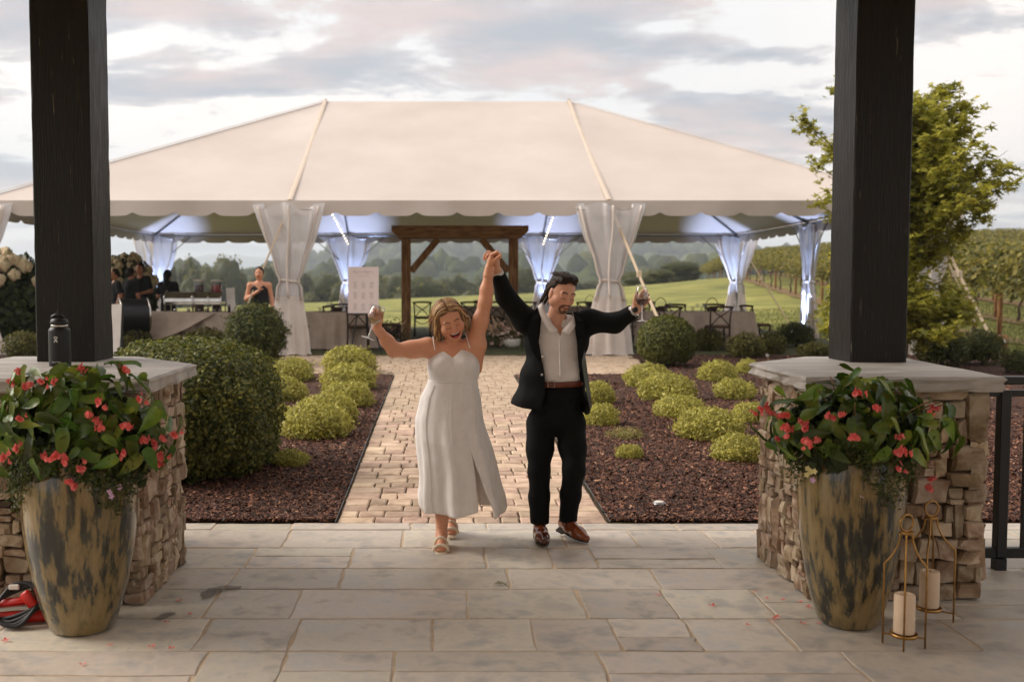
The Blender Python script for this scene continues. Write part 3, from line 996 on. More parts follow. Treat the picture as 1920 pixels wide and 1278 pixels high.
def valance(p, q, nrm, seed):
    L = math.dist(p, q); n = int(L / .035)
    s = np.linspace(0, L, n + 1); t = s / L
    scal = .775
    ph = (s / scal) % 1.0
    bump = np.exp(-((np.minimum(ph, 1 - ph)) / .11) ** 2)          # small notches between shallow lobes
    drop = .285 - .055 * bump + .012 * np.sin(np.pi * ph)
    rows = []
    for k, f in enumerate(np.linspace(0, 1, 6)):
        off = .018 * f * np.sin(s * 2.3 + seed) + .022 * f * vnoise(np.stack([s, 0 * s + seed, 0 * s], -1), 1.7)
        rows.append(np.stack([p[0] + (q[0] - p[0]) * t + nrm[0] * (off + .012), p[1] + (q[1] - p[1]) * t + nrm[1] * (off + .012), EZ + .02 - drop * f], -1))
    V = np.concatenate(rows) - np.array([0, TY0, TG])
    m = n + 1
    i, j = np.meshgrid(np.arange(5), np.arange(n), indexing='ij')
    a = i * m + j
    F = np.stack([a, a + 1, a + m + 1, a + m], -1).reshape(-1, 4)
    mobj('valance', V, F, m_tent, tent)
valance(A, B, (0, -1), 1); valance(D, C_, (0, 1), 2); valance(A, D, (-1, 0), 3); valance(B, C_, (1, 0), 4)
def ttube(name, p, q, r, mt=None, n=8):
    return MB().tube([tl(p), tl(q)], r, n).build(name, mt or m_alu, tent, smooth=True)
zr = EZ - .05
for p, q, ix, iy in ((A, B, 0, .06), (D, C_, 0, -.06), (A, D, .06, 0), (B, C_, -.06, 0)):
    ttube('eave_rail', (p[0] + ix, p[1] + iy, zr), (q[0] + ix, q[1] + iy, zr), .03)
ttube('ridge_pole', (RX0, RYm, RZ - .06), (RX1, RYm, RZ - .06), .03)
posts = [(TX0 + TB * i, TY0) for i in range(4)] + [(TX0 + TB * i, TY1) for i in range(4)] + [(TX0, RYm), (TX1, RYm)]
for (x, y) in posts:
    MB().tube([(x, y - TY0, float(gz(x, y)) - TG), (x, y - TY0, zr - TG)], .032, 10).build('leg', m_alu, tent, smooth=True)
    MB().box((x, y - TY0, float(gz(x, y)) - TG + .008), (.2, .2, .014)).build('base_plate', m_alu, tent)
    rx = RX0 if x < (RX0 + .1) else RX1 if x > RX1 - .1 else (RX0 if abs(x - RX0) < .2 else RX1)
    ttube('rafter', (x, y, zr), (rx, RYm, RZ - .08), .03)
for (x, y) in posts:      # knee braces from leg to eave
    for dx, dy in ((1, 0), (-1, 0), (0, 1), (0, -1)):
        x2, y2 = x + dx * 1.15, y + dy * 1.15
        if TX0 - .01 <= x2 <= TX1 + .01 and TY0 - .01 <= y2 <= TY1 + .01 and (abs(y2 - TY0) < .02 or abs(y2 - TY1) < .02 or abs(x2 - TX0) < .02 or abs(x2 - TX1) < .02):
            if y > TY0 + .1:
                ttube('brace', (x, y, TG + 1.85), (x2, y2, zr - .03), .014)
# seam straps over the hips and over the middle rafters
for p, q in ((m1, RL), (m2, RR), (A, RL), (B, RR)):
    pts = [tuple(np.array(p) * (1 - t) + np.array(q) * t + np.array([0, -.012, .03 - .045 * math.sin(math.pi * t) * (0 if p in (A, B) else 1)])) for t in np.linspace(0, 1, 12)]
    MB().tube([tl(v) for v in pts], .055 if p in (m1, m2) else .03, 6, squash=(.25, 1)).build('seam_strap', m_tentstrip, tent)
for q in (RL, RR):
    MB().lathe([(.05, 0), (.05, .03), (.02, .07)], 10, tl((q[0], q[1], q[2] - .01))).build('peak_cap', m_alu, tent)

# tied curtains at the legs
def curtain(px_, py_, label, wt=.62, wc=.20, wb=.34, zc=1.42, seed=0, lean=0.0, facing='y', kick=0.0, top=None):
    t = thing('tent_curtain', label, 'curtain', (px_, py_, float(gz(px_, py_))))
    g0 = float(gz(px_, py_))
    H = (EZ - .10 if top is None else top) - g0
    zs = np.array([.015, .05, .35, .7, 1.05, zc - .12, zc, zc + .12, zc + .45, zc + .8, H])
    ws = np.array([wb * 1.05, wb, wb * .96, wb * .86, wb * .72, wc * 1.15, wc * .8, wc * 1.15, wt * .52, wt * .74, wt])
    def surf(z0, z1, nz, name, mt):
        zz = np.linspace(z0, z1, nz); n = 84
        u = np.linspace(0, 2 * np.pi, n, endpoint=False)
        Vs = []
        for z in zz:
            w = np.interp(z, zs, ws)
            dep = .30 * w + .035
            k = np.interp(z, [0, zc, H], [7, 9, 8])
            fold = 1 + np.interp(abs(z - zc), [0, .3, 1.2], [.03, .10, .17]) * np.sin(9 * u + seed + .5 * np.sin(2.1 * z + seed)) + .05 * np.sin(17 * u + seed * 3 + z)
            x = np.cos(u) * w * fold + lean * (z - zc) * .2 + kick * np.clip(.35 - z, 0, 1) * 1.2 * (np.cos(u) > 0) + .02 * np.sin(3 * z + seed)
            y = np.sin(u) * dep * fold
            zo = z + (.012 * np.sin(5 * u + seed) if z < .03 else 0) + (.06 * np.sin(4 * u + seed) if z > H - .02 else 0)
            Vs.append(np.stack([x, y, np.broadcast_to(zo, x.shape)], -1) if facing == 'y' else np.stack([y, x, np.broadcast_to(zo, x.shape)], -1))
        V = np.concatenate(Vs)
        i, j = np.meshgrid(np.arange(nz - 1), np.arange(n), indexing='ij')
        a = i * n + j; b = i * n + (j + 1) % n
        F = np.stack([a, b, b + n, a + n], -1).reshape(-1, 4)
        mobj(name, V, F, mt, t)
    surf(.012, 1.12, 26, 'fabric_panel', m_curtain)
    surf(1.12, H, 34, 'clear_panel', m_clear)
    # opaque hem strips that frame the clear window
    for sgn in (-1, 1):
        pts = []
        for z in np.linspace(1.05, H, 22):
            w = np.interp(z, zs, ws)
            pts.append((sgn * w * 1.0, -(.05 + .1 * w), z) if facing == 'y' else (-(.05 + .1 * w), sgn * w, z))
        MB().tube(pts, .055, 8, squash=(1, .35)).build('hem', m_curtain, t, smooth=True)
    pts = [(0.03 * math.sin(z * 3), -(.06 + .28 * np.interp(z, zs, ws)), z) if facing == 'y' else (-(.06 + .28 * np.interp(z, zs, ws)), 0, z) for z in np.linspace(1.1, H, 16)]
    MB().tube(pts, .07, 8, squash=(1, .3)).build('hem', m_curtain, t, smooth=True)
    pts = [(math.cos(a) * wc * .92, math.sin(a) * (.3 * wc + .05), zc + .015 * math.sin(2 * a)) for a in np.linspace(0, 2 * np.pi, 20, endpoint=False)]
    if facing != 'y': pts = [(q[1], q[0], q[2]) for q in pts]
    MB().tube(pts, .028, 8, closed=True).build('tie_band', m_curtain, t, smooth=True)
    return t
curtain(TX0, TY0 - .10, 'white tied tent curtain at the tent corner beside the cream hydrangea', seed=1, wt=.7, wb=.5, kick=.3)
curtain(TX0 + TB, TY0 - .10, 'white tied tent curtain between the round boxwood and the seating chart', seed=2, wt=.58)
curtain(TX0 + 2 * TB, TY0 - .10, 'white tied tent curtain behind the groom\'s outstretched arm', seed=3, wt=.58, wb=.40)
curtain(TX1, TY0 - .10, 'white tied tent curtain with trailing hem beyond the timber column and maple', seed=4, wt=.6, wb=.40, kick=.5)
curtain(TX1 + .02, RYm, 'tied tent curtain lit blue at its edge by the short post beside the tree', seed=5, wt=.5, wb=.42, facing='x')
curtain(TX0 - .02, RYm, 'tied tent curtain at the middle of the tent side by the hydrangea', seed=6, wt=.5, facing='x')
curtain(TX0, TY1 + .1, 'tied tent curtain at the far corner behind the buffet staff', seed=7, wt=.62, zc=1.1)
curtain(TX0 + TB, TY1 + .1, 'tied tent curtain directly above the seating chart board', seed=8, wt=.66)
curtain(TX0 + 2 * TB, TY1 + .1, 'tied tent curtain seen above the groom\'s hair', seed=9, wt=.62)
curtain(TX1, TY1 + .1, 'tied tent curtain at the far corner beside the long table', seed=10, wt=.62)

# guy straps
def guy(p, q, label, w=.028):
    t = thing('guy_strap', label, 'strap', (q[0], q[1], q[2]))
    P0 = Vector(p) - Vector(q)
    m = MB().tube([P0, P0 * .5 + Vector((0, 0, -.03)), (0, 0, 0)], w, 6, squash=(1, .45)).build('webbing', m_strap, t)
    k = P0 * .56
    MB().box(k, (.09, .05, .13), bev=.01).build('ratchet', m_strap, t)
    MB().tube([(0, 0, .12), (.01, 0, -.1)], .014, 6).build('stake', m_black, t)
def gnd(x, y): return (x, y, float(gz(x, y)))
guy((TX0 + 2 * TB + .05, TY0 - .03, 3.1), gnd(4.2, 17.6), 'cream guy strap slanting past the red wine glass to the ground', .034)
guy((TX0 + TB - .03, TY0 - .03, 3.1), gnd(-3.75, 16.9), 'cream guy strap slanting in front of the woman in the black top')
guy((TX1, TY0, 3.1), gnd(10.3, 18.2), 'cream guy strap at the tent corner staked beside a wooden stump')
guy((TX1, TY0 + .1, 3.1), gnd(11.2, 20.3), 'cream guy strap running to the vineyard side of the tent corner')
guy((TX1, TY1, 3.1), gnd(11.3, 32.0), 'thin guy strap slanting from the far tent corner over the lawn')
guy((TX0, TY1, 3.1), gnd(-10.6, 32.4), 'thin guy strap in front of the far trees at the buffet end')
st = thing('timber_stump', 'short wooden stake post with white cloth by the tent corner', 'post', gnd(10.45, 18.5))
MB().lathe([(.10, 0), (.105, .2), (.10, .42), (.085, .43)], 10).build('post', m_wood, st, smooth=True)
V, F, C = core_blob((.22, .16, .16), (1, 1, 1), 5, n=8, lump=.4, zmin=-.14)
mobj('cloth', V, F, m_curtain, st, (-.32, 0, .145))

# uplights that wash the tent lining, and the bulbs wound round two legs
def emit(name, c, s):
    m = bpy.data.materials.new(name); m.use_nodes = True
    t = m.node_tree; b = t.nodes['Principled BSDF']
    b.inputs['Base Color'].default_value = (*c, 1); b.inputs['Emission Color'].default_value = (*c, 1); b.inputs['Emission Strength'].default_value = s
    return m
m_led = emit('led_lens', (.45, .62, 1.0), 12)
m_bulb = emit('warm_bulb', (1.0, .86, .62), 5)
m_fix = mat('fixture_black', [s2l((20, 20, 22)), s2l((34, 34, 36))], scale=12, rough=.5)
def uplight(x, y, label, power=95, tx=0.0, ty=0.0):
    t = thing('uplight', label, 'uplight', gnd(x, y))
    MB().box((0, 0, .10), (.2, .16, .2), bev=.02).build('housing', m_fix, t)
    MB().lathe([(.06, .2), (.06, .206)], 14).build('lens', m_led, t)
    MB().box((0, 0, .01), (.24, .2, .018)).build('foot', m_fix, t)
    L = bpy.data.lights.new('uplight_beam', 'SPOT'); L.energy = power * 4.5; L.color = (.46, .60, 1.0); L.spot_size = R(60); L.spot_blend = .8; L.shadow_soft_size = .06
    o = bpy.data.objects.new('beam', L); link(o, t); o.location = (0, 0, .24)
    o.rotation_euler = (R(180) + ty, tx, 0)
for i, (x, y, lb) in enumerate([(TX0 + .35, TY1 - .35, 'black uplight at the far tent leg behind the buffet'), (TX0 + TB, TY1 - .4, 'black uplight at the far leg behind the seating chart'),
                              (TX0 + 2 * TB, TY1 - .4, 'black uplight at the far leg behind the groom'), (TX1 - .4, TY1 - .4, 'black uplight at the far corner leg beside the long table'),
                              (TX1 - .25, RYm - .1, 'black uplight at the side leg nearest the tree'), (TX0 + .3, RYm, 'black uplight at the side leg by the hydrangea')]):
    uplight(x, y, lb)
def bulbs(x, y, label, z0, z1, sx):
    """string of bulbs clipped to a rafter and hanging down a leg"""
    t = thing('string_light', label, 'string lights', (x, y, TG))
    pts = []
    for s in np.linspace(0, 1, 11):
        pts.append((sx * .55 * (1 - s), -1.4 * (1 - s), z1 - TG - (z1 - z0) * s))
    MB().tube(pts, .008, 5).build('wire', m_black, t)
    for q in pts[::1]:
        MB().lathe([(.004, -.03), (.013, -.02), (.017, -.008), (.012, .008), (.006, .02)], 8, q).build('bulb', m_bulb, t, smooth=True)
bulbs(TX0 + TB, TY1 - .12, 'string of warm bulbs hanging above the seating chart board', 2.95, 3.75, -.6)
bulbs(TX0 + 2 * TB, TY1 - .12, 'string of warm bulbs hanging above the groom', 2.95, 3.75, .3)

# ---------------------------------------------------------------- timber arbor
AY = 22.7
ag = TG
ab = thing('timber_arbor', 'rustic timber arbor with heavy beam and two braced posts under the tent', 'arbor', (P(862, 500, AY).x, AY, ag))
hw_ = (P(962, 500, AY).x - P(761, 500, AY).x) / 2
bz = P(862, 447, AY).z - ag; bt = P(862, 424, AY).z - ag
for sx in (-1, 1):
    MB().box((sx * hw_, 0, bz / 2), (.21, .21, bz), bev=.015).build('post', m_wood, ab)
    Mx = Matrix.Rotation(-sx * R(45), 3, 'Y')
    MB().box((sx * (hw_ - .42), 0, bz - .38), (.15, .14, .95), Matrix.Rotation(-sx * R(40), 3, 'Y'), bev=.01).build('brace', m_wood, ab)
W = hw_ + .32
for yy in (-.19, .19):
    V = []
    for y in (yy - .07, yy + .07):
        V += [(-W, y, bt - bz), (-W, y, .16), (-W + .16, y, .002), (W - .16, y, .002), (W, y, .16), (W, y, bt - bz)]
    F = [(0, 1, 2, 3, 4, 5), (11, 10, 9, 8, 7, 6)] + [((i + 1) % 6, i, i + 6, (i + 1) % 6 + 6) for i in range(6)]
    mobj('beam', V, F, m_woodh, ab, (0, 0, bz), smooth=False)
MB().box((0, 0, bz + .12), (2 * W - .3, .22, .2), bev=.01).build('beam_filler', m_woodh, ab)

# ---------------------------------------------------------------- tables, chairs, tableware
m_linen = mat('taupe_linen', [s2l((172, 152, 136)), s2l((196, 176, 160))], scale=4, rough=.9, bump=.2, bscale=60, bdist=.004)
m_chair = mat('dark_chair_wood', [s2l((44, 28, 18)), s2l((72, 48, 32))], scale=8, stretch=(4, 4, .8), rough=.5)
m_cushion = mat('seat_cushion', [s2l((104, 80, 60)), s2l((130, 102, 78))], scale=30, rough=.95)
m_runner = mat('rust_napkin', [s2l((150, 92, 62)), s2l((172, 112, 78))], scale=10, rough=.95)
def glassmat(name, tint=(1, 1, 1), rough=.0):
    m = bpy.data.materials.new(name); m.use_nodes = True
    t = m.node_tree; t.nodes.clear()
    o = t.nodes.new('ShaderNodeOutputMaterial'); g_ = t.nodes.new('ShaderNodeBsdfGlossy'); tr = t.nodes.new('ShaderNodeBsdfTransparent'); mx = t.nodes.new('ShaderNodeMixShader'); lw = t.nodes.new('ShaderNodeLayerWeight')
    lw.inputs['Blend'].default_value = .35
    mr = t.nodes.new('ShaderNodeMapRange'); mr.inputs[3].default_value = .03; mr.inputs[4].default_value = .42
    tr.inputs[0].default_value = (*tint, 1); g_.inputs['Roughness'].default_value = .04
    t.links.new(lw.outputs['Facing'], mr.inputs[0]); t.links.new(mr.outputs[0], mx.inputs[0]); t.links.new(tr.outputs[0], mx.inputs[1]); t.links.new(g_.outputs[0], mx.inputs[2]); t.links.new(mx.outputs[0], o.inputs[0])
    MATS[name] = m
    return m
m_glass = glassmat('clear_glass', (.95, .96, .96))
m_steel = mat('polished_steel', [s2l((170, 166, 160)), s2l((200, 196, 190))], scale=8, rough=.18, metal=1.0)
m_white = mat('white_ceramic', [s2l((214, 204, 194)), s2l((230, 222, 214))], scale=5, rough=.35)

def chair_proto():
    t = thing('crossback_chair', 'x', 'chair', (0, 0, 0))
    for sx in (-1, 1):
        MB().tube([(sx * .19, -.20, 0), (sx * .20, -.19, .25), (sx * .19, -.18, .455)], [.017, .018, .02], 8).build('leg', m_chair, t, smooth=True)
        MB().tube([(sx * .21, .26, 0), (sx * .20, .21, .25), (sx * .195, .19, .46), (sx * .20, .22, .68), (sx * .215, .27, .87)], [.017, .019, .02, .018, .017], 8).build('leg', m_chair, t, smooth=True)
        MB().tube([(sx * .19, .20, .50), (sx * .05, .222, .66), (-sx * .10, .243, .76), (-sx * .20, .262, .85)], .012, 6, squash=(1, .6)).build('cross_bar', m_chair, t, smooth=True)
        MB().tube([(sx * .19, -.19, .40), (sx * .1, -.19, .33), (0, -.19, .31)] if sx < 0 else [(.0, -.19, .31), (.1, -.19, .33), (.19, -.19, .40)], .011, 6).build('arch_stretcher', m_chair, t, smooth=True)
        MB().tube([(sx * .195, -.18, .36), (sx * .195, 0, .27), (sx * .2, .2, .36)], .010, 6).build('side_stretcher', m_chair, t, smooth=True)
    MB().tube([(-.24, .27, .875), (-.12, .30, .885), (0, .31, .888), (.12, .30, .885), (.24, .27, .875)], .028, 8, squash=(.8, 1)).build('top_rail', m_chair, t, smooth=True)
    MB().box((0, 0, .468), (.44, .43, .03), bev=.012).build('seat', m_chair, t)
    MB().box((0, -.01, .497), (.39, .38, .026), bev=.012).build('cushion', m_cushion, t)
    return t
chair0 = chair_proto(); chair_used = [False]
def chair(x, y, rz, label, group='cross-back chairs under the tent'):
    if chair_used[0]: c = copy_tree(chair0)
    else: c = chair0; chair_used[0] = True
    c.location = gnd(x, y); c.location.z += .014
    c.rotation_euler = (0, 0, rz)
    set_tags(c, label, 'chair', group)
def draped_table(x, y, lx, ly, label, rz=0, round_=False, seed=0, h=.76, hem=.02):
    t = thing('dining_table', label, 'table', gnd(x, y), rz)
    t.location.z += .014
    n = 160
    u = np.linspace(0, 2 * np.pi, n, endpoint=False)
    if round_: bx, by = np.cos(u) * lx / 2, np.sin(u) * ly / 2
    else:
        p_ = 8
        r = (np.abs(np.cos(u)) ** p_ + np.abs(np.sin(u)) ** p_) ** (-1 / p_)
        bx, by = np.cos(u) * r * lx / 2, np.sin(u) * r * ly / 2
    rows = []
    zs = [h + .004, h + .004, h - .02, h - .15, h * .6, h * .35, .15, hem]
    for k, z in enumerate(zs):
        f = (h - z) / h
        amp = .055 * min(1, f * 1.6)
        ex = amp * np.sin(u * (14 if round_ else 18) + seed) + .5 * amp * np.sin(u * 31 + seed * 2)
        s_ = 1 if k else .985
        L = np.sqrt(bx ** 2 + by ** 2)
        rows.append(np.stack([bx * (s_ + (ex + .05 * f) / L), by * (s_ + (ex + .05 * f) / L), np.full(n, z)], -1))
    V = np.concatenate(rows); V = np.concatenate([V, [[0, 0, h + .004]]])
    i, j = np.meshgrid(np.arange(len(zs) - 1), np.arange(n), indexing='ij')
    a = i * n + j; b = i * n + (j + 1) % n
    F = np.stack([a, a + n, b + n, b], -1).reshape(-1, 4).tolist()
    F += [[(jj + 1) % n, len(V) - 1, jj] for jj in range(n)]
    mobj('tablecloth', V, F, m_linen, t)
    m = MB().prism([(q, w) for q, w in zip(bx[::4] * .96, by[::4] * .96)], h - .03, h - .002).build('tabletop', m_chair, t)
    for sx in (-1, 1):
        for sy in (-1, 1):
            MB().tube([(sx * lx * .3, sy * ly * .3, 0), (sx * lx * .3, sy * ly * .3, h - .03)], .02, 6).build('leg', m_chair, t)
    return t
glass_me = MB().lathe([(.030, 0), (.034, .004), (.006, .01), (.005, .07), (.012, .08), (.034, .11), (.038, .14), (.033, .175), (.0322, .175), (.036, .14), (.032, .112), (.002, .085)], 14).mesh('wine_glass', m_glass, True)
tumbler_me = MB().lathe([(.030, 0), (.036, .10), (.034, .10), (.028, .008)], 14).mesh('tumbler', m_glass, True)
def tableware(t, spots, desc):
    """glasses standing on a table top, as things of their own"""
    for (dx, dy, k) in spots:
        c, s = math.cos(t.rotation_euler.z), math.sin(t.rotation_euler.z)
        o = inst('wine_glass' if k else 'tumbler', glass_me if k else tumbler_me, None, (t.location.x + dx * c - dy * s, t.location.y + dx * s + dy * c, t.location.z + .765))
        set_tags(o, '%s standing on the %s' % ('clear stemmed wine glass' if k else 'clear tumbler', desc), 'glass', 'glassware on the ' + desc)
def basket(x, y, z, label):
    t = thing('handled_basket', label, 'basket', (x, y, z))
    MB().lathe([(.10, 0), (.14, .09), (.13, .09), (.09, .01)], 16).build('bowl', m_chair, t, smooth=True)
    MB().tube([(math.cos(a) * .135, 0, .085 + math.sin(a) * .2) for a in np.linspace(0, math.pi, 12)], .008, 6).build('handle', m_chair, t, smooth=True)

tA = draped_table(P(640, 600, 21.0).x, 21.0, 1.5, 1.5, 'round table in taupe linen behind the seating chart easel', round_=True, seed=1)
tableware(tA, [(-.4, -.4, 0), (-.15, -.5, 1), (.1, -.45, 1), (.3, -.35, 0), (.0, .1, 1), (-.3, .2, 1), (.4, .1, 0), (.22, -.5, 0)], 'round table behind the seating chart')
basket(tA.location.x - .1, tA.location.y + .1, tA.location.z + .766, 'dark handled basket centrepiece on the round table behind the seating chart')
tB = draped_table(P(1305, 600, 21.2).x, 21.2, 2.3, .95, 'long table in taupe linen behind the clipped round boxwood by the vineyard', seed=2)
tableware(tB, [(-.95, -.2, 1), (-.7, -.3, 0), (-.15, -.3, 0), (-.05, -.3, 1), (.05, -.25, 0), (.12, -.32, 1), (.5, -.25, 0), (.75, -.3, 1), (.9, -.2, 0), (.2, .2, 1), (-.5, .2, 1)], 'long table by the vineyard')
basket(tB.location.x - .75, tB.location.y + .05, tB.location.z + .766, 'wire handled basket on the long table nearest the groom\'s glass')
basket(tB.location.x + .35, tB.location.y + .05, tB.location.z + .766, 'wire handled basket on the long table behind the cross-back chair')
tC = draped_table(P(905, 600, 26.5).x, 26.5, 2.6, .95, 'taupe draped table behind the bride under the tent', seed=3)
tableware(tC, [(-.9, -.2, 1), (-.5, -.3, 0), (-.1, -.2, 1), (.3, -.3, 1), (.6, -.1, 0), (.95, -.3, 1)], 'table behind the bride')
tD = draped_table(P(1120, 600, 26.5).x, 26.5, 2.4, .95, 'taupe draped table between the groom and the tied curtain', seed=4)
tableware(tD, [(-.8, -.2, 1), (-.3, -.3, 0), (.2, -.2, 1), (.7, -.3, 1)], 'table between the groom and the curtain')
basket(tD.location.x - .2, tD.location.y, tD.location.z + .766, 'handled basket on the table over the groom\'s shoulder')
def chx(px_, Y, rz, label): chair(P(px_, 600, Y).x, Y, R(rz), label)
FC = 180      # a chair whose back is towards the camera
chx(594, 20.75, 250, 'cross-back chair turned sideways, half hidden by the tied curtain')
chx(672, 20.2, 180, 'cross-back chair seen from behind the easel legs')
chx(732, 21.3, 100, 'cross-back chair at the round table beside the arbor post')
chx(640, 22.1, 0, 'cross-back chair on the far side of the round table')
chx(792, 25.9, 180, 'cross-back chair framed between the arbor post and the bride\'s hair')
chx(880, 25.8, 180, 'cross-back chair behind the bride\'s shoulder')
chx(930, 25.8, 180, 'cross-back chair beneath the raised hands')
chx(835, 27.3, 0, 'cross-back chair beyond the table behind the bride')
chx(905, 27.3, 0, 'cross-back chair beyond the table in line with the raised arms')
chx(985, 25.8, 185, 'cross-back chair just beside the arbor post behind the groom')
chx(1095, 25.7, 180, 'cross-back chair behind the groom\'s shoulder')
chx(1150, 25.7, 178, 'cross-back chair behind the groom\'s forearm')
chx(1195, 23.9, 190, 'cross-back chair below the red wine glass')
chx(1218, 26.2, 150, 'cross-back chair between the wine glass and the clipped boxwood')
chx(1250, 20.3, 180, 'cross-back chair rising just over the clipped boxwood')
chx(1272, 22.1, 0, 'cross-back chair on the far side of the long table near the guy strap')
chx(1345, 20.25, 180, 'cross-back chair pushed against the front of the long table')
chx(1420, 21.2, 105, 'cross-back chair at the head of the long table')
chx(1345, 22.2, 0, 'cross-back chair on the far side of the long table by the basket')

# seating chart on an easel
m_board = mat('white_board', [s2l((226, 206, 200)), s2l((232, 214, 208))], scale=2, rough=.5)
m_ink = mat('grey_ink', [s2l((150, 136, 132)), s2l((172, 158, 154))], scale=20, rough=.8)
EY = 19.45
c0 = P(681, 543, EY)
es = thing('display_easel', 'black wooden easel holding the seating chart', 'easel', (c0.x, EY, float(gz(c0.x, EY)) + .014))
gz0 = es.location.z
zb = P(681, 587, EY).z - gz0; zt = P(681, 500, EY).z - gz0
for sx in (-1, 1):
    MB().tube([(sx * .30 + .06, -.12, 0), (sx * .1 + .0, .05, zb + .1), (sx * .02, .16, zt + .02)], .016, 6).build('leg', m_black, es)
MB().tube([(.05, .62, 0), (.0, .20, zt - .15)], .014, 6).build('leg', m_black, es)
MB().box((0, -.02, zb - .018), (.62, .09, .026)).build('ledge', m_black, es)
sb = thing('seating_chart', 'pale seating chart board with faint script heading on the easel', 'sign', (c0.x, EY, gz0 + zb))
Mt = Matrix.Rotation(R(-7), 3, 'X')
bh = (zt - zb) / math.cos(R(7)); bw = .60
MB().box(Mt @ Vector((0, 0, bh / 2)) + Vector((0, -.01, 0)), (bw, .012, bh), Mt).build('board', m_board, sb)
def ink(pts, r):      # strokes lie just proud of the board
    return [Mt @ Vector((x, -.0155, z)) for x, z in pts]
m = MB()
xs_ = np.linspace(-.20, .20, 90)
m.tube([Mt @ Vector((x, -.0175, bh * .885 + .016 * math.sin(x * 130) * (1 + .9 * math.sin(x * 29)) + .01 * math.sin(x * 61))) for x in xs_], .0028, 4)
m.build('script_heading', m_ink, sb)
m = MB()
for x0 in (-.13, .03, .19):
    for z0 in (.66, .44, .2):
        for q in range(6):
            w_ = .045 + .02 * ((q * 7 + int(x0 * 100)) % 3)
            m.box(Mt @ Vector((x0 - .03, -.017, bh * z0 - q * .022)) + Vector((0, 0, 0)), (w_, .002, .007), Mt)
m.box(Mt @ Vector((0, -.017, bh * .80)), (.22, .002, .006), Mt)
m.build('name_columns', m_ink, sb)

# second sign beside the column
c1 = P(213, 620, 12.5)
e2 = thing('leaning_sign', 'white sign board in a black frame stand beside the dark column', 'sign', (c1.x + .02, 12.5, float(gz(c1.x, 12.5)) + .02))
zt2 = P(213, 568, 12.5).z - e2.location.z
MB().box((-.25, 0, zt2 / 2 + .06), (.62, .02, zt2 - .14), Matrix.Rotation(R(-9), 3, 'X')).build('board', m_white, e2)
for sx in (-.58, .10):
    MB().tube([(sx - .01, -.16, 0), (sx - .04 * (1 if sx > 0 else -1), .12, zt2)], .018, 6).build('leg', m_black, e2)
MB().tube([(-.25, .45, 0), (-.25, .14, zt2 - .1)], .016, 6).build('leg', m_black, e2)

# ---------------------------------------------------------------- buffet
BY = 20.9
bl, br = P(276, 600, BY).x, P(445, 600, BY).x
bt_ = draped_table((bl + br) / 2, BY + .1, br - bl, .85, 'buffet table in taupe linen with a loose cloth corner blowing', seed=5, hem=.1)
# blown cloth corner: a sheet billowing in front of the drape
n, mrow = 30, 18
S, T = np.meshgrid(np.linspace(0, 1, n), np.linspace(0, 1, mrow))
w_ = (br - bl)
X = -w_ / 2 - .02 + S * w_ * .82 * (1 - .25 * T * S)
Z = .768 - T * (.62 - .38 * S ** 1.3)
Yb = -.455 - .03 - .30 * np.sin(np.pi * np.clip(S * .9 + .05, 0, 1)) * T ** 1.2 - .07 * np.sin(6 * S + 2.5 * T) * T
V = np.stack([X, Yb, Z], -1).reshape(-1, 3)
i, j = np.meshgrid(np.arange(mrow - 1), np.arange(n - 1), indexing='ij'); a = i * n + j
mobj('loose_cloth', V, np.stack([a, a + n, a + n + 1, a + 1], -1).reshape(-1, 4), m_linen, bt_)
m_copper = mat('warm_dish', [s2l((120, 76, 40)), s2l((160, 104, 54))], scale=6, rough=.4, metal=.5)
def chafer(x, label, s=1.0):
    t = thing('chafing_dish', label, 'chafing dish', (bt_.location.x + x, bt_.location.y - .05, bt_.location.z + .765))
    n = 12
    V = []; F = []
    for xx in (-.26 * s, .26 * s):
        for k in range(n + 1):
            a = math.pi * .02 + math.pi * .60 * k / n
            V.append((xx, .24 * math.cos(math.pi - a) * 1.0, .20 + .22 * math.sin(a)))
    F = [(k, k + 1, n + 2 + k, n + 1 + k) for k in range(n)]
    mobj('roll_top', V, F, m_steel, t)
    MB().box((0, 0, .18), (.52 * s, .46, .06), bev=.01).build('water_pan', m_steel, t)
    MB().box((0, -.02, .212), (.46 * s, .38, .012)).build('food', m_copper, t)
    for sx in (-1, 1):
        MB().tube([(sx * .25 * s, -.22, 0), (sx * .265 * s, -.24, .15), (sx * .27 * s, -.235, .3), (sx * .265 * s, -.16, .40), (sx * .26 * s, -.02, .44)], .014, 8).build('arched_frame', m_steel, t, smooth=True)
        MB().tube([(sx * .25 * s, .22, 0), (sx * .25 * s, .22, .16)], .014, 8).build('leg', m_steel, t)
    for sx in (-.12, .12):
        MB().lathe([(.035, 0), (.035, .06), (.02, .065)], 10, (sx * s, 0, 0)).build('burner', m_steel, t, smooth=True)
w2 = w_ / 2
chafer(-w2 + .72, 'largest steel roll-top chafing dish on the buffet table', 1.15)
chafer(-w2 + 1.16, 'steel roll-top chafing dish in the middle of the buffet row', .62)
chafer(-w2 + 1.46, 'steel roll-top chafing dish at the drinks end of the buffet', .5)
m_juice = mat('red_drink', [s2l((150, 22, 20)), s2l((190, 40, 34))], scale=3, rough=.15)
m_juice2 = mat('dark_red_drink', [s2l((60, 8, 10)), s2l((84, 14, 16))], scale=3, rough=.15)
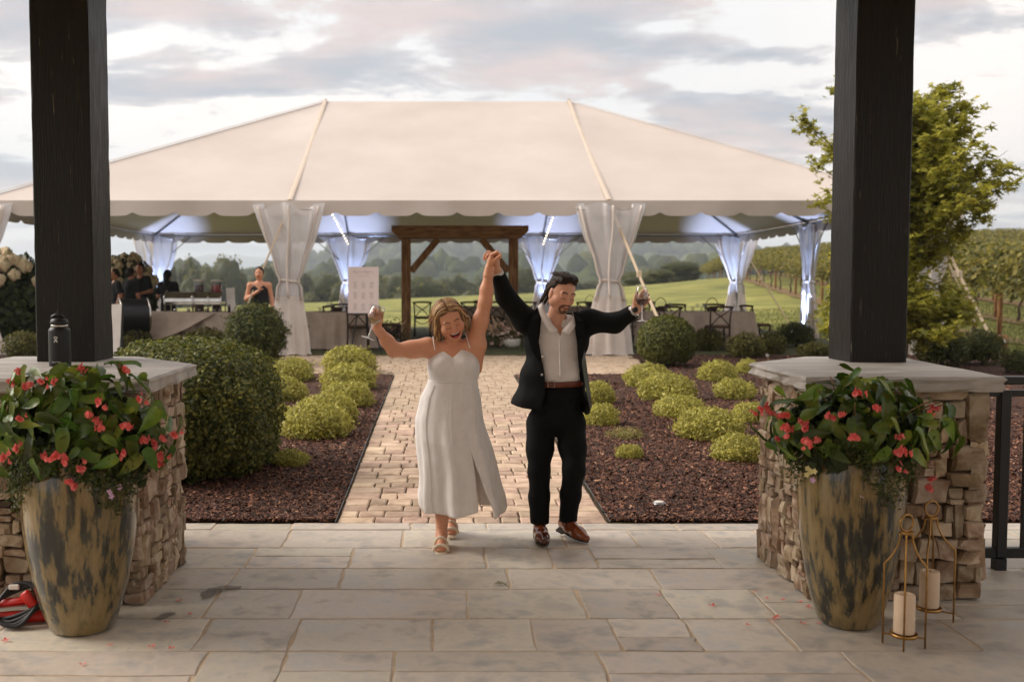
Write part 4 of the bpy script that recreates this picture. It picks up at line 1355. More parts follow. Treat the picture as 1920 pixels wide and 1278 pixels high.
for x_, mt_, lb in ((P(373, 560, BY + .3).x, m_juice2, 'drink dispenser of dark red punch behind the chafing dishes'), (P(406, 560, BY + .3).x, m_juice, 'drink dispenser of bright red punch beside the small card')):
    t = thing('drink_dispenser', lb, 'dispenser', (x_, BY + .33, bt_.location.z + .765))
    MB().lathe([(.10, 0), (.10, .34), (.085, .38)], 16).build('stand', m_steel, t, smooth=True)
    MB().lathe([(.10, .381), (.105, .40), (.105, .56), (.10, .57)], 16).build('drink', mt_, t, smooth=True)
    MB().lathe([(.112, .381), (.116, .40), (.116, .62), (.11, .63), (.108, .63), (.112, .40)], 16, capt=False, capb=False).build('jar', m_glass, t, smooth=True)
    MB().lathe([(.118, .631), (.118, .66), (.03, .675)], 16).build('lid', m_white, t, smooth=True)
cc = P(431, 583, BY)
t = thing('menu_card', 'tall curling white menu card at the end of the buffet', 'card', (cc.x, BY - .05, bt_.location.z + .766))
V = []; F = []
for k in range(10):
    z = .5 * k / 9; y = .02 - .14 * (k / 9) ** 2 * -1; x = .05 - .06 * (k / 9)
    V += [(-.09 + x, y, z), (.09 + x, y + .01, z)]
F = [(2 * k, 2 * k + 1, 2 * k + 3, 2 * k + 2) for k in range(9)]
mobj('card', V, F, m_white, t)
MB().tube([(.02, .2, 0), (-.01, .17, .48)], .008, 6).build('prop', m_black, t)
t = thing('pepper_mill', 'small dark pepper mill beside the menu card', 'mill', (cc.x + .05, BY - .3, bt_.location.z + .766))
MB().lathe([(.035, 0), (.028, .05), (.034, .09), (.02, .11), (.026, .14), (.008, .15)], 12).build('mill', m_fix, t, smooth=True)
# drum with chrome hoops standing on a folding stand
dg = gnd(P(252, 640, 19.9).x, 19.9)
t = thing('bass_drum', 'black drum shell with chrome hoops and brown head beside the buffet', 'drum', (dg[0], dg[1], dg[2] + .014))
m_skin = mat('drum_head', [s2l((70, 44, 24)), s2l((120, 78, 42))], scale=3, stretch=(1, 1, .3), rough=.4)
Mx = Matrix.Rotation(R(-64), 3, 'Z') @ Matrix.Rotation(R(90), 3, 'X')
MB().lathe([(.33, -.28), (.33, .28)], 32, (0, 0, .72), Mx).build('shell', m_black, t, smooth=False)
for q in (-.28, .26):
    MB().lathe([(.335, q - .012), (.352, q), (.352, q + .02), (.335, q + .03)], 32, (0, 0, .72), Mx, False, False).build('hoop', m_steel, t, smooth=True)
MB().lathe([(.325, .285), (.325, .288)], 32, (0, 0, .72), Mx).build('drum_head', m_skin, t)
MB().lathe([(.325, -.288), (.325, -.285)], 32, (0, 0, .72), Mx).build('drum_head', m_skin, t)
for a in (.9, 2.2, 4.1, 5.3):
    d = Vector((math.cos(a) * .21, math.sin(a) * .21, 0))
    MB().tube([(d.x, d.y, 0), (d.x * .7, d.y * .7, .42)], .016, 6).build('leg', m_black, t)
MB().box((0, 0, .20), (.36, .3, .35), bev=.03).build('case', m_black, t)
# ---------------------------------------------------------------- shrubs
def shrub(name, me, loc, label, cat='shrub', group=None, rz=0, sc=(1, 1, 1), stem=True):
    t = thing(name, label, cat, loc, rz, group)
    inst('foliage', me, t, (0, 0, 0), (0, 0, 0), sc)
    if stem: inst('stem', stem_me, t, (0, 0, -.02), (0, 0, 0), (sc[0], sc[1], sc[2]))
    return t
stem_me = MB().tube([(0, 0, 0), (.01, 0, .12), (0, .01, .22)], [.03, .024, .014], 7).mesh('stem', m_bark, True)
box_c = [(.040, .054, .010), (.080, .096, .016), (.16, .168, .028), (.28, .26, .055)]
def onb(x, y): return gnd(x, y)
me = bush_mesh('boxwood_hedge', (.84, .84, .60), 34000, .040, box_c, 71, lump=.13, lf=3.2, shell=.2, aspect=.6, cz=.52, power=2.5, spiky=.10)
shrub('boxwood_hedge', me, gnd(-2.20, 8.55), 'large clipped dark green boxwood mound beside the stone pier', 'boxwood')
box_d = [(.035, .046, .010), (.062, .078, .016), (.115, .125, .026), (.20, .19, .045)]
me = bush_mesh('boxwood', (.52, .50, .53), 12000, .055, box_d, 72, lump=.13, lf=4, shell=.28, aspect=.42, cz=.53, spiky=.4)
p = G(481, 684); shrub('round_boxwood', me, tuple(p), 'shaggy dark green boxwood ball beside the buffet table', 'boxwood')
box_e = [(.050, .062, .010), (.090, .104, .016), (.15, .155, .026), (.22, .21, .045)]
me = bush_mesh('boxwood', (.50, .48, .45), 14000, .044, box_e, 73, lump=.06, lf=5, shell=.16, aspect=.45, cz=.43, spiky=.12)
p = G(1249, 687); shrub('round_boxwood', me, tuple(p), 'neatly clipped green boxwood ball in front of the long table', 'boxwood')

gold_c = [(.22, .205, .03), (.40, .37, .06), (.56, .51, .11), (.66, .61, .20)]
gold_meshes = [bush_mesh('golden_shrub', (.36, .36, .23), 4600, .050, gold_c, 80 + k, lump=.20, lf=3.4, shell=.40, aspect=.34, cz=.12, jitter=.9, spiky=.30) for k in range(4)]
sparse = bush_mesh('golden_shrub', (.36, .36, .2), 1300, .045, [(.16, .13, .03), (.34, .30, .08), (.5, .42, .16)], 88, lump=.35, lf=3, shell=.7, aspect=.35, cz=.10, jitter=.9)
def gold(cx_, y1, w, k, label, hs=1.0, me=None, group='low golden shrubs in the mulch beds'):
    b = G(cx_, y1 - 4)
    wm = w / FPX * b.y
    y = b.y + wm * .42
    x = P(cx_, y1, y).x
    s_ = wm / .72
    shrub('golden_shrub', me or gold_meshes[k % 4], gnd(x, y), label, 'shrub', group, rz=k * 1.9, sc=(s_, s_, s_ * hs), stem=False)
LG = [(545, 722, 98, 'low golden shrub nearest the shaggy boxwood ball'), (655, 706, 112, 'golden shrub at the corner where the two paver paths meet'), (656, 738, 112, 'golden shrub second from the path corner in the row along the path'),
      (650, 772, 108, 'golden shrub third from the path corner in the row along the path'), (532, 760, 100, 'golden shrub against the far side of the boxwood mound'), (613, 806, 128, 'broad golden shrub in the middle of the bed beside the boxwood mound'),
      (592, 832, 150, 'widest golden shrub, spreading beside the boxwood mound'), (522, 800, 74, 'golden shrub tucked against the boxwood mound'), (546, 884, 74, 'small golden shrub nearest the patio on the boxwood side')]
for k, (a, b, w, lb) in enumerate(LG): gold(a, b, w * .93, k, lb, hs=.98)
RG = [(1122, 765, 62, 'golden shrub just behind the groom\'s jacket', 1.2), (1128, 806, 66, 'golden shrub beside the groom\'s hip', 1.1), (1180, 868, 52, 'smallest golden shrub, alone in the mulch near the groom\'s leg', .9), (1216, 734, 94, 'golden shrub just in front of the clipped boxwood ball', .8),
      (1250, 760, 112, 'golden shrub second in the row running from the clipped boxwood to the pier', .75), (1274, 792, 98, 'golden shrub third in the row running from the clipped boxwood to the pier', .75), (1330, 836, 128, 'broad golden shrub fourth in the row running from the clipped boxwood to the pier', .8),
      (1386, 876, 108, 'golden shrub at the pier end of the row from the clipped boxwood', .8), (1346, 722, 74, 'golden shrub first in the second row, below the azaleas', .9), (1376, 756, 76, 'golden shrub second in the short row beside the pier', .9), (1408, 800, 72, 'golden shrub half hidden by the red begonia flowers', .9), (1402, 706, 46, 'little golden shrub just past the capstone corner', 1.0)]
for k, (a, b, w, lb, hs) in enumerate(RG): gold(a, b, w, k + 1, lb, hs * 1.2)
gold(1173, 832, 80, 3, 'straggly half bare golden shrub near the groom\'s leg', .7, sparse)

az_c = [(.055, .056, .010), (.10, .10, .018), (.17, .155, .03), (.24, .20, .05)]
az_me = [bush_mesh('azalea', (.36, .34, .27), 3600, .055, az_c, 91 + k, lump=.28, lf=3, shell=.5, aspect=.4, cz=.22, jitter=.8, spiky=.2) for k in range(3)]
az_dark = bush_mesh('azalea', (.36, .34, .27), 3600, .05, [(.045, .052, .010), (.08, .088, .018), (.14, .14, .03)], 95, lump=.25, lf=3, shell=.45, aspect=.4, cz=.24, jitter=.8, spiky=.2)
m_petal = mat('white_bloom', [s2l((236, 228, 214)), s2l((248, 242, 232))], scale=9, rough=.7, trl=.2)
bloom_me = None
def flower_mesh(name, mt, r, n=5, cup=.3):
    m = MB()
    for k in range(n):
        a = 2 * math.pi * k / n
        d = Vector((math.cos(a), math.sin(a), 0)); w = Vector((-d.y, d.x, 0))
        m.add([(0, 0, 0), d * r * .55 + w * r * .38 + Vector((0, 0, r * cup * .6)), d * r + Vector((0, 0, r * cup)), d * r * .55 - w * r * .38 + Vector((0, 0, r * cup * .6))], [(0, 1, 2, 3)])
    return m.mesh(name, mt, True)
white_fl = flower_mesh('bloom', m_petal, .045)
def azalea(cx_, y1, w, k, label, dark=False, hs=1.0, blooms=()):
    b = G(cx_, y1 - 3); wm = w / FPX * b.y; y = b.y + wm * .3; x = P(cx_, y1, y).x; s_ = wm / .74
    t = shrub('azalea_shrub', az_dark if dark else az_me[k % 3], gnd(x, y), label, 'shrub', 'azalea shrubs along the tent', rz=k * 2.1, sc=(s_, s_, s_ * hs), stem=True)
    for (dx, dz) in blooms:
        inst('bloom', white_fl, t, (dx * s_ / 1, -.33 * s_, dz * s_), (R(70), 0, dx * 9))
azalea(1327, 662, 66, 0, 'azalea shrub just beside the clipped boxwood ball')
azalea(1398, 676, 74, 1, 'azalea shrub with white blossoms below the long table', blooms=((-.05, .25), (.06, .17), (-.22, .05), (-.1, .4)))
azalea(1446, 668, 62, 2, 'olive azalea shrub between the white-flowered azalea and the dark one')
azalea(1492, 655, 70, 3, 'dark azalea shrub in front of the blue-edged curtain', True, blooms=((-.2, .33),))
azalea(1526, 676, 66, 1, 'low azalea shrub against the base of the timber column', hs=.7)
azalea(1765, 692, 110, 2, 'wide dark azalea shrub beyond the capstone', True, hs=.9)
azalea(1842, 690, 84, 3, 'dark azalea shrub beside the vineyard lawn', True, hs=1.2, blooms=((.16, .42),))
azalea(1912, 706, 66, 0, 'azalea shrub just above the end of the black railing', True)
azalea(248, 664, 80, 0, 'olive azalea shrub in front of the drum', hs=.9)
azalea(388, 668, 96, 1, 'olive azalea shrub in front of the buffet cloth', hs=.8)
azalea(44, 678, 78, 2, 'olive azalea shrub in front of the hydrangea')

# hydrangeas with cream heads
hy_c = [(.025, .036, .010), (.05, .066, .016), (.085, .105, .026)]
m_hyd = mat('hydrangea_cream', [s2l((196, 176, 132)), s2l((222, 206, 168)), s2l((210, 168, 132))], scale=12, rough=.8, bump=1.0, bscale=60, bdist=.02)
head_me = []
for k in range(3):
    V, F, C = core_blob((.085, .085, .11), (1, 1, 1), 120 + k, n=10, lump=.35)
    V = V * (1 + .18 * vnoise(V, 45, k))[:, None]
    me = make_mesh('flower_head', V, F, True); me.materials.append(m_hyd); head_me.append(me)
hy_me = bush_mesh('hydrangea', (1.0, .8, 1.0), 6500, .15, hy_c, 97, lump=.2, lf=2.5, shell=.4, aspect=.6, cz=1.0, jitter=.7)
def hydrangea(x, y, s, label, heads, seed):
    t = shrub('hydrangea_bush', hy_me, gnd(x, y), label, 'hydrangea', rz=seed, sc=(s, s, s))
    g = np.random.default_rng(seed)
    c, sn = math.cos(-seed), math.sin(-seed)
    for k in range(heads):
        a = g.uniform(-1.3, 1.3) - math.pi / 2; e = g.uniform(.05, 1.25)
        d = np.array([math.cos(a) * math.cos(e), math.sin(a) * math.cos(e), math.sin(e)])
        p_ = d * np.array([1.0, .82, 1.03]) * s + np.array([0, 0, s])
        q = (p_[0] * c - p_[1] * sn, p_[0] * sn + p_[1] * c, p_[2])
        k_ = s * g.uniform(.85, 1.35)
        inst('flower_head', head_me[k % 3], t, q, (g.normal(0, .4), g.normal(0, .4), 0), (k_, k_, k_))
hydrangea(-9.0, 20.4, 1.02, 'tall hydrangea bush with cream flower heads beside the tent corner curtain', 46, 3)
hydrangea(P(232, 560, 24.5).x, 24.5, 1.02, 'hydrangea bush with cream heads behind the buffet staff', 40, 5)
hydrangea(P(172, 560, 24.8).x, 24.8, .9, 'hydrangea bush hidden mostly by the dark column', 22, 6)

# ---------------------------------------------------------------- potted begonias
m_pot = bpy.data.materials.new('drip_glaze'); m_pot.use_nodes = True
t_ = m_pot.node_tree; b_ = t_.nodes['Principled BSDF']
tc_ = t_.nodes.new('ShaderNodeTexCoord'); mp_ = t_.nodes.new('ShaderNodeMapping'); mp_.inputs['Scale'].default_value = (22, 22, 4.2); t_.links.new(tc_.outputs['Object'], mp_.inputs[0])
n1 = t_.nodes.new('ShaderNodeTexNoise'); n1.inputs['Scale'].default_value = 1.0; n1.inputs['Detail'].default_value = 7; n1.inputs['Roughness'].default_value = .65; t_.links.new(mp_.outputs[0], n1.inputs['Vector'])
n2 = t_.nodes.new('ShaderNodeTexNoise'); n2.inputs['Scale'].default_value = 3.0; t_.links.new(tc_.outputs['Object'], n2.inputs['Vector'])
ad = t_.nodes.new('ShaderNodeMath'); ad.operation = 'MULTIPLY_ADD'; ad.inputs[1].default_value = .55; t_.links.new(n2.outputs['Fac'], ad.inputs[0]); t_.links.new(n1.outputs['Fac'], ad.inputs[2])
ra_ = t_.nodes.new('ShaderNodeValToRGB')
el = ra_.color_ramp.elements
for pos, c in ((.55, s2l((18, 18, 16))), (.66, s2l((34, 34, 26))), (.72, s2l((60, 58, 42))), (.76, s2l((106, 90, 56))), (.88, s2l((132, 112, 72)))):
    e = el.new(pos); e.color = (*c, 1)
el.remove(el[0]); el.remove(el[-1])
t_.links.new(ad.outputs[0], ra_.inputs[0]); t_.links.new(ra_.outputs[0], b_.inputs['Base Color'])
b_.inputs['Roughness'].default_value = .22; b_.inputs['Coat Weight'].default_value = .4
bu_ = t_.nodes.new('ShaderNodeBump'); bu_.inputs['Strength'].default_value = .25; bu_.inputs['Distance'].default_value = .01; t_.links.new(n1.outputs['Fac'], bu_.inputs['Height']); t_.links.new(bu_.outputs[0], b_.inputs['Normal'])
m_soil = mat('potting_soil', [s2l((34, 26, 20)), s2l((56, 44, 34))], scale=30, rough=1.0)
m_bleaf = mat('begonia_leaf', [s2l((46, 72, 22)), s2l((82, 106, 32)), s2l((126, 134, 50))], scale=5, rough=.36, rnd=.55, hue=.025, offs=True, trl=.2, bump=.4, bscale=30, bdist=.004)
m_bflow = mat('coral_petal', [s2l((216, 80, 78)), s2l((236, 112, 108)), s2l((244, 150, 142))], scale=30, rough=.6, trl=.25, rnd=.15)
m_stemg = mat('green_stem', [s2l((96, 90, 44)), s2l((120, 80, 50))], scale=10, rough=.6)
m_yel = mat('pale_yellow_petal', [s2l((226, 210, 140)), s2l((240, 228, 170))], scale=20, rough=.6)
m_lil = mat('lilac_petal', [s2l((196, 150, 190)), s2l((220, 186, 212))], scale=20, rough=.6)
def begonia_leaf(seed):
    g = np.random.default_rng(seed)
    n = 7; V = []; F = []
    L = .135
    for i in range(n):
        t = i / (n - 1)
        w = .036 * math.sin(math.pi * min(1, t * .85 + .15)) ** .9 * (1 - .55 * t)
        if i == n - 1: w = .001
        z = -.045 * t * t + .004 * math.sin(9 * t)
        y = L * t; sk = .008 * t * t
        V += [(-w * 1.15 + sk, y, z + .012), (sk, y, z), (w * .85 + sk, y, z + .010)]
    F = [(3 * i + j, 3 * i + j + 1, 3 * i + j + 4, 3 * i + j + 3) for i in range(n - 1) for j in range(2)]
    me = make_mesh('leaf', V, F, True); me.materials.append(m_bleaf)
    return me
leaf_mes = [begonia_leaf(k) for k in range(3)]
def cluster_mesh(seed):
    g = np.random.default_rng(seed)
    m = MB()
    for k in range(7):
        c = Vector(g.normal(0, .012, 3)) if k else Vector((0, 0, 0))
        r = g.uniform(.009, .015)
        a = g.uniform(0, 6.28)
        d = Vector((math.cos(a), math.sin(a), g.uniform(-.8, .2))).normalized(); u = d.orthogonal().normalized(); v = d.cross(u)
        for sg in (-1, 1):     # paired heart-shaped petals
            ring = [c + d * (.2 * r)] + [c + u * (sg * r * math.sin(q) * 1.15 + sg * .1 * r) + v * (r * math.cos(q)) + d * (r * .35 * math.sin(q)) for q in np.linspace(0, math.pi, 6)]
            m.add(ring, [(0, i, i + 1) for i in range(1, 6)])
        m.tube([c, c + Vector((0, 0, .018))], .0022, 4)
    return m.mesh('flower_cluster', m_bflow, True)
clus = [cluster_mesh(k) for k in range(4)]
five = {k: flower_mesh('small_flower', mt, .016, 5, .15) for k, mt in (('y', m_yel), ('l', m_lil))}
def planter(cx_, cy_, label, seed, clusters, leaves, trail, small, top=.44, sr=1.0, sz=1.0):
    t = thing('potted_begonia', label, 'planter', (cx_, cy_, 0.002))
    prof = [(.135, 0), (.15, .012), (.188, .10), (.222, .22), (.248, .36), (.264, .50), (.268, .60), (.258, .70), (.245, .735), (.252, .75), (.262, .765), (.255, .78), (.235, .78), (.228, .76), (.235, .70)]
    prof = [(r_ * sr, z_ * sz) for r_, z_ in prof]; RIM = .78 * sz
    auto_smooth(MB().lathe(prof, 44, capt=False).build('pot', m_pot, t), 60)
    MB().lathe([(.232 * sr, RIM - .055), (.10 * sr, RIM - .045)], 24, capb=False).build('soil', m_soil, t)
    g = np.random.default_rng(seed)
    def put_leaf(p_, aim, s, roll=0.0):
        aim = Vector(aim).normalized()
        q = aim.to_track_quat('Y', 'Z') @ Matrix.Rotation(roll, 4, 'Y').to_quaternion()
        o = inst('leaf', leaf_mes[int(g.integers(0, 3))], t, p_, (0, 0, 0), (s, s, s))
        o.rotation_euler = q.to_euler()
    m = MB()
    stems = []
    for k in range(26):
        a = 2 * math.pi * k / 26 + g.normal(0, .15); rr = g.uniform(.12, .46); hh = g.uniform(.02, .32) * (1.2 - rr)
        tip = Vector((math.cos(a) * rr, math.sin(a) * rr * .85, RIM + .02 + hh))
        base = Vector((math.cos(a) * .08, math.sin(a) * .08, RIM - .06))
        mid = (base + tip) / 2 + Vector((0, 0, .09))
        pts = [base * (1 - s_) ** 2 + mid * 2 * s_ * (1 - s_) + tip * s_ * s_ for s_ in np.linspace(0, 1, 7)]
        m.tube(pts, [.006, .006, .005, .005, .004, .004, .003], 5)
        stems.append(pts)
    m.build('stems', m_stemg, t, smooth=True)
    # leaves lie over a mounded crown, tips outwards and down
    for k in range(leaves):
        a = g.uniform(0, 2 * math.pi); e = math.asin(g.uniform(-.12, 1.0))
        if k < leaves * .6: a = g.uniform(math.pi, 2 * math.pi)
        d = Vector((math.cos(a) * math.cos(e), math.sin(a) * math.cos(e), math.sin(e)))
        kk = g.uniform(.70, 1.04) if k % 5 else g.uniform(1.0, 1.22)
        p_ = Vector((d.x * .42 * kk, d.y * .32 * kk, RIM + d.z * top * kk))
        nr_ = Vector((d.x / .42, d.y / .32, d.z / top)).normalized()
        side = Vector((g.normal(0, .7), g.normal(0, .7), g.normal(-.55, .5)))
        aim = side - nr_ * side.dot(nr_) * .75
        aim.normalize()
        s_ = g.uniform(.55, 1.2)
        zq = (nr_ + Vector(g.normal(0, .35, 3)))
        yv = aim; zv = (zq - yv * zq.dot(yv)).normalized(); xv = yv.cross(zv)
        o = inst('leaf', leaf_mes[int(g.integers(0, 3))], t, p_ - aim * .05 * s_, (0, 0, 0), (s_, s_, s_))
        o.rotation_euler = Matrix((xv, yv, zv)).transposed().to_euler()
    n = 2200
    dv = sph_dirs(n, g, .5); pts = dv * np.array([.35, .27, top * .8]) * g.uniform(.5, 1, (n, 1)) + np.array([0, 0, RIM])
    V, F, C = leaf_cloud(pts, dv, .07, [(.020, .034, .008), (.040, .060, .014)], aspect=.6, seed=seed + 9)
    o = mobj('inner_foliage', V, F, m_bush_leaf, t, colors=C); o['kind'] = 'stuff'
    for (px_, py_) in clusters:          # clusters as the photograph shows them, on the near side of the plant
        dr = ray(px_, py_)                    # where that line of sight meets the mound of leaves
        rd = np.array([.44, .36, top + .04]); c3 = np.array([cx_, cy_, RIM])
        o3 = (np.array(CAM) - c3) / rd; d3 = np.array(dr) / rd
        A3 = d3 @ d3; B3 = o3 @ d3; C3 = o3 @ o3 - 1; ds = B3 * B3 - A3 * C3
        w_ = CAM + dr * float((-B3 - math.sqrt(max(ds, 0))) / A3) if ds > 0 else P(px_, py_, cy_ - .05)
        if ds > 0: w_ = w_ - dr * .02
        o = inst('flower_cluster', clus[int(g.integers(0, 4))], t, (w_.x - cx_, w_.y - cy_, w_.z), (g.normal(0, .3), g.normal(0, .3), g.uniform(0, 6)), (g.uniform(.75, 1.1),) * 3)
    # trailing fine foliage over the rim
    n = trail
    a = g.uniform(-math.pi, 0.15, n); a[: n // 4] = g.uniform(0, math.pi, n // 4)
    dd = g.random(n) ** 1.3
    lob = np.clip(.5 + .5 * np.sin(a * 3 + seed), .1, 1)
    rr = .25 * sr + .05 * np.sin(dd * 3) + g.normal(0, .03, n)
    pts = np.stack([np.cos(a) * rr, np.sin(a) * rr, .80 * sz - dd * .30 * lob + g.normal(0, .02, n)], 1)
    nr = np.stack([np.cos(a), np.sin(a), .5 + 0 * a], 1)
    V, F, C = leaf_cloud(pts, nr, .022, [(.03, .045, .008), (.065, .085, .014), (.11, .12, .022)], aspect=.4, droop=.8, seed=seed)
    o = mobj('trailing_foliage', V, F, m_bush_leaf, t, colors=C); o['kind'] = 'stuff'
    for (px_, py_, kind) in small:
        w_ = P(px_, py_, cy_ - .24)
        rq = math.hypot(w_.x - cx_, w_.y - cy_); fq = min(1.0, .315 / rq); w_ = Vector((cx_ + (w_.x - cx_) * fq, cy_ + (w_.y - cy_) * fq, w_.z))
        inst('small_flower', five[kind], t, (w_.x - cx_, w_.y - cy_, w_.z), (R(75), 0, 0), (1, 1, 1))
    return t
planter(-1.727, 4.73, 'tall drip-glazed pot of coral begonias standing against the bottle pier', 41,
        [(38, 700), (20, 715), (52, 725), (75, 715), (98, 718), (150, 690), (235, 695), (262, 750), (185, 755), (35, 785), (180, 792), (165, 780), (188, 805), (232, 800), (240, 802), (28, 842), (8, 858), (85, 855), (100, 858), (108, 852), (122, 868), (150, 880), (130, 905), (140, 912), (232, 850), (272, 828), (288, 832), (325, 815), (308, 825), (300, 855), (298, 872)], 300, 5200,
        [(208, 924, 'l'), (214, 932, 'l'), (245, 918, 'l')], top=.40, sr=1.0, sz=1.10)
planter(2.0, 4.80, 'tall drip-glazed pot of coral begonias standing beside the gold lanterns', 43,
        [(1425, 768), (1436, 762), (1446, 775), (1418, 776), (1462, 782), (1475, 780), (1506, 792), (1508, 806), (1474, 806), (1476, 820), (1458, 825), (1512, 830), (1518, 838), (1530, 826), (1552, 780), (1562, 785), (1578, 778), (1606, 738), (1595, 822), (1604, 822), (1645, 768), (1688, 822), (1690, 846), (1682, 850), (1686, 880), (1745, 900), (1745, 918), (1748, 762), (1755, 768), (1742, 775)], 260, 4200,
        [(1487, 890, 'y'), (1507, 888, 'y'), (1470, 885, 'y'), (1464, 897, 'y'), (1617, 928, 'l'), (1500, 905, 'l')], top=.30, sr=.93, sz=1.15)

# ---------------------------------------------------------------- lanterns, candles, bottle, cable, petals
m_gold = mat('brushed_gold', [s2l((150, 112, 60)), s2l((182, 140, 80))], scale=30, rough=.38, metal=.85)
m_wax = mat('ivory_wax', [s2l((222, 196, 166)), s2l((236, 212, 184))], scale=8, rough=.5, sss=.0, trl=.12)
def lantern(px_, py_bottom, H, w, rz, label, clabel):
    p = G(px_, py_bottom)
    t = thing('wire_lantern', label, 'lantern', (p.x, p.y, .003), rz)
    hw = w / 2; zs = H * .60; zn = H * .845
    for sx in (-1, 1):
        for sy in (-1, 1):
            c = Vector((sx * hw, sy * hw, 0)); n_ = Vector((sx * .018, sy * .018, 0))
            pts = [c, c + Vector((0, 0, zs))]
            for s_ in np.linspace(.12, 1, 8):
                f = 1 - (1 - s_) ** 0.5 if False else s_
                q = c * (1 - f) ** 2.2 + n_ * (1 - (1 - f) ** 2.2)
                pts.append(Vector((q.x, q.y, zs + (zn - zs) * f)))
            MB().tube(pts, .0045, 6).build('upright', m_gold, t, smooth=True)
    for k in range(4):
        a = k * math.pi / 2
        p1 = Vector((hw * (1 if k in (0, 3) else -1), hw * (1 if k in (0, 1) else -1), .045))
        MB().tube([p1, (p1.x * .2, p1.y * .2, .045)], .004, 6).build('tray_arm', m_gold, t)
    MB().lathe([(.056, .044), (.060, .046), (.060, .060), (.056, .060), (.055, .05)], 24).build('tray', m_gold, t, smooth=True)
    MB().lathe([(.03, zn - .004), (.03, zn + .006)], 16).build('neck_plate', m_gold, t)
    rr = H * .062
    MB().tube([(math.cos(a) * rr, 0, zn + .006 + rr + math.sin(a) * rr) for a in np.linspace(0, 2 * np.pi, 24, endpoint=False)], .005, 6, closed=True).build('ring', m_gold, t, smooth=True)
    cnd = thing('pillar_candle', clabel, 'candle', (p.x, p.y, .065))
    V = []
    auto_smooth(MB().lathe([(.044, 0), (.046, .004), (.046, .165), (.043, .178), (.034, .180), (.028, .168), (.0, .164)], 28).build('wax', m_wax, cnd), 50)
    MB().tube([(0, 0, .163), (.002, 0, .182)], .0015, 5).build('wick', m_black, cnd)
lantern(1694, 1212, .62, .125, R(20), 'gold wire lantern with ring handle standing in front of its taller twin', 'ivory pillar candle in the front gold lantern')
lantern(1741, 1160, .60, .155, R(12), 'gold wire lantern with ring handle set back against the stone pier', 'ivory pillar candle in the gold lantern by the pier')

m_matte = mat('matte_black_steel', [s2l((9, 9, 10)), s2l((15, 15, 16))], scale=60, rough=.45)
m_print = mat('white_print', [s2l((206, 204, 200)), s2l((220, 218, 214))], scale=20, rough=.6)
bp = Vector((P(113, 686, 5.78).x, 5.78, CAP_Z + .0015))
t = thing('water_bottle', 'matte black water bottle with steel collar standing on the capstone', 'bottle', tuple(bp))
br_ = .062
auto_smooth(MB().lathe([(.057, 0), (.061, .004), (br_, .012), (br_, .20), (.060, .212), (.052, .222), (.047, .227)], 36).build('body', m_matte, t), 50)
MB().lathe([(.048, .227), (.049, .229), (.049, .238), (.047, .240)], 32).build('steel_collar', m_steel, t, smooth=True)
lid = auto_smooth(MB().lathe([(.050, .241), (.052, .245), (.050, .262), (.042, .274), (.022, .280)], 28).build('lid', m_matte, t), 40)
MB().tube([(-.044, 0, .262), (-.036, -.01, .284), (-.01, -.016, .296), (.012, -.012, .294), (.03, -.004, .276)], [.009, .011, .012, .011, .009], 8).build('spout', m_matte, lid, smooth=True)
def on_cyl(x, z, r): a = x / r; return (r * math.sin(a), -r * math.cos(a), z)
def decal(polys, r):
    m = MB()
    for poly in polys: m.add([on_cyl(x, z, r) for x, z in poly], [tuple(range(len(poly)))])
    return m
zc = .155; k = .0125
em = []
for sg in (-1, 1):      # crossed figure with domed head
    em.append([(sg * -.30 * k, zc + .1 * k), (sg * .15 * k, zc + .35 * k), (sg * .95 * k, zc - 1.15 * k), (sg * .55 * k, zc - 1.3 * k)] if sg > 0 else [(.30 * k, zc + .1 * k), (-.55 * k, zc - 1.3 * k), (-.95 * k, zc - 1.15 * k), (-.15 * k, zc + .35 * k)])
for q in range(5):
    a0, a1 = math.pi * q / 5 + .05, math.pi * (q + 1) / 5 - .05
    em.append([(math.cos(a0) * k, zc + .75 * k + math.sin(a0) * .75 * k), (math.cos(a1) * k, zc + .75 * k + math.sin(a1) * .75 * k), (math.cos(a1) * k * .55, zc + .7 * k + math.sin(a1) * .35 * k), (math.cos(a0) * k * .55, zc + .7 * k + math.sin(a0) * .35 * k)])
em.append([(-k, zc + .72 * k), (-.55 * k, zc + .62 * k), (-.02 * k, zc - .02 * k), (-.3 * k, zc + .02 * k)])
em.append([(k, zc + .72 * k), (.3 * k, zc + .02 * k), (.02 * k, zc - .02 * k), (.55 * k, zc + .62 * k)])
em.append([(-.3 * k, zc + .55 * k), (.3 * k, zc + .55 * k), (.2 * k, zc + .72 * k), (-.2 * k, zc + .72 * k)])
decal(em, br_ + .0006).build('emblem', m_print, t)
fc = bpy.data.curves.new('wordmark', 'FONT'); fc.body = 'Hydro Flask'; fc.size = .012; fc.align_x = 'CENTER'
fo = bpy.data.objects.new('wordmark', fc); COL.objects.link(fo)
bpy.context.view_layer.update()
tm = bpy.data.meshes.new_from_object(fo.evaluated_get(bpy.context.evaluated_depsgraph_get()))
bpy.data.objects.remove(fo)
for v in tm.vertices:
    v.co = on_cyl(v.co.x * .92, v.co.y + .022, br_ + .0006)
tm.materials.append(m_print)
o = bpy.data.objects.new('wordmark', tm); link(o, t)

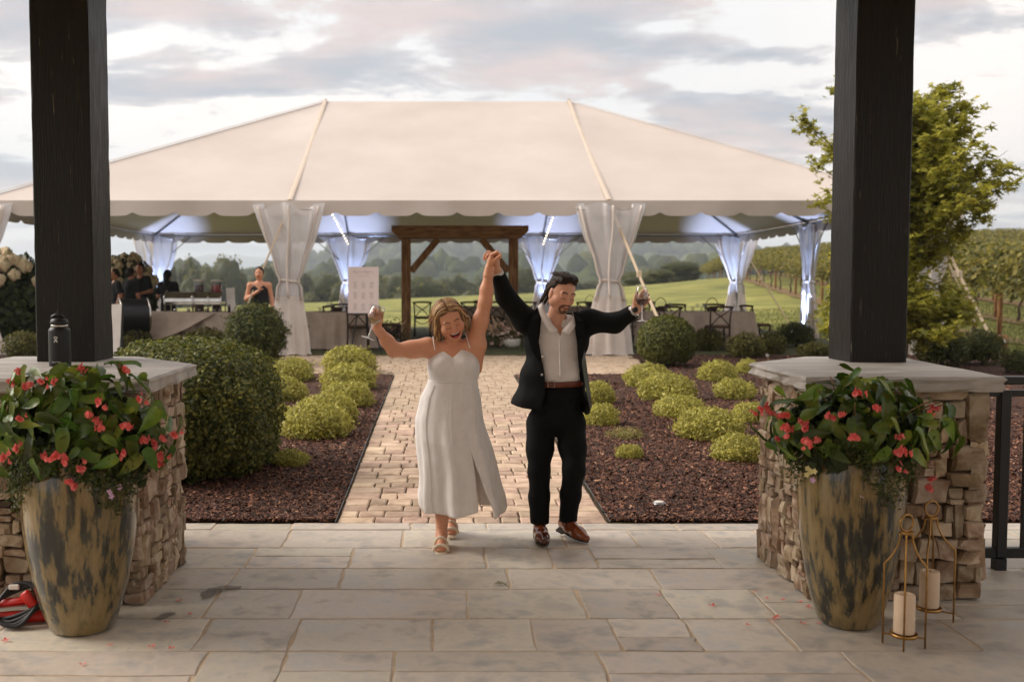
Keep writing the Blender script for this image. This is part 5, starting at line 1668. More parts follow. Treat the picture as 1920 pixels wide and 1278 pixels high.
m_red = mat('red_plastic', [s2l((178, 26, 18)), s2l((206, 40, 26))], scale=12, rough=.35)
cp_ = G(26, 1178)
t = thing('power_cord', 'coiled black cord on red plastic reel arms lying behind the glazed pot', 'cord', (cp_.x, cp_.y + .06, 0))
for k in range(4):
    pts = [(math.cos(a) * (.10 + .008 * k) + .012 * math.sin(3 * a + k), .07 * math.sin(a) + .015 * k - .02, .105 + .085 * math.sin(a) * math.cos(.3 * k) + .012 * k * math.cos(a)) for a in np.linspace(0, 2 * np.pi, 26, endpoint=False)]
    MB().tube(pts, .010, 7, closed=True).build('cord_loop', m_fix, t, smooth=True)
MB().box((.04, .02, .035), (.30, .07, .055), Matrix.Rotation(R(14), 3, 'Z'), bev=.02).build('grip', m_red, t, smooth=True)
MB().box((-.03, .02, .105), (.2, .055, .04), Matrix.Rotation(R(-8), 3, 'Y'), bev=.018).build('grip', m_red, t, smooth=True)
MB().box((.06, -.02, .13), (.05, .03, .09), Matrix.Rotation(R(-35), 3, 'Y'), bev=.01).build('latch', m_red, t, smooth=True)
MB().box((-.02, .0, .185), (.05, .015, .025), bev=.004).build('tag', m_white, t)

g = np.random.default_rng(77)
pet_me = []
for k in range(3):
    m = MB()
    for q in range(3):
        a = q * 2.1 + k; r = .012
        d = Vector((math.cos(a), math.sin(a), .25)); w = Vector((-math.sin(a), math.cos(a), 0))
        m.add([(0, 0, .003), d * r + w * r * .6, d * r * 1.5 + Vector((0, 0, .005)), d * r - w * r * .6], [(0, 1, 2, 3)])
    pet_me.append(m.mesh('fallen_petal', m_bflow, True))
pets = [(336, 1128), (312, 1169), (356, 1153), (206, 1213), (285, 1214), (321, 1218), (155, 1247), (10, 1203), (1416, 1111), (1438, 1123), (1468, 1125), (1448, 1166), (1457, 1158), (1453, 1160), (1505, 1171), (1535, 1171), (1402, 1175), (1234, 1118), (1500, 1131), (1335, 1137), (1516, 1140), (868, 968)]
for k, (x, y) in enumerate(pets):
    p = G(x, y)
    o = inst('fallen_petal', pet_me[k % 3], None, (p.x, p.y, .004), (0, 0, g.uniform(0, 6)), (g.uniform(.7, 1.2),) * 3)
    set_tags(o, 'fallen coral begonia petal lying on the flagstones', 'petal', 'fallen begonia petals')
p = G(938, 1097)
V, F, C = leaf_cloud(np.stack([g.normal(0, .02, 22), g.normal(0, .012, 22), g.uniform(.004, .014, 22)], 1), np.tile([0, 0, 1.], (22, 1)), .035, [(.20, .20, .06), (.34, .32, .14)], aspect=.16, seed=3)
V = np.concatenate([V, [[-.03, 0, .004], [.03, .004, .006], [.03, .008, .006], [-.03, .004, .004]]]); F = np.concatenate([F, [[len(V) - 4, len(V) - 3, len(V) - 2, len(V) - 1]]]); C = np.concatenate([C, C[:4]])
o = mobj('fallen_sprig', V, F, m_bush_leaf, None, (p.x, p.y, .002), colors=C); set_tags(o, 'small fallen green sprig on the flagstones before the couple', 'sprig')
m_wet = mat('wet_stain', [s2l((46, 40, 34)), s2l((70, 62, 52))], scale=9, rough=.6, spec=.2, alpha=.42)
def stain(pts, label):
    q = [G(x, y) for x, y in pts]
    c = sum(q, Vector()) / len(q)
    cc_ = [(v.x - c.x, v.y - c.y) for v in q]
    fine = []
    n_ = len(cc_)
    for i in range(n_):
        a, b = np.array(cc_[i]), np.array(cc_[(i + 1) % n_])
        for s_ in (0, .33, .66): fine.append(a + (b - a) * s_ + g.normal(0, .006, 2))
    o = mobj('puddle', [(x, y, 0) for x, y in fine], [tuple(range(len(fine)))], m_wet, None, (c.x, c.y, .0062), smooth=False)
    set_tags(o, label, 'puddle')
stain([(372, 1118), (392, 1104), (420, 1098), (456, 1100), (448, 1107), (420, 1112), (398, 1122), (378, 1126)], 'dark wet puddle on the flagstones beside the bottle pier')
stain([(283, 1164), (312, 1152), (336, 1148), (328, 1154), (302, 1166)], 'thin wet streak on the flagstones near the glazed pot')
# well light set in the mulch
p = G(1236, 950)
t = thing('well_light', 'round white in-ground light set in the mulch beside the path', 'light', (p.x, p.y, p.z + .02))
MB().lathe([(.05, -.03), (.055, .0), (.05, .012), (.04, .016)], 22).build('housing', m_alu, t, smooth=True)
MB().lathe([(.040, .0165), (.030, .022), (.008, .024)], 22).build('lens', m_white, t, smooth=True)

# ---------------------------------------------------------------- flower arrangements at the arbor
m_blush = mat('blush_petal', [s2l((206, 164, 150)), s2l((228, 198, 184)), s2l((238, 222, 206))], scale=18, rough=.7, rnd=.12, offs=True)
m_plume = mat('pampas_plume', [s2l((190, 150, 120)), s2l((214, 180, 150))], scale=20, rough=.9)
def rose(seed):
    m = MB()
    for rr, n_, z in ((.045, 7, 0), (.034, 6, .012), (.02, 5, .022)):
        for k in range(n_):
            a = 2 * math.pi * k / n_ + rr * 50
            d = Vector((math.cos(a), math.sin(a), 0)); w = Vector((-d.y, d.x, 0))
            m.add([d * rr * .25 + Vector((0, 0, z - .01)), d * rr * .8 + w * rr * .5 + Vector((0, 0, z + .01)), d * rr + Vector((0, 0, z + .02)), d * rr * .8 - w * rr * .5 + Vector((0, 0, z + .01))], [(0, 1, 2, 3)])
    return m.mesh('rose', m_blush, True)
rose_me = rose(1)
def arrangement(px_, Y, label, W, H, seed, bowl=False, lean=1):
    c = P(px_, 640, Y)
    t = thing('flower_arrangement', label, 'flowers', gnd(c.x, Y)); t.location.z += .014
    g = np.random.default_rng(seed)
    if bowl: MB().lathe([(.10, 0), (.17, .05), (.19, .13), (.175, .19), (.165, .19), (.17, .12)], 22, (.16, -.12, 0)).build('bowl', m_white, t, smooth=True)
    n = 1700
    p = np.stack([g.normal(0, W * .32, n), g.normal(0, .14, n), np.abs(g.normal(.0, H * .42, n))], 1)
    V, F, C = leaf_cloud(p, np.tile([0, -.4, .6], (n, 1)), .06, [(.06, .075, .02), (.13, .14, .05), (.30, .24, .13)], aspect=.4, seed=seed)
    o = mobj('greenery', V, F, m_bush_leaf, t, colors=C)
    for k in range(26):
        s_ = g.uniform(.7, 1.4)
        inst('rose', rose_me, t, (g.normal(0, W * .26), -.12 - .1 * g.random(), abs(g.normal(.12, H * .35)) + .05), (R(g.uniform(30, 85)), 0, g.uniform(0, 6)), (s_,) * 3)
    for k in range(9):
        b = Vector((g.normal(0, W * .2), 0, .1)); d = Vector((lean * g.uniform(.0, .6), g.normal(0, .12), 1)).normalized()
        Lp = H * g.uniform(.7, 1.15)
        pts = [b + d * Lp * s_ + Vector((lean * .12 * s_ * s_, 0, -.05 * s_ ** 3)) for s_ in np.linspace(0, 1, 8)]
        MB().tube(pts, [.004, .004, .008, .022, .032, .030, .02, .004], 7).build('plume', m_plume, t, smooth=True)
arrangement(725, 21.6, 'blush and cream flower arrangement with pampas plumes at the arbor post behind the bride\'s arm', .8, .55, 3, lean=1)
arrangement(945, 21.2, 'blush flower arrangement with pampas plumes and white bowl at the arbor post beside the groom', .62, .6, 5, bowl=True, lean=-1)

# ---------------------------------------------------------------- maple and vineyard
def maple(x, y, H, Wd, label, seed):
    g = np.random.default_rng(seed)
    t = thing('maple_tree', label, 'tree', gnd(x, y))
    wood_ = MB()
    trunk = [Vector((0.03 * math.sin(k * 1.3), .03 * math.cos(k), H * .9 * k / 8)) for k in range(9)]
    wood_.tube(trunk, [.07, .06, .055, .05, .042, .034, .026, .018, .010], 9)
    LP = []; LN = []
    for k in range(96):
        h = H * (.14 + .80 * (k / 96))
        f = (h / H)
        rmax = Wd / 2 * (1.05 * math.sin(math.pi * min(1, max(.1, (f - .08) / 1.0)) ** .75) * .95 + .1)
        a = k * 2.399 + g.normal(0, .3)
        L = rmax * g.uniform(.55, 1.2)
        i = min(7, int(f / .9 * 8)); b = trunk[i].lerp(trunk[i + 1], min(1, f / .9 * 8 - i)) if i < 8 else trunk[-1]
        rise = g.uniform(.45, 1.25) if f > .35 else g.uniform(-.30, .4)
        pts = [b + Vector((math.cos(a) * L * s_, math.sin(a) * L * s_, L * rise * s_ - .12 * L * s_ * s_)) for s_ in np.linspace(0, 1, 7)]
        wood_.tube(pts, [.02, .016, .013, .010, .008, .006, .003], 5)
        for q in range(30):
            s_ = g.uniform(.1, 1)
            i2 = min(5, int(s_ * 6)); c = pts[i2].lerp(pts[i2 + 1], s_ * 6 - i2)
            tw = Vector((g.normal(0, 1), g.normal(0, 1), g.normal(.1, .7))).normalized() * g.uniform(.12, .45)
            m_ = int(g.integers(9, 16))
            for z in range(m_):
                e = c + tw * (z / m_) + Vector(g.normal(0, .035, 3))
                LP.append(e); LN.append((g.normal(0, .5), g.normal(0, .5), .9))
    wood_.build('trunk', m_bark, t, smooth=True)
    LP = np.array(LP); LN = np.array(LN)
    # lobed leaves: three overlapping blades each
    parts = []
    cols = [(.17, .175, .02), (.30, .29, .035), (.44, .41, .06), (.55, .50, .09)]
    n = len(LP)
    th = g.uniform(0, 6.28, n)
    nr = LN / np.linalg.norm(LN, axis=1, keepdims=True)
    u = np.stack([np.cos(th), np.sin(th), -.4 + 0 * th], 1); u -= nr * (u * nr).sum(1, keepdims=True); u /= np.linalg.norm(u, axis=1, keepdims=True)
    w = np.cross(nr, u)
    S = g.uniform(.06, .105, n)[:, None]
    out = []
    for ang, ln in ((-2.2, .55), (-1.5, .3), (-.95, .95), (-.5, .38), (0, 1.1), (.5, .38), (.95, .95), (1.5, .3), (2.2, .55), (3.14, .25)):
        out.append(LP + (u * math.cos(ang) + w * math.sin(ang)) * S * ln + nr * S * g.normal(0, .10, (n, 1)))
    V = np.stack(out, 1).reshape(-1, 3)
    F = np.arange(10 * n).reshape(n, 10)
    ca = np.array(cols, np.float32); kk = g.random(n) * 2.999; i = kk.astype(int); f = (kk - i)[:, None]
    C = ca[i] * (1 - f) + ca[i + 1] * f
    mobj('crown', V, F, m_tree_leaf, t, colors=np.repeat(C, 10, 0), smooth=False)
maple(P(1695, 600, 16.3).x, 16.3, 4.25, 2.75, 'young yellow-green maple tree behind the timber column beside the tent', 9)

vine_c = [(.07, .076, .014), (.14, .135, .024), (.25, .215, .04), (.34, .28, .07)]
def vine_mesh(seed):
    g = np.random.default_rng(seed)
    n = 2600
    x = g.uniform(-1.9, 1.9, n)
    hang = np.clip(.55 + .45 * vnoise(np.stack([x, 0 * x + seed, 0 * x], -1), 1.2), .15, 1)
    dd = g.random(n) ** 1.2
    p = np.stack([g.normal(0, .24, n) * (1 + .6 * dd), x, 1.75 - dd * .95 * hang + .22 * (g.random(n) ** 2) * 2], 1)
    V, F, C = leaf_cloud(p, np.stack([np.sign(p[:, 0]) * .7, 0 * x, .6 + 0 * x], 1), .13, vine_c, aspect=.85, droop=.4, jitter=.5, seed=seed)
    me = make_mesh('canopy', V, F, False, C); me.materials.append(m_tree_leaf)
    return me
vine_me = [vine_mesh(130 + k) for k in range(4)]
def vtrunk(seed):
    g = np.random.default_rng(seed)
    pts = [Vector((g.normal(0, .05), g.normal(0, .06) + .25 * math.sin(k * .5) * (seed % 3 - 1), k * .24)) for k in range(7)]
    pts[0] = Vector((0, 0, -.05)); m = MB().tube(pts, [.05, .045, .04, .038, .036, .033, .03], 7)
    for s_ in (-1, 1): m.tube([pts[-1], pts[-1] + Vector((0, s_ * .6, .08)), pts[-1] + Vector((0, s_ * 1.8, .1))], [.028, .022, .012], 6)
    return m.mesh('trunk', m_bark, True)
vt_me = [vtrunk(k) for k in range(3)]
post_me = MB().lathe([(.06, -.1), (.058, 1.0), (.055, 1.98), (.045, 2.0)], 9).mesh('post', m_wood, True)
def row_xy(r, s_):
    """vineyard rows run away from the camera, drifting outwards"""
    return 13.4 + r * 3.1 + (s_ - 23.5) * .19, s_
for r in range(7):
    s_ = 22.2 + (r * 1.3) % 3
    k = 0
    wire = None
    while s_ < 118:
        x, y = row_xy(r, s_)
        if x / y < .66:
            lab = 'leafy grape vine on the trellis row %s' % ('nearest the tent' if r == 0 else 'second from the tent' if r == 1 else 'up the slope behind the first rows')
            t = thing('grape_vine', lab, 'vine', (x, y, float(gz(x, y)) - .02), -math.atan(.19), 'grape vines, %s row' % ('first' if r == 0 else 'second' if r == 1 else 'farther'))
            inst('canopy', vine_me[(k + r) % 4], t, (0, 0, 0), (math.atan(float(gz(x + .19, y + 1) - gz(x, y))), 0, 0), (1, 1.02, 1.08))
            inst('trunk', vt_me[(k + r) % 3], t)
            if k % 2 == 0:
                xp, yp = row_xy(r, s_ + 1.8)
                q = inst('trellis_post', post_me, None, (xp, yp, float(gz(xp, yp))), (0, 0, 0), (1, 1, .98))
                set_tags(q, 'round wooden trellis post in the row %s' % ('nearest the tent' if r == 0 else 'second from the tent' if r == 1 else 'up the vineyard slope'), 'post', 'trellis posts, %s row' % ('first' if r == 0 else 'second' if r == 1 else 'farther'))
        s_ += 3.7; k += 1
    pts = [(*row_xy(r, q), float(gz(*row_xy(r, q))) + 1.72) for q in np.linspace(20, 118, 40)]
    o = MB().tube(pts, .006, 4).build('trellis_wire', m_alu); set_tags(o, 'thin trellis wire of vineyard row %s' % ('nearest the tent', 'second from the tent', 'third from the tent', 'fourth from the tent', 'fifth from the tent', 'sixth from the tent', 'farthest from the tent')[r], 'wire')
# bare soil strips under the vines
m_soilrow = mat('vine_row_soil', [s2l((104, 84, 54)), s2l((136, 110, 74))], scale=2, rough=1.0)
for r in range(4):
    ss = np.linspace(20, 110, 60)
    V = []; 
    for q in ss:
        x, y = row_xy(r, q)
        w_ = .42 + .12 * math.sin(q * 1.7 + r)
        V += [(x - w_, y, float(gz(x - w_, y)) + .045), (x + w_, y, float(gz(x + w_, y)) + .045)]
    o = mobj('soil_strip', V, [(2 * i, 2 * i + 1, 2 * i + 3, 2 * i + 2) for i in range(59)], m_soilrow); o['kind'] = 'structure'
# grass blades on the visible lawn edge by the vineyard
n = 26000
gX = g.uniform(9.5, 22, n); gY = 17.3 + 26 * g.random(n) ** 1.4
ok = (gX / gY < .62) & ~((gX < 12) & (gY < 18.9)); gX = gX[ok]; gY = gY[ok]
pts = np.stack([gX, gY, gz(gX, gY) + .05], 1)
V, F, C = leaf_cloud(pts, np.stack([g.normal(0, 1, len(gX)), g.normal(0, 1, len(gX)), 0 * gX], 1), .15, [(.08, .10, .02), (.15, .17, .04), (.24, .23, .07)], aspect=.10, droop=2.0, jitter=.1, seed=5)
o = mobj('grass_blades', V, F, m_bush_leaf, colors=C); set_tags(o, 'rough green grass growing between tent and vineyard', 'grass', kind='stuff')
# ---------------------------------------------------------------- people: smooth-blended volumes turned into one surface each
class Field:
    def __init__(s, lo, hi, res):
        s.lo = np.array(lo, np.float32); s.res = res
        s.n = np.ceil((np.array(hi) - np.array(lo)) / res).astype(int) + 1
        s.f = np.full(s.n, .25, np.float32)
    def _box(s, lo, hi):
        a = np.clip(np.floor((np.array(lo) - s.lo) / s.res).astype(int), 0, s.n - 1)
        b = np.clip(np.ceil((np.array(hi) - s.lo) / s.res).astype(int) + 1, 1, s.n)
        if (b <= a).any(): return None
        ax = [s.lo[i] + s.res * np.arange(a[i], b[i], dtype=np.float32) for i in range(3)]
        g_ = np.stack(np.meshgrid(*ax, indexing='ij'), -1)
        return (slice(a[0], b[0]), slice(a[1], b[1]), slice(a[2], b[2])), g_
    def _apply(s, sl, d, k, sub):
        f = s.f[sl]
        if not sub:
            h = np.maximum(k - np.abs(f - d), 0) / k
            s.f[sl] = np.minimum(f, d) - h * h * k * .25
        else:
            d = -d
            h = np.maximum(k - np.abs(f - d), 0) / k
            s.f[sl] = np.maximum(f, d) + h * h * k * .25
    def cap(s, a, b, ra, rb, k=.02, sub=False, squash=None):
        a = np.array(a, np.float32); b = np.array(b, np.float32)
        r = max(ra, rb) + k + .03
        q = s._box(np.minimum(a, b) - r, np.maximum(a, b) + r)
        if q is None: return s
        sl, p = q
        ab = b - a; L2 = max(float(ab @ ab), 1e-9)
        t = np.clip(((p - a) @ ab) / L2, 0, 1)
        d = np.linalg.norm(p - a - t[..., None] * ab, axis=-1) - (ra + (rb - ra) * t)
        s._apply(sl, d.astype(np.float32), k, sub); return s
    def ell(s, c, r, k=.02, M=None, sub=False):
        c = np.array(c, np.float32); r = np.array(r, np.float32)
        R_ = r.max() + k + .03
        q = s._box(c - R_, c + R_)
        if q is None: return s
        sl, p = q
        p = p - c
        if M is not None: p = p @ np.array(M, np.float32)       # columns of M are the local axes
        k0 = np.linalg.norm(p / r, axis=-1); k1 = np.linalg.norm(p / (r * r), axis=-1)
        d = k0 * (k0 - 1) / np.maximum(k1, 1e-6)
        s._apply(sl, d.astype(np.float32), k, sub); return s
    def chain(s, pts, rad, k=.02):
        for i in range(len(pts) - 1): s.cap(pts[i], pts[i + 1], rad[i], rad[i + 1], k)
        return s
    def grid(s):
        ax = [s.lo[i] + s.res * np.arange(s.n[i], dtype=np.float32) for i in range(3)]
        return np.stack(np.meshgrid(*ax, indexing='ij'), -1)
    def cut(s, fn):
        """intersect with fn(p) < 0 near the surface"""
        g_ = s.grid(); s.f = np.maximum(s.f, fn(g_).astype(np.float32)); return s
    def wrinkle(s, amp, fr, stretch=(1, 1, 1), seed=0):
        m = np.abs(s.f) < .03
        idx = np.nonzero(m)
        p = s.lo + s.res * np.stack(idx, -1).astype(np.float32)
        s.f[idx] += amp * fbm(p * np.array(stretch, np.float32), fr, 3, seed).astype(np.float32)
        return s
    def mesh(s):
        f = s.f
        f[0] = f[-1] = .25; f[:, 0] = f[:, -1] = .25; f[:, :, 0] = f[:, :, -1] = .25
        ins = f < 0
        n = ins[:-1, :-1, :-1].astype(np.int8)
        tot = np.zeros(tuple(np.array(f.shape) - 1), np.int8)
        corners = [(i, j, k) for i in (0, 1) for j in (0, 1) for k in (0, 1)]
        for i, j, k in corners:
            tot += ins[i:f.shape[0] - 1 + i, j:f.shape[1] - 1 + j, k:f.shape[2] - 1 + k]
        act = (tot > 0) & (tot < 8)
        I = np.stack(np.nonzero(act), -1)
        cf = np.stack([f[I[:, 0] + i, I[:, 1] + j, I[:, 2] + k] for i, j, k in corners], -1)
        acc = np.zeros((len(I), 3), np.float32); cnt = np.zeros(len(I), np.float32)
        C = np.array(corners, np.float32)
        for a in range(8):
            for b in range(a + 1, 8):
                if np.abs(C[a] - C[b]).sum() != 1: continue
                va, vb = cf[:, a], cf[:, b]
                x = (va < 0) != (vb < 0)
                t = np.where(x, va / np.where(x, va - vb, 1), 0)
                acc += np.where(x[:, None], C[a] + (C[b] - C[a]) * t[:, None], 0); cnt += x
        V = s.lo + s.res * (I + acc / cnt[:, None])
        ind = np.full(act.shape, -1, np.int32); ind[act] = np.arange(len(I))
        Fs = []
        for ax in range(3):
            o1, o2 = (ax + 1) % 3, (ax + 2) % 3
            sl0 = [slice(1, -1)] * 3; sl1 = [slice(1, -1)] * 3
            sl0[ax] = slice(0, -1); sl1[ax] = slice(1, None)
            a, b = ins[tuple(sl0)], ins[tuple(sl1)]
            ch = a != b
            E = np.stack(np.nonzero(ch), -1)
            if not len(E): continue
            inside_first = a[ch]
            off = np.array([1, 1, 1]); off[ax] = 0
            E = E + off
            e1 = np.zeros(3, int); e1[o1] = 1; e2 = np.zeros(3, int); e2[o2] = 1
            def at(q): return ind[q[:, 0], q[:, 1], q[:, 2]]
            q = np.stack([at(E - e1 - e2), at(E - e2), at(E), at(E - e1)], -1)
            q = np.where(inside_first[:, None], q, q[:, ::-1])
            Fs.append(q)
        F = np.concatenate(Fs)
        F = F[(F >= 0).all(1)]
        return V, F
def v3(p): return np.array((p.x, p.y, p.z), float) if hasattr(p, 'x') else np.array(p, float)
def unit(v): v = np.array(v, float); return v / np.linalg.norm(v)
def bounds(pts, pad):
    a = np.array(pts); return a.min(0) - pad, a.max(0) + pad

def add_hand(f, wrist, d, n, s, curl, spread=.0, thumb=(.5, .7, .35), thumb_bend=.3, sc=1.0, out=None):
    """palm plus five fingers of their own; d fingers' direction, n palm normal, s thumb side"""
    wrist, d, n, s = v3(wrist), unit(d), unit(n), unit(s)
    kn = []
    for i in range(4):
        kn.append(wrist + d * (.092 - .006 * abs(i - 1)) * sc + s * (.034 - .0215 * i) * sc)
    for i in range(4):
        f.cap(wrist + s * (.014 - .010 * i) * sc + d * .01, kn[i], .017 * sc, .0115 * sc, .012)
    f.ell(wrist + d * .05 * sc + s * .02 * sc + n * .008 * sc, np.array([.026, .026, .026]) * sc, .015)
    L = [(.042, .026, .021), (.047, .029, .022), (.043, .027, .021), (.033, .020, .018)]
    for i in range(4):
        p = kn[i]; ang = 0
        r = [.0098, .0088, .0080, .0070] if i < 3 else [.0086, .0078, .0070, .0062]
        sp = s * (spread * (1.5 - i))
        for j in range(3):
            ang += curl[i][j]
            dr = unit(d * math.cos(ang) + n * math.sin(ang) + sp)
            q = p + dr * L[i][j] * sc
            f.cap(p, q, r[j] * sc, r[j + 1] * sc, .005)
            p = q
    p = wrist + d * .028 * sc + s * .026 * sc
    t = unit(d * thumb[0] + s * thumb[1] + n * thumb[2])
    q = p + t * .038 * sc
    f.cap(p, q, .015 * sc, .0115 * sc, .012)
    t2 = unit(t * (1 - thumb_bend) + d * thumb_bend + n * thumb_bend * .6)
    q2 = q + t2 * .032 * sc
    f.cap(q, q2, .0112 * sc, .0098 * sc, .006)
    f.cap(q2, q2 + unit(t2 + n * thumb_bend) * .024 * sc, .0098 * sc, .0078 * sc, .006)

def head_frame(c, fwd, up):
    y = unit(fwd); z = unit(np.array(up) - y * np.dot(up, y)); x = np.cross(y, z)
    return np.array(c, float), np.stack([x, y, z], 1)          # columns: right of the face's own frame, forward, up
def add_head(f, H, male, mouth_open):
    c, M = H
    def Lp(x, y, z): return c + M @ np.array([x, y, z])
    def e(p, r, k=.012, sub=False): f.ell(Lp(*p), r, k, M, sub)
    w = 1.04 if male else 1.0
    e((0, -.018, .040), (.074 * w, .094, .082), .01)
    e((0, .016, -.022), (.061 * w, .072, .088), .03)
    e((0, .046, -.078), (.040 * w, .034, .030), .03)
    e((0, .066, -.094), (.022 * w, .018, .016), .02)
    for sx in (-1, 1):
        e((sx * .040, .044, -.026), (.026, .028, .024), .025)                # cheeks
        e((sx * .030, .075, .028), (.022, .010, .007 if not male else .009), .022)    # brow
        e((sx * .031, .098, .008), (.016, .014, .011), .016, True)                # socket
        e((sx * .031, .073, .006), (.0150, .0115, .0110), .010)                   # lidded eye
        e((sx * .0745 * w, -.012, -.004), (.007, .017, .029), .008)            # ear
        e((sx * .013, .092, -.032), (.0085, .010, .008), .008)                  # nostril wing
        e((sx * .058, .0, -.055), (.016, .03, .03), .03)
    f.cap(Lp(0, .080, .020), Lp(0, .106, -.026), .0075, .0115, .014)
    e((0, .083, -.052), (.026, .012, .016), .018)
    if mouth_open:
        e((0, .092, -.0640), (.0270, .024, .0175), .008, True)
        for sx in (-1, 1): e((sx * .017, .086, -.0590), (.0150, .024, .0120), .006, True); e((sx * .044, .050, -.024), (.024, .026, .022), .025)
        e((0, .0780, -.0525), (.0255, .011, .0068), .002)                         # upper teeth
        e((0, .070, -.0780), (.0170, .014, .0055), .003)                          # tongue
        e((0, .089, -.0435), (.024, .006, .0042), .006)
        e((0, .080, -.0865), (.021, .008, .0050), .008)
    else:
        e((0, .093, -.058), (.021, .007, .0048), .006)
        e((0, .091, -.0675), (.018, .008, .0056), .006)
    return Lp
def head_colors(V, H, male, mouth_open, skin):
    c, M = H
    q = (V - c) @ M
    x, y, z = np.abs(q[:, 0]), q[:, 1], q[:, 2]
    C = np.tile(np.array(skin, np.float32), (len(V), 1))
    def blend(m, col, a=1.0):
        m = (np.clip(m, 0, 1) * a)[:, None]
        C[:] = C * (1 - m) + np.array(col, np.float32) * m
    def soft(d, w): return np.clip(.5 - d / w, 0, 1)
    fr = y > .03
    ck = np.exp(-(((x - .040) / .022) ** 2 + ((z + .028) / .020) ** 2)) * fr
    blend(ck, np.array(skin) * np.array([1.0, .62, .55]), .45)
    blend(np.exp(-((x / .014) ** 2 + ((z + .024) / .016) ** 2)) * (y > .085), np.array(skin) * np.array([1.0, .72, .66]), .4)
    bz = .031 + .007 * np.clip((x - .010) / .022, 0, 1) - .009 * np.clip((x - .036) / .018, 0, 1)
    brow = soft(np.maximum(np.abs(z - bz) - (.0042 if male else .0030), np.maximum(.012 - x, x - .050)), .004) * (y > .04)
    blend(brow, s2l((46, 30, 20)) if male else s2l((74, 46, 28)), .92)
    lz = -.001 - .004 * (1 - ((x - .031) / .015) ** 2)
    lash = soft(np.maximum(np.abs(z - lz) - .0018, np.abs(x - .031) - .0155), .003) * (y > .05)
    blend(np.exp(-(((x - .031) / .016) ** 2 + ((z - .010) / .009) ** 2)) * fr, np.array(skin) * np.array([.72, .55, .48]), .28)
    blend(lash, (.012, .008, .006), .95)
    if mouth_open:
        m = ((x / .0310) ** 2 + ((z + .0640 - 6.5 * x * x) / .0170) ** 2)
        blend(soft(m - 1.0, .25) * (y > .05), s2l((96, 28, 26)), 1.0)
        lips = soft(np.abs(np.sqrt(m) - 1.12) - .12, .15) * (y > .05)
        blend(lips, s2l((170, 70, 66)), .9)
        teeth = soft(np.maximum(x - .0250, np.abs(z + .0525 - 5 * x * x) - .0070), .0015) * (y > .056)
        blend(teeth, s2l((236, 228, 220)), 1.0)
        tong = soft(((x / .016) ** 2 + ((z + .078) / .0055) ** 2) - 1, .5) * (y > .06)
        blend(tong, s2l((188, 92, 92)), .9)
    else:
        lp = soft(np.maximum((x / .023) ** 2 + ((z + .0625) / .0105) ** 2 - 1, -1), .4) * (y > .07)
        blend(lp, s2l((150, 82, 70)), .8)
        blend(soft(np.maximum(np.abs(z + .0625) - .0012, x - .021), .003) * (y > .07), s2l((70, 32, 28)), .8)
    if male:    # moustache and goatee round the mouth
        rr = np.sqrt((x / .034) ** 2 + ((z + .071) / .034) ** 2)
        ring = soft(np.abs(rr - .95) - .20, .16) * (y > .045)
        chin = soft(np.sqrt((x / .026) ** 2 + ((z + .100) / .020) ** 2) - 1, .3) * (y > .03)
        soul = soft(np.maximum(x - .007, np.abs(z + .079) - .006), .006) * (y > .06)
        blend(np.maximum(np.maximum(ring, chin), soul) * (z > -.125), s2l((36, 22, 15)), .93)
        jaw = soft(np.maximum(-(z + .03), -(.10 - y)) - 0, .02)
        blend(np.clip((-.035 - z) / .03, 0, 1) * (y > -.02) * (z > -.115), np.array(skin) * np.array([.62, .52, .46]), .22)
    return C

m_skin = mat('skin', [(.94, .93, .92), (1.05, 1.05, 1.05)], scale=90, rough=.46, attr=True, sss=.12, spec=.4)
m_hair_b = mat('blonde_hair', [(.7, .7, .7), (1.25, 1.25, 1.25)], scale=60, rough=.5, attr=True, spec=.35)
m_hair_d = mat('dark_hair', [(.6, .6, .6), (1.2, 1.2, 1.2)], scale=60, rough=.62, attr=True, spec=.3)
m_dress = mat('ivory_linen', [s2l((236, 231, 227)), s2l((246, 243, 240))], scale=26, rough=.85, bump=.6, bscale=22, bdist=.006, trl=.12, stretch=(1, 1, .5))
m_suit = mat('black_wool', [s2l((9, 10, 10)), s2l((16, 17, 17))], scale=60, rough=.85, spec=.25, bump=.2, bscale=200, bdist=.001)
m_lining = mat('satin_lining', [s2l((26, 27, 27)), s2l((44, 44, 42))], scale=12, rough=.35)
m_shirt = mat('white_shirt', [s2l((214, 208, 204)), s2l((228, 222, 218))], scale=12, rough=.8, bump=.25, bscale=30, bdist=.004)
m_belt = mat('brown_leather', [s2l((88, 40, 22)), s2l((112, 54, 30))], scale=20, rough=.4)
m_shoe = mat('tan_shoe_leather', [s2l((60, 24, 12)), s2l((112, 56, 28)), s2l((138, 74, 40))], scale=7, rough=.18, coat=.5)
m_sole = mat('shoe_sole', [s2l((30, 20, 14)), s2l((46, 32, 22))], scale=20, rough=.7)
m_sandal = mat('cream_braid', [s2l((222, 206, 180)), s2l((238, 226, 204))], scale=40, rough=.7)
m_pearl = mat('pearl_button', [s2l((200, 196, 190)), s2l((230, 226, 220))], scale=20, rough=.25)
SK_B = s2l((214, 154, 122)); SK_G = s2l((210, 158, 132))

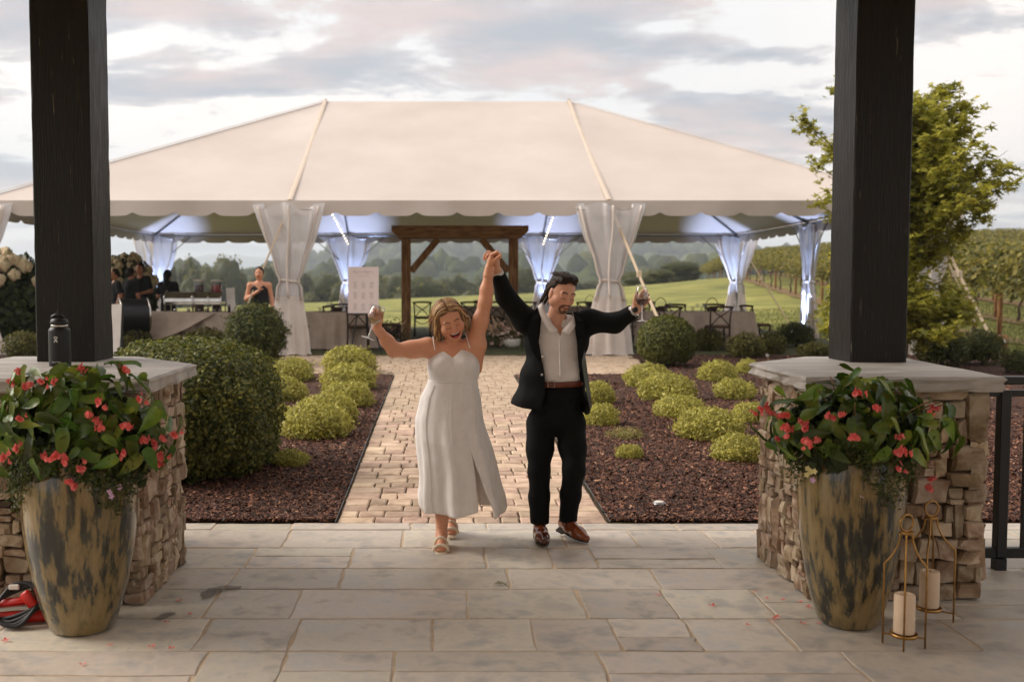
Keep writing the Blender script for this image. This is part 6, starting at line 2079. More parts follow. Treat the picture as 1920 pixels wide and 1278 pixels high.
def sdf_obj(name, f, mt, parent, origin, colors=None):
    V, F = f.mesh() if isinstance(f, Field) else f
    C = colors(V) if colors else None
    return mobj(name, V - np.array(origin), F, mt, parent, colors=C)
def merge(ms):
    V = []; F = []; b = 0
    for v, f in ms: V.append(v); F.append(f + b); b += len(v)
    return np.concatenate(V), np.concatenate(F)
def locks(paths, r0, cols, seed, name, mt, parent, origin, n=6):
    """tapered hair locks, each a tube; one mesh with a tone for each lock"""
    g = np.random.default_rng(seed)
    m = MB(); C = []
    for p_ in paths:
        k = len(p_)
        t = np.linspace(0, 1, k)
        rad = r0 * g.uniform(.6, 1.2) * np.clip(np.minimum(t * 6 + .4, (1.06 - t) * 2.2), .08, 1)
        b = len(m.V)
        m.tube([Vector(q - np.array(origin)) for q in p_], rad.tolist(), n, squash=(1, .7))
        c = np.array(cols[int(g.integers(0, len(cols)))]) * g.uniform(.75, 1.25)
        C += [c] * (len(m.V) - b)
    return m.V, m.F, np.array(C, np.float32)

# ================================================================ bride
BYc = 6.30
def B_(x, y, dy=0.0): return v3(P(x, y, BYc + dy))
borg = np.array([float(P(838, 1000, BYc).x), BYc, 0.0])
bride = thing('person', 'woman in white midi dress laughing with one arm raised and a wine glass', 'person', tuple(borg))
# head leans to her own right, face tipped down
HB = head_frame(B_(844, 602, -.03), (.22, -.90, -.36), (-.30, -.18, .93))
fh = Field(*bounds([B_(844, 602)], .20), .0026)
add_head(fh, HB, False, True)
neck0, neck1 = B_(848, 628, .035), B_(850, 662, .04)
fh.cap(neck0, neck1, .050, .054, .03)
Vh, Fh = fh.mesh()
Ch = head_colors(Vh, HB, False, True, SK_B)
keep = Vh[:, 2] > B_(850, 655)[2] - .2
# trunk, arms, legs
shR, elR, wrR = B_(802, 651, .02), B_(739, 656, -.02), B_(706, 614, -.10)
shL, elL, wrL = B_(891, 643, .02), B_(910, 566, .02), B_(917, 503, .03)
pts = [shR, elR, wrR, shL, elL, wrL, B_(828, 1048), B_(922, 450), B_(845, 1020, .45)]
fb = Field(*bounds(pts + [B_(680, 590, -.25), B_(850, 700, .25)], .10), .0050)
fb.cap(neck0, neck1, .046, .050, .03)
fb.ell(B_(851, 690, .03), (.150, .092, .150), .03)
fb.ell(B_(850, 665, .035), (.120, .070, .070), .05)
fb.ell(B_(848, 735, .03), (.125, .085, .11), .06)
fb.ell(B_(847, 800, .04), (.165, .115, .16), .06)
fb.cap(B_(835, 660, .035), shR, .048, .056, .05)
fb.cap(B_(868, 658, .035), shL, .048, .054, .05)
fb.ell(B_(828, 690, -.035), (.055, .050, .054), .04); fb.ell(B_(873, 687, -.035), (.055, .050, .054), .04)
fb.chain([shR, elR], [.051, .042], .05)
fb.ell((shR * .55 + elR * .45) + np.array([0, 0, -.010]), (.054, .045, .049), .05)
fb.chain([elR, elR * .62 + wrR * .38, wrR], [.042, .040, .025], .03)
fb.chain([shL, shL * .45 + elL * .55, elL], [.053, .046, .040], .04)
fb.chain([elL, elL * .65 + wrL * .35, wrL], [.040, .039, .025], .03)
fb.cap(B_(893, 690, .04), B_(896, 650, .03), .035, .048, .05)
# legs: forward foot under the camera side, trailing foot behind
hipR, hipL = B_(832, 815, .04), B_(866, 815, .04)
knR, anR = B_(831, 905, -.02), v3((float(P(828, 1000, 6.20).x), 6.215, .085))
knL, anL = B_(858, 905, .08), v3((float(P(845, 990, 6.55).x), 6.56, .105))
for hp, kn, an in ((hipR, knR, anR), (hipL, knL, anL)):
    fb.chain([hp, kn], [.085, .058], .05)
    fb.chain([kn, kn * .62 + an * .38 + np.array([0, .015, 0]), an], [.055, .054, .033], .03)
toe = []
for an, pitch, sx in ((anR, 0, -1), (anL, .03, 1)):
    heel = an + np.array([0, .035, -.050]); ball = an + np.array([.004 * sx, -.115, -.058 - pitch * 0])
    fb.cap(an, heel, .033, .030, .02)
    fb.cap(an + np.array([0, -.02, -.015]), ball, .033, .024, .02)
    fb.cap(heel, ball, .028, .026, .02)
    for q in range(5):
        b0 = ball + np.array([(q - 2) * .0155 * 1.0, .006 * abs(q - 1.5), -.004]); fb.cap(b0, b0 + np.array([0, -.040 + .004 * abs(q - 1.5) * 1.5, -.004]), .0105, .0085, .006)
    toe.append((heel, ball))
body_b = fb.mesh()
# hands
fr_ = Field(*bounds([wrR], .17), .0026)
dR = unit(np.array([-.10, -.02, 1.0])); nR = np.array([-.18, -1, 0]); sR = np.array([1, -.15, .1])
fr_.cap(wrR + (elR - wrR) * .22, wrR, .0335, .0275, .01)
add_hand(fr_, wrR, dR, nR, sR, [(.75, .85, .5), (.8, .9, .5), (.85, .9, .5), (.9, .9, .5)], sc=.92, thumb=(.75, .5, .5))
fl_ = Field(*bounds([wrL + np.array([0, 0, .06])], .17), .0026)
fl_.cap(wrL + (elL - wrL) * .22, wrL, .0345, .0275, .01)
CL = [(1.05, 1.15, .5), (1.05, 1.15, .5), (1.1, 1.15, .5), (1.15, 1.15, .5)]
add_hand(fl_, wrL, (.10, -.05, 1), (1.0, -.25, 0), (.2, -1, .1), CL, sc=.92, thumb=(.6, .35, .7))
allb = merge([body_b, (Vh, Fh), fr_.mesh(), fl_.mesh()])
Cb = np.tile(np.array(SK_B, np.float32), (len(allb[0]), 1))
Cb[len(body_b[0]):len(body_b[0]) + len(Vh)] = Ch
mobj('body', allb[0] - borg, allb[1], m_skin, bride, colors=Cb)
# bodice
fd = Field(*bounds([B_(790, 640, -.2), B_(915, 730, .2)], .05), .004)
e_ = .010
fd.ell(B_(851, 688, .03), (.160 + e_, .094 + e_, .150 + e_), .03)
fd.ell(B_(849, 722, .03), (.132 + e_, .092 + e_, .12), .05)
fd.ell(B_(828, 687, -.040), (.060 + e_, .055 + e_, .058 + e_), .045); fd.ell(B_(873, 684, -.040), (.060 + e_, .055 + e_, .058 + e_), .045)
zA, zC, zB2 = B_(815, 654)[2], B_(848, 668)[2], B_(881, 650)[2]
xA, xC, xB = B_(815, 654)[0], B_(849, 668)[0], B_(881, 650)[0]
x_l, x_r = B_(798, 665)[0], B_(904, 668)[0]; z_l, z_r = B_(798, 667)[2], B_(904, 668)[2]
z_seam = B_(850, 714)[2]
def neckline(p):
    zt = np.interp(p[..., 0], [x_l, xA, (xA + xC) / 2, xC, (xB + xC) / 2, xB, x_r], [z_l, zA, (zA + zC) / 2 + .012, zC - .004, (zB2 + zC) / 2 + .016, zB2, z_r])
    zt = np.where(p[..., 1] > BYc + .04, np.minimum(zt, z_l - .03), zt)
    return np.maximum(p[..., 2] - zt, (z_seam - .012) - p[..., 2])
fd.cut(neckline)
Vd, Fd = fd.mesh()
dress = mobj('dress', Vd - borg, Fd, m_dress, bride)
for (x0, y0, x1, y1) in ((815, 656, 812, 634), (881, 652, 873, 628)):
    a = B_(x0, y0, -.076); b = B_(x1, y1, .02)
    ptsx = [a, a * .5 + b * .5 + np.array([0, -.010, .004]), b + np.array([0, -.01, .012]), b + np.array([0, .05, .0])]
    MB().tube([Vector(q - borg) for q in ptsx], .0028, 6).build('strap', m_dress, dress, smooth=True)
# skirt
rowpx = [(712, 803, 895), (722, 800, 896), (745, 788, 901), (786, 779, 906), (810, 779, 912), (837, 781, 921), (862, 784, 927), (888, 787, 932), (915, 787, 937), (930, 786, 942), (950, 789, 944), (958, 794, 940)]
nu, nv = 150, 60
ry = np.array([r[0] for r in rowpx], float); rl = np.array([r[1] for r in rowpx], float); rr_ = np.array([r[2] for r in rowpx], float)
yy = np.linspace(712, 957, nv)
Vs = []
slit_y = 832
for v, yv in enumerate(yy):
    L, Rr = np.interp(yv, ry, rl), np.interp(yv, ry, rr_)
    cL, cR = B_(L, yv), B_(Rr, yv)
    cx_ = (cL[0] + cR[0]) / 2; hw = (cR[0] - cL[0]) / 2; z = cL[2]
    f = v / (nv - 1)
    dep = .105 + .10 * min(1, f * 2.2) + .05 * f
    th0 = -math.pi / 2 + .42                         # angle of the slit on the front
    gap = np.clip((yv - slit_y) / (957 - slit_y), 0, 1)
    u = np.linspace(0, 1, nu)
    th = th0 + gap * .20 + u * (2 * math.pi + .06 - gap * .34)
    fold = 1 + (.015 + .062 * f) * np.sin(8 * th + 1.3 + 1.5 * f) * (f ** .7) + .028 * f * np.sin(15 * th + 3 * f)
    x = cx_ + np.cos(th) * hw * fold
    y = BYc + .035 + np.sin(th) * dep * fold
    # the free edge swings forward and outwards below the slit
    swing = gap * np.exp(-(u / .09) ** 2)
    x = x + swing * .03; y = y - swing * .07
    back = gap * np.exp(-((1 - u) / .06) ** 2)
    y = y - back * .03; x = x + back * .012
    zz = z + .012 * f * np.sin(5 * th + .7) + .03 * gap * np.exp(-((1 - u) / .12) ** 2) * f
    Vs.append(np.stack([x, y, np.broadcast_to(zz, x.shape)], -1))
V = np.concatenate(Vs) - borg
V[:, 1] += .006 * fbm(V, 6, 2, 4); V[:, 0] += .006 * fbm(V, 6, 2, 8)
i, j = np.meshgrid(np.arange(nv - 1), np.arange(nu - 1), indexing='ij'); a = i * nu + j
skirt = mobj('skirt', V, np.stack([a, a + nu, a + nu + 1, a + 1], -1).reshape(-1, 4), m_dress, dress)
ws_ = [((np.cos(a_) * .152) + (B_(803, 713)[0] + B_(895, 713)[0]) / 2, BYc + .035 + np.sin(a_) * .112, z_seam - .002) for a_ in np.linspace(0, 2 * math.pi, 48, endpoint=False)]
MB().tube([Vector(np.array(q_) - borg) for q_ in ws_], .005, 6, closed=True).build('waist_seam', m_dress, dress, smooth=True)
for uq in (.075, .33, .80, .925):
    MB().tube([Vector(V[v_ * nu + int(uq * nu)] * 1.0 + np.array([0, -.0035, 0])) for v_ in range(2, nv, 3)], .0022, 5).build('seam', m_dress, skirt)
sol = skirt.modifiers.new('thickness', 'SOLIDIFY'); sol.thickness = .003
# sandals
for (heel, ball), nm in zip(toe, 'ab'):
    sd_o = MB().tube([Vector(heel + np.array([0, .022, -.026]) - borg), Vector((heel + ball) / 2 + np.array([0, 0, -.027]) - borg), Vector(ball + np.array([0, -.02, -.030]) - borg), Vector(ball + np.array([0, -.055, -.030]) - borg)], [.028, .032, .040, .030], 12, squash=(.30, 1)).build('sandal', m_sandal, bride, smooth=True)
    for q, (dy_, rz_, hz_s) in enumerate(((-.012, .040, .030), (.055, .036, .050))):
        c = ball + np.array([0, dy_, 0]) + (np.array([0, .0, .004]) if q == 0 else np.array([0, .0, .014]))
        pts_ = [c + np.array([math.cos(a) * rz_ * 1.05, -.006 * math.sin(a), math.sin(a) * hz_s - .012]) for a in np.linspace(-.3, math.pi + .3, 22)]
        m = MB().tube([Vector(x - borg) for x in pts_], [.0085 + .0025 * (k % 2) for k in range(22)], 8)
        m.build('braided_strap', m_sandal, sd_o, smooth=True)
# hair
cB, MBh = HB
g = np.random.default_rng(15)
fhair = Field(*bounds([cB], .19), .004)
def hb(x, y, z): return cB + MBh @ np.array([x, y, z])
fhair.ell(hb(0, -.028, .048), (.083, .102, .090), .02, MBh)
fhair.ell(hb(0, -.075, -.02), (.070, .055, .085), .03, MBh)
for sx in (-1, 1): fhair.ell(hb(sx * .070, -.012, .01), (.018, .05, .06), .02, MBh)
fhair.cut(lambda p: (lambda q: np.where((q[..., 1] > .030), (.094 - .45 * np.abs(np.abs(q[..., 0]))) - q[..., 2] + .02 * 0, -1))((p - cB) @ MBh))
hcol = [s2l((164, 124, 82)), s2l((196, 160, 114)), s2l((132, 94, 60)), s2l((222, 192, 150)), s2l((104, 72, 46))]
hV, hF = fhair.mesh()
q = (hV - cB) @ MBh
tone = np.clip(.5 + .9 * vnoise(np.stack([q[:, 0] * 3, q[:, 2] * .4 + q[:, 1] * .4, q[:, 0] * 0], -1), 34, 2), 0, 1)[:, None]
hC = np.array(s2l((82, 56, 36))) * (1 - tone) + np.array(s2l((136, 102, 68))) * tone
paths = []
EC = np.array([0, -.028, .046]); ER = np.array([.085, .104, .092])
for k in range(680):
    sx = 1 if k % 2 else -1
    y0 = g.uniform(-.085, .088)                       # position along the parting, front is positive
    lift = 1 + .05 * g.random()
    rr = math.sqrt(max(.04, 1 - (y0 / ER[1]) ** 2))
    fall = g.uniform(.10, .20) * (1.0 if y0 > -.02 else .9)
    ph = g.uniform(0, 6.28)
    pp = []
    phi_end = 1.75
    for s_ in np.linspace(0, 1, 18):
        if s_ < .5:
            t = s_ / .5
            phi = .06 + t * phi_end
            yb = y0 - (.045 * max(0, y0 / .088) + .012) * t ** 1.5
            r2 = math.sqrt(max(.05, 1 - (yb / ER[1]) ** 2))
            r2 = max(r2, rr * (1 - t) + .82 * t)
            q = EC + np.array([sx * math.sin(phi) * ER[0] * r2, yb, math.cos(phi) * ER[2] * r2]) * lift
            last = q
        else:
            t = (s_ - .5) / .5
            wv = .013 * t
            q = last + np.array([sx * (.012 * t + .010 * math.sin(3.0 * t)), -.012 * t, -fall * t]) + np.array([wv * math.sin(9 * t + ph), wv * math.cos(8 * t + ph), 0])
        pp.append(cB + MBh @ q)
    paths.append(np.array(pp))
for k in range(70):     # stray strands
    b_ = paths[int(g.integers(0, 600))]
    o_ = np.linspace(0, 1, len(b_))[:, None] ** 1.5 * (MBh @ np.array([g.normal(0, .022), g.normal(0, .022), g.normal(0, .012)]))
    paths.append(b_ + o_)
for k in range(60):     # back of the head
    a = g.uniform(-1.2, 1.2)
    st_ = np.array([.03 * math.sin(a), -.06, .125]); md = np.array([.075 * math.sin(a), -.128, .03]); end = np.array([.085 * math.sin(a), -.10, -.13 - .04 * g.random()])
    paths.append(np.array([cB + MBh @ ((1 - s_) ** 2 * st_ + 2 * s_ * (1 - s_) * (md * 1.25) + s_ * s_ * end + np.array([.006 * math.sin(9 * s_ + k), 0, 0])) for s_ in np.linspace(0, 1, 12)]))
lV, lF, lC = locks(paths, .0036, hcol, 3, 'locks', m_hair_b, bride, borg)
base = mobj('hair', hV - borg, hF, m_hair_b, bride, colors=hC.astype(np.float32))
lk = mobj('locks', lV, lF, m_hair_b, base, colors=lC)
# drop earring
MB().lathe([(.001, -.012), (.006, -.006), (.006, .0), (.001, .006)], 8, Vector(hb(-.078, .004, -.042) - borg)).build('earring', m_pearl, bride, smooth=True)

# ================================================================ groom
GYc = 6.46
def G_(x, y, dy=0.0): return v3(P(x, y, GYc + dy))
gorg = np.array([float(P(1040, 1000, GYc).x), GYc, 0.0])
groom = thing('person', 'bearded man in black suit and open white shirt walking with a raised wine glass', 'person', tuple(gorg))
HG = head_frame(G_(1054, 551, -.06), (.33, -.86, -.36), (.24, -.30, .92))
fh = Field(*bounds([HG[0]], .20), .0026)
add_head(fh, HG, True, False)
nk0, nk1 = G_(1046, 580, .02), G_(1040, 612, .04)
fh.cap(nk0, nk1, .057, .060, .03)
Vh, Fh = fh.mesh(); Ch = head_colors(Vh, HG, True, False, SK_G)
gshR, gelR, gwrR = G_(984, 600, .03), G_(948, 556, .0), G_(931, 506, -.08)
gshL, gelL, gwrL = G_(1104, 603, .03), G_(1152, 606, -.02), G_(1192, 581, -.10)
# skin: neck, upper chest, forearms
fg = Field(*bounds([G_(985, 590, .1), G_(1100, 690, -.1), gwrR, gwrL], .12), .005)
fg.cap(nk0, nk1, .053, .056, .03)
fg.ell(G_(1045, 645, .04), (.15, .085, .12), .05)
fg.cap(gelR, gwrR, .04, .029, .03); fg.cap(gelL, gwrL, .04, .029, .03)
skin_g = fg.mesh()
fR = Field(*bounds([gwrR + np.array([-.02, 0, .06])], .18), .0026)
fR.cap(gwrR + (gelR - gwrR) * .2, gwrR, .033, .030, .01)
add_hand(fR, gwrR, (-.16, .02, 1), (-1.0, -.35, -.1), (.25, -1, .1), [(1.0, 1.1, .5)] * 4, sc=1.02, thumb=(.7, .4, .6))
fL = Field(*bounds([gwrL + np.array([.05, 0, .05])], .18), .0026)
fL.cap(gwrL + (gelL - gwrL) * .2, gwrL, .034, .030, .01)
add_hand(fL, gwrL, (.55, -.10, .83), (-.08, -1, .12), (-.83, -.1, .55), [(.65, .8, .5), (.7, .85, .5), (.75, .85, .5), (.85, .9, .5)], sc=1.0, thumb=(.75, .55, .4))
allg = merge([skin_g, (Vh, Fh), fR.mesh(), fL.mesh()])
Cg = np.tile(np.array(SK_G, np.float32), (len(allg[0]), 1)); Cg[len(skin_g[0]):len(skin_g[0]) + len(Vh)] = Ch
mobj('body', allg[0] - gorg, allg[1], m_skin, groom, colors=Cg)
# shirt
def torso(f, e, hips=True):
    f.ell(G_(1044, 645, .045), (.185 + e, .100 + e, .165 + e), .04)
    f.ell(G_(1048, 700, .03), (.150 + e, .105 + e, .12 + e), .07)
    f.cap(G_(1042, 612, .045), gshR, .058 + e, .062 + e, .05)
    f.cap(G_(1050, 612, .045), gshL, .058 + e, .062 + e, .05)
fs = Field(*bounds([G_(960, 580, .25), G_(1115, 735, -.22)], .06), .005)
torso(fs, .006)
fs.cap(G_(1043, 596, .035), nk1, .060, .068, .03)
fs.wrinkle(.006, 9, (1, 1, .35), 3)
zcol = G_(1040, 597)[2]
vx = G_(1049, 625)[0]; vz = G_(1049, 628)[2]
def shirt_cut(p):
    top = p[..., 2] - (zcol + .35 * np.clip(p[..., 1] - GYc + .03, 0, .11))
    vee = np.where(p[..., 1] < GYc - .01, (p[..., 2] - vz) * .55 - np.abs(p[..., 0] - vx - (p[..., 2] - vz) * -.10), -1)
    neck = .058 - np.linalg.norm((p - (nk0 + .0))[..., :2] + 0 * p[..., :2], axis=-1)
    neck = np.where(p[..., 2] > G_(1040, 600)[2], neck, -1)
    bot = G_(1050, 722)[2] - p[..., 2]
    return np.maximum(np.maximum(top, vee), np.maximum(neck, bot))
fs.cut(shirt_cut)
shirt = sdf_obj('shirt', fs, m_shirt, groom, gorg)
# collar wings
for sg, (ax, ay, bx, by, cx_, cy_) in ((-1, (1016, 570, 1023, 598, 1046, 622)), (1, (1074, 588, 1078, 600, 1053, 624))):
    ptsx = [G_(ax, ay, -.0), G_(bx, by, -.075), G_(cx_, cy_, -.105)]
    qs = []
    for s_ in np.linspace(0, 1, 8): qs.append((1 - s_) ** 2 * ptsx[0] + 2 * s_ * (1 - s_) * ptsx[1] + s_ * s_ * ptsx[2])
    V = []
    for k, q in enumerate(qs):
        s_ = k / 7
        w = .036 + .014 * s_
        V += [q + np.array([sg * -.002, .0, .010]), q + np.array([sg * w * .80, -.010, -w * .30]), ]
    F = [(2 * k, 2 * k + 1, 2 * k + 3, 2 * k + 2) for k in range(7)]
    c_ = mobj('collar', np.array(V) - gorg, F, m_shirt, shirt); so = c_.modifiers.new('t', 'SOLIDIFY'); so.thickness = .0025
pl = [G_(1049 + (y - 628) * .02, y, -.095 - .012 * math.sin((y - 628) / 90 * math.pi)) for y in np.linspace(632, 712, 10)]
MB().tube([Vector(q - gorg) for q in pl], .014, 6, squash=(1, .35)).build('placket', m_shirt, shirt, smooth=True)
for y in (640, 655, 671, 688, 704):
    q = G_(1049 + (y - 628) * .02, y, -.104 - .012 * math.sin((y - 628) / 90 * math.pi))
    MB().lathe([(.0045, 0), (.0045, .002), (.002, .003)], 8, Vector(q - gorg), Matrix.Rotation(R(90), 3, 'X')).build('button', m_pearl, shirt)
for wr, el_ in ((gwrR, gelR), (gwrL, gelL)):
    d = unit(el_ - wr)
    MB().tube([Vector(wr + d * .012 - gorg), Vector(wr + d * .03 - gorg), Vector(wr + d * .09 - gorg)], [.038, .040, .040], 18, cap=False).build('cuff', m_shirt, shirt, smooth=True)
# jacket: outer shell, hollowed, open in front
fj = Field(*bounds([G_(935, 500, .28), G_(1205, 790, -.26)], .07), .0055)
def jack(f, e):
    f.ell(G_(1043, 640, .045), (.205 + e, .118 + e, .17 + e), .04)
    f.ell(G_(1036, 705, .045), (.205 + e, .130 + e, .15 + e), .08)
    f.ell(G_(1032, 760, .05), (.252 + e, .150 + e, .16 + e), .08)
jack(fj, .012)
fj.cap(G_(1042, 614, .055), gshR, .066, .078, .05); fj.cap(G_(1050, 614, .055), gshL, .066, .076, .05)
fin = Field.__new__(Field); fin.lo = fj.lo; fin.n = fj.n; fin.res = fj.res; fin.f = np.full(fj.n, .25, np.float32)
jack(fin, -.004)
fin.cap(G_(1044, 640, .0), G_(1044, 575, .0), .10, .085, .03)
xl_t = [G_(1016, 585)[0], G_(1008, 640)[0], G_(1019, 700)[0], G_(1020, 735)[0], G_(1012, 760)[0]]
xr_t = [G_(1073, 590)[0], G_(1080, 640)[0], G_(1084, 700)[0], G_(1090, 735)[0], G_(1096, 770)[0]]
zt_ = [G_(1016, y)[2] for y in (585, 640, 700, 735, 760)]
def open_front(p):
    z = p[..., 2]
    L = np.interp(-z, [-q for q in zt_], xl_t); Rr = np.interp(-z, [-q for q in zt_], xr_t)
    ins = np.minimum(p[..., 0] - L, Rr - p[..., 0])
    return np.where(p[..., 1] < GYc + .04, ins, -1)
gp = fj.grid()
fj.f = np.maximum(fj.f, -fin.f[:fj.n[0], :fj.n[1], :fj.n[2]])
hem = np.interp(gp[..., 0], [G_(950, 750)[0], G_(1000, 757)[0], G_(1100, 768)[0]], [G_(950, 757)[2], G_(1000, 766)[2], G_(1100, 776)[2]])
fj.f = np.maximum(fj.f, np.maximum(open_front(gp), hem - gp[..., 2]).astype(np.float32))
# sleeves
fj.chain([gshR, gelR], [.078, .064], .04); fj.cap(gelR, gwrR + (gelR - gwrR) * .16, .062, .046, .035)
fj.chain([gshL, gelL], [.077, .062], .04); fj.cap(gelL, gwrL + (gelL - gwrL) * .16, .061, .047, .035)
for wr, el_ in ((gwrR, gelR), (gwrL, gelL)):
    fj.cap(wr - (el_ - wr) * .3, wr + (el_ - wr) * .10, .06, .042, .004, True)
fj.wrinkle(.007, 8, (1, 1, .6), 7)
jacket = sdf_obj('jacket', fj, m_suit, groom, gorg)
# lapels
def strip(name, pts, wv, mt, parent, th=.004):
    V = []
    for q, w in zip(pts, wv): V += [q, q + np.array(w)]
    F = [(2 * k, 2 * k + 1, 2 * k + 3, 2 * k + 2) for k in range(len(pts) - 1)]
    o = mobj(name, np.array(V) - gorg, F, mt, parent, smooth=False)
    s_ = o.modifiers.new('t', 'SOLIDIFY'); s_.thickness = th; s_.offset = 0
    return o
strip('lapel', [G_(1014, 578, .0), G_(1010, 598, -.075), G_(1007, 630, -.118), G_(1012, 662, -.132), G_(1018, 690, -.135)], [(-.03, -.02, .005), (-.055, -.012, .0), (-.066, .008, .018), (-.045, .004, .012), (-.004, 0, .004)], m_suit, jacket)
strip('lapel', [G_(1074, 585, -.02), G_(1078, 602, -.080), G_(1082, 632, -.112), G_(1084, 662, -.124), G_(1086, 692, -.13)], [(.03, -.01, .0), (.05, -.006, .0), (.06, .012, .02), (.04, .012, .012), (.005, .004, .004)], m_suit, jacket)
for (x, y) in ((1017, 668), (1016, 702)):
    MB().lathe([(.007, 0), (.007, .003), (.003, .004)], 10, Vector(G_(x, y, -.148) - gorg), Matrix.Rotation(R(90), 3, 'X')).build('button', m_pearl, jacket)
strip('lining', [G_(1086, 640, -.085), G_(1091, 680, -.085), G_(1096, 715, -.08), G_(1102, 745, -.08), G_(1106, 766, -.078)], [(.03, .05, 0), (.035, .06, 0), (.035, .07, 0), (.03, .07, 0), (.02, .06, 0)], m_lining, jacket)
# trousers
ft = Field(*bounds([G_(955, 700, .3), G_(1112, 985, -.32)], .05), .0055)
hR, hL = G_(1014, 795, .045), G_(1071, 795, .045)
kR, aR = G_(1011, 885, .0), v3((float(P(1013, 985, 6.36).x), 6.385, .10))
kL, aL = G_(1076, 880, -.10), v3((float(P(1066, 985, 6.42).x), 6.45, .115))
ft.ell(G_(1047, 735, .04), (.172, .118, .10), .05)
ft.ell(G_(1043, 775, .05), (.160, .126, .125), .06)
for h, k_, a_ in ((hR, kR, aR), (hL, kL, aL)):
    ft.chain([h, h * .5 + k_ * .5, k_], [.098, .085, .070], .04)
    ft.chain([k_, k_ * .5 + a_ * .5 + np.array([0, .012, 0]), a_ + np.array([0, .01, -.012])], [.069, .066, .058], .03)
ft.wrinkle(.006, 9, (1, 1, 1.2), 11)
zb_ = .065
ft.cut(lambda p: np.maximum(zb_ + .05 * (p[..., 1] - 6.40) * -1 - p[..., 2], p[..., 2] - G_(1047, 718)[2]))
trs = sdf_obj('trousers', ft, m_suit, groom, gorg)
# belt
bzc = G_(1050, 719)[2]; bc = G_(1047, 719, .04)
bpts = [np.array([bc[0] + math.cos(a) * .168, bc[1] + math.sin(a) * .122, bzc + .004 * math.cos(a)]) for a in np.linspace(0, 2 * math.pi, 40, endpoint=False)]
belt = MB().tube([Vector(q - gorg) for q in bpts], .019, 8, closed=True, squash=(1, .25)).build('belt', m_belt, groom, smooth=True)
MB().tube([Vector(G_(x, y, -.098) - gorg) for x, y in ((1027, 712), (1040, 712.5), (1040, 726), (1027, 725))], .0032, 6, closed=True).build('buckle', m_steel, belt)
# shoes
def shoe(an, yaw, pitch, nm):
    Mz = Matrix.Rotation(yaw, 3, 'Z') @ Matrix.Rotation(pitch, 3, 'X')
    def w(x, y, z): return an + np.array(Mz @ Vector((x, y, z)))
    f = Field(*bounds([an], .26), .004)
    f.cap(w(0, .045, -.045), w(0, -.03, -.045), .036, .040, .03)
    f.cap(w(0, -.03, -.047), w(0, -.12, -.062), .040, .040, .04)
    f.cap(w(0, -.12, -.062), w(.004, -.195, -.068), .039, .024, .04)
    f.cap(w(0, .03, -.03), w(0, .01, .015), .037, .040, .02)
    def cutf(p):
        q = (p - an) @ np.array(Mz)
        return np.maximum(-.088 - q[..., 2], q[..., 2] - (.020 + .25 * np.clip(q[..., 1], -.05, .05)))
    f.cut(cutf)
    s_ = sdf_obj('shoe', f, m_shoe, groom, gorg)
    ring = [(0, .086), (.034, .06), (.037, .0), (.041, -.09), (.040, -.14), (.028, -.19), (.004, -.222), (-.024, -.19), (-.040, -.14), (-.041, -.09), (-.037, 0), (-.034, .06)]
    V = [w(x * 1.06, y, -.090) for x, y in ring] + [w(x * 1.04, y, -.079) for x, y in ring]
    n_ = len(ring)
    F = [tuple(range(n_)), tuple(range(2 * n_ - 1, n_ - 1, -1))] + [((i + 1) % n_, i, i + n_, (i + 1) % n_ + n_) for i in range(n_)]
    mobj('sole', np.array(V) - gorg, F, m_sole, s_, smooth=False)
    MB().box(Vector(w(0, .048, -.099) - gorg), (.066, .07, .018), Mz, bev=.004).build('heel', m_sole, s_)
    for q in range(4):
        y0 = -.035 - .02 * q; z0 = -.004 - .013 * q
        MB().tube([Vector(w(-.016, y0, z0 - .004) - gorg), Vector(w(0, y0 - .004, z0 + .004) - gorg), Vector(w(.016, y0, z0 - .004) - gorg)], .0028, 5).build('lace', m_sole, s_)
    for sx in (-1, 1):
        MB().tube([Vector(w(0, -.03, .004) - gorg), Vector(w(sx * .02, -.04, .022) - gorg), Vector(w(sx * .035, -.045, .0) - gorg)], .0022, 5).build('lace', m_sole, s_)
shoe(aR + np.array([0, 0, .008]), R(2), 0, 'a')
shoe(aL + np.array([0, -.0, .010]), R(30), R(6), 'b')
# hair
cG, MGh = HG
def hg(x, y, z): return cG + MGh @ np.array([x, y, z])
fhair = Field(*bounds([cG], .18), .0035)
fhair.ell(hg(0, -.026, .052), (.081, .100, .086), .02, MGh)
fhair.ell(hg(0, .022, .116), (.056, .050, .026), .03, MGh)
fhair.ell(hg(0, -.085, -.03), (.058, .034, .075), .03, MGh)
def gcut(p):
    q = (p - cG) @ MGh
    ax = np.abs(q[..., 0])
    line = np.where(q[..., 1] > .02, .091 + .008 * np.cos(ax * 60) + .0 - .6 * np.clip(ax - .045, 0, 1), np.interp(q[..., 1], [-.2, -.055, -.040, .004, .02], [-.12, -.075, .018, .004, .058]))
    return line - q[..., 2]
fhair.cut(gcut)
fhair.wrinkle(.006, 45, (1, .25, 1), 5)
hV, hF = fhair.mesh()
hc = np.array(s2l((34, 22, 14))); tone = np.clip(.5 + vnoise(hV, 120, 3), 0, 1)[:, None]
hair = mobj('hair', hV - gorg, hF, m_hair_d, groom, colors=(hc * (1 - tone) + hc * 1.4 * tone).astype(np.float32))
paths = []
for k in range(150):
    x0 = g.uniform(-.055, .055)
    st_ = np.array([x0, .052 + .010 * g.random(), .106 + .008 * g.random()])
    md = np.array([x0 * 1.1 + g.normal(0, .006), .020, .144 + .014 * g.random()])
    en = np.array([x0 * 1.2 + g.normal(0, .008), -.07 - .03 * g.random(), .100 + .006 * g.normal()])
    paths.append(np.array([cG + MGh @ ((1 - s_) ** 2 * st_ + 2 * s_ * (1 - s_) * md + s_ * s_ * en) for s_ in np.linspace(0, 1, 9)]))
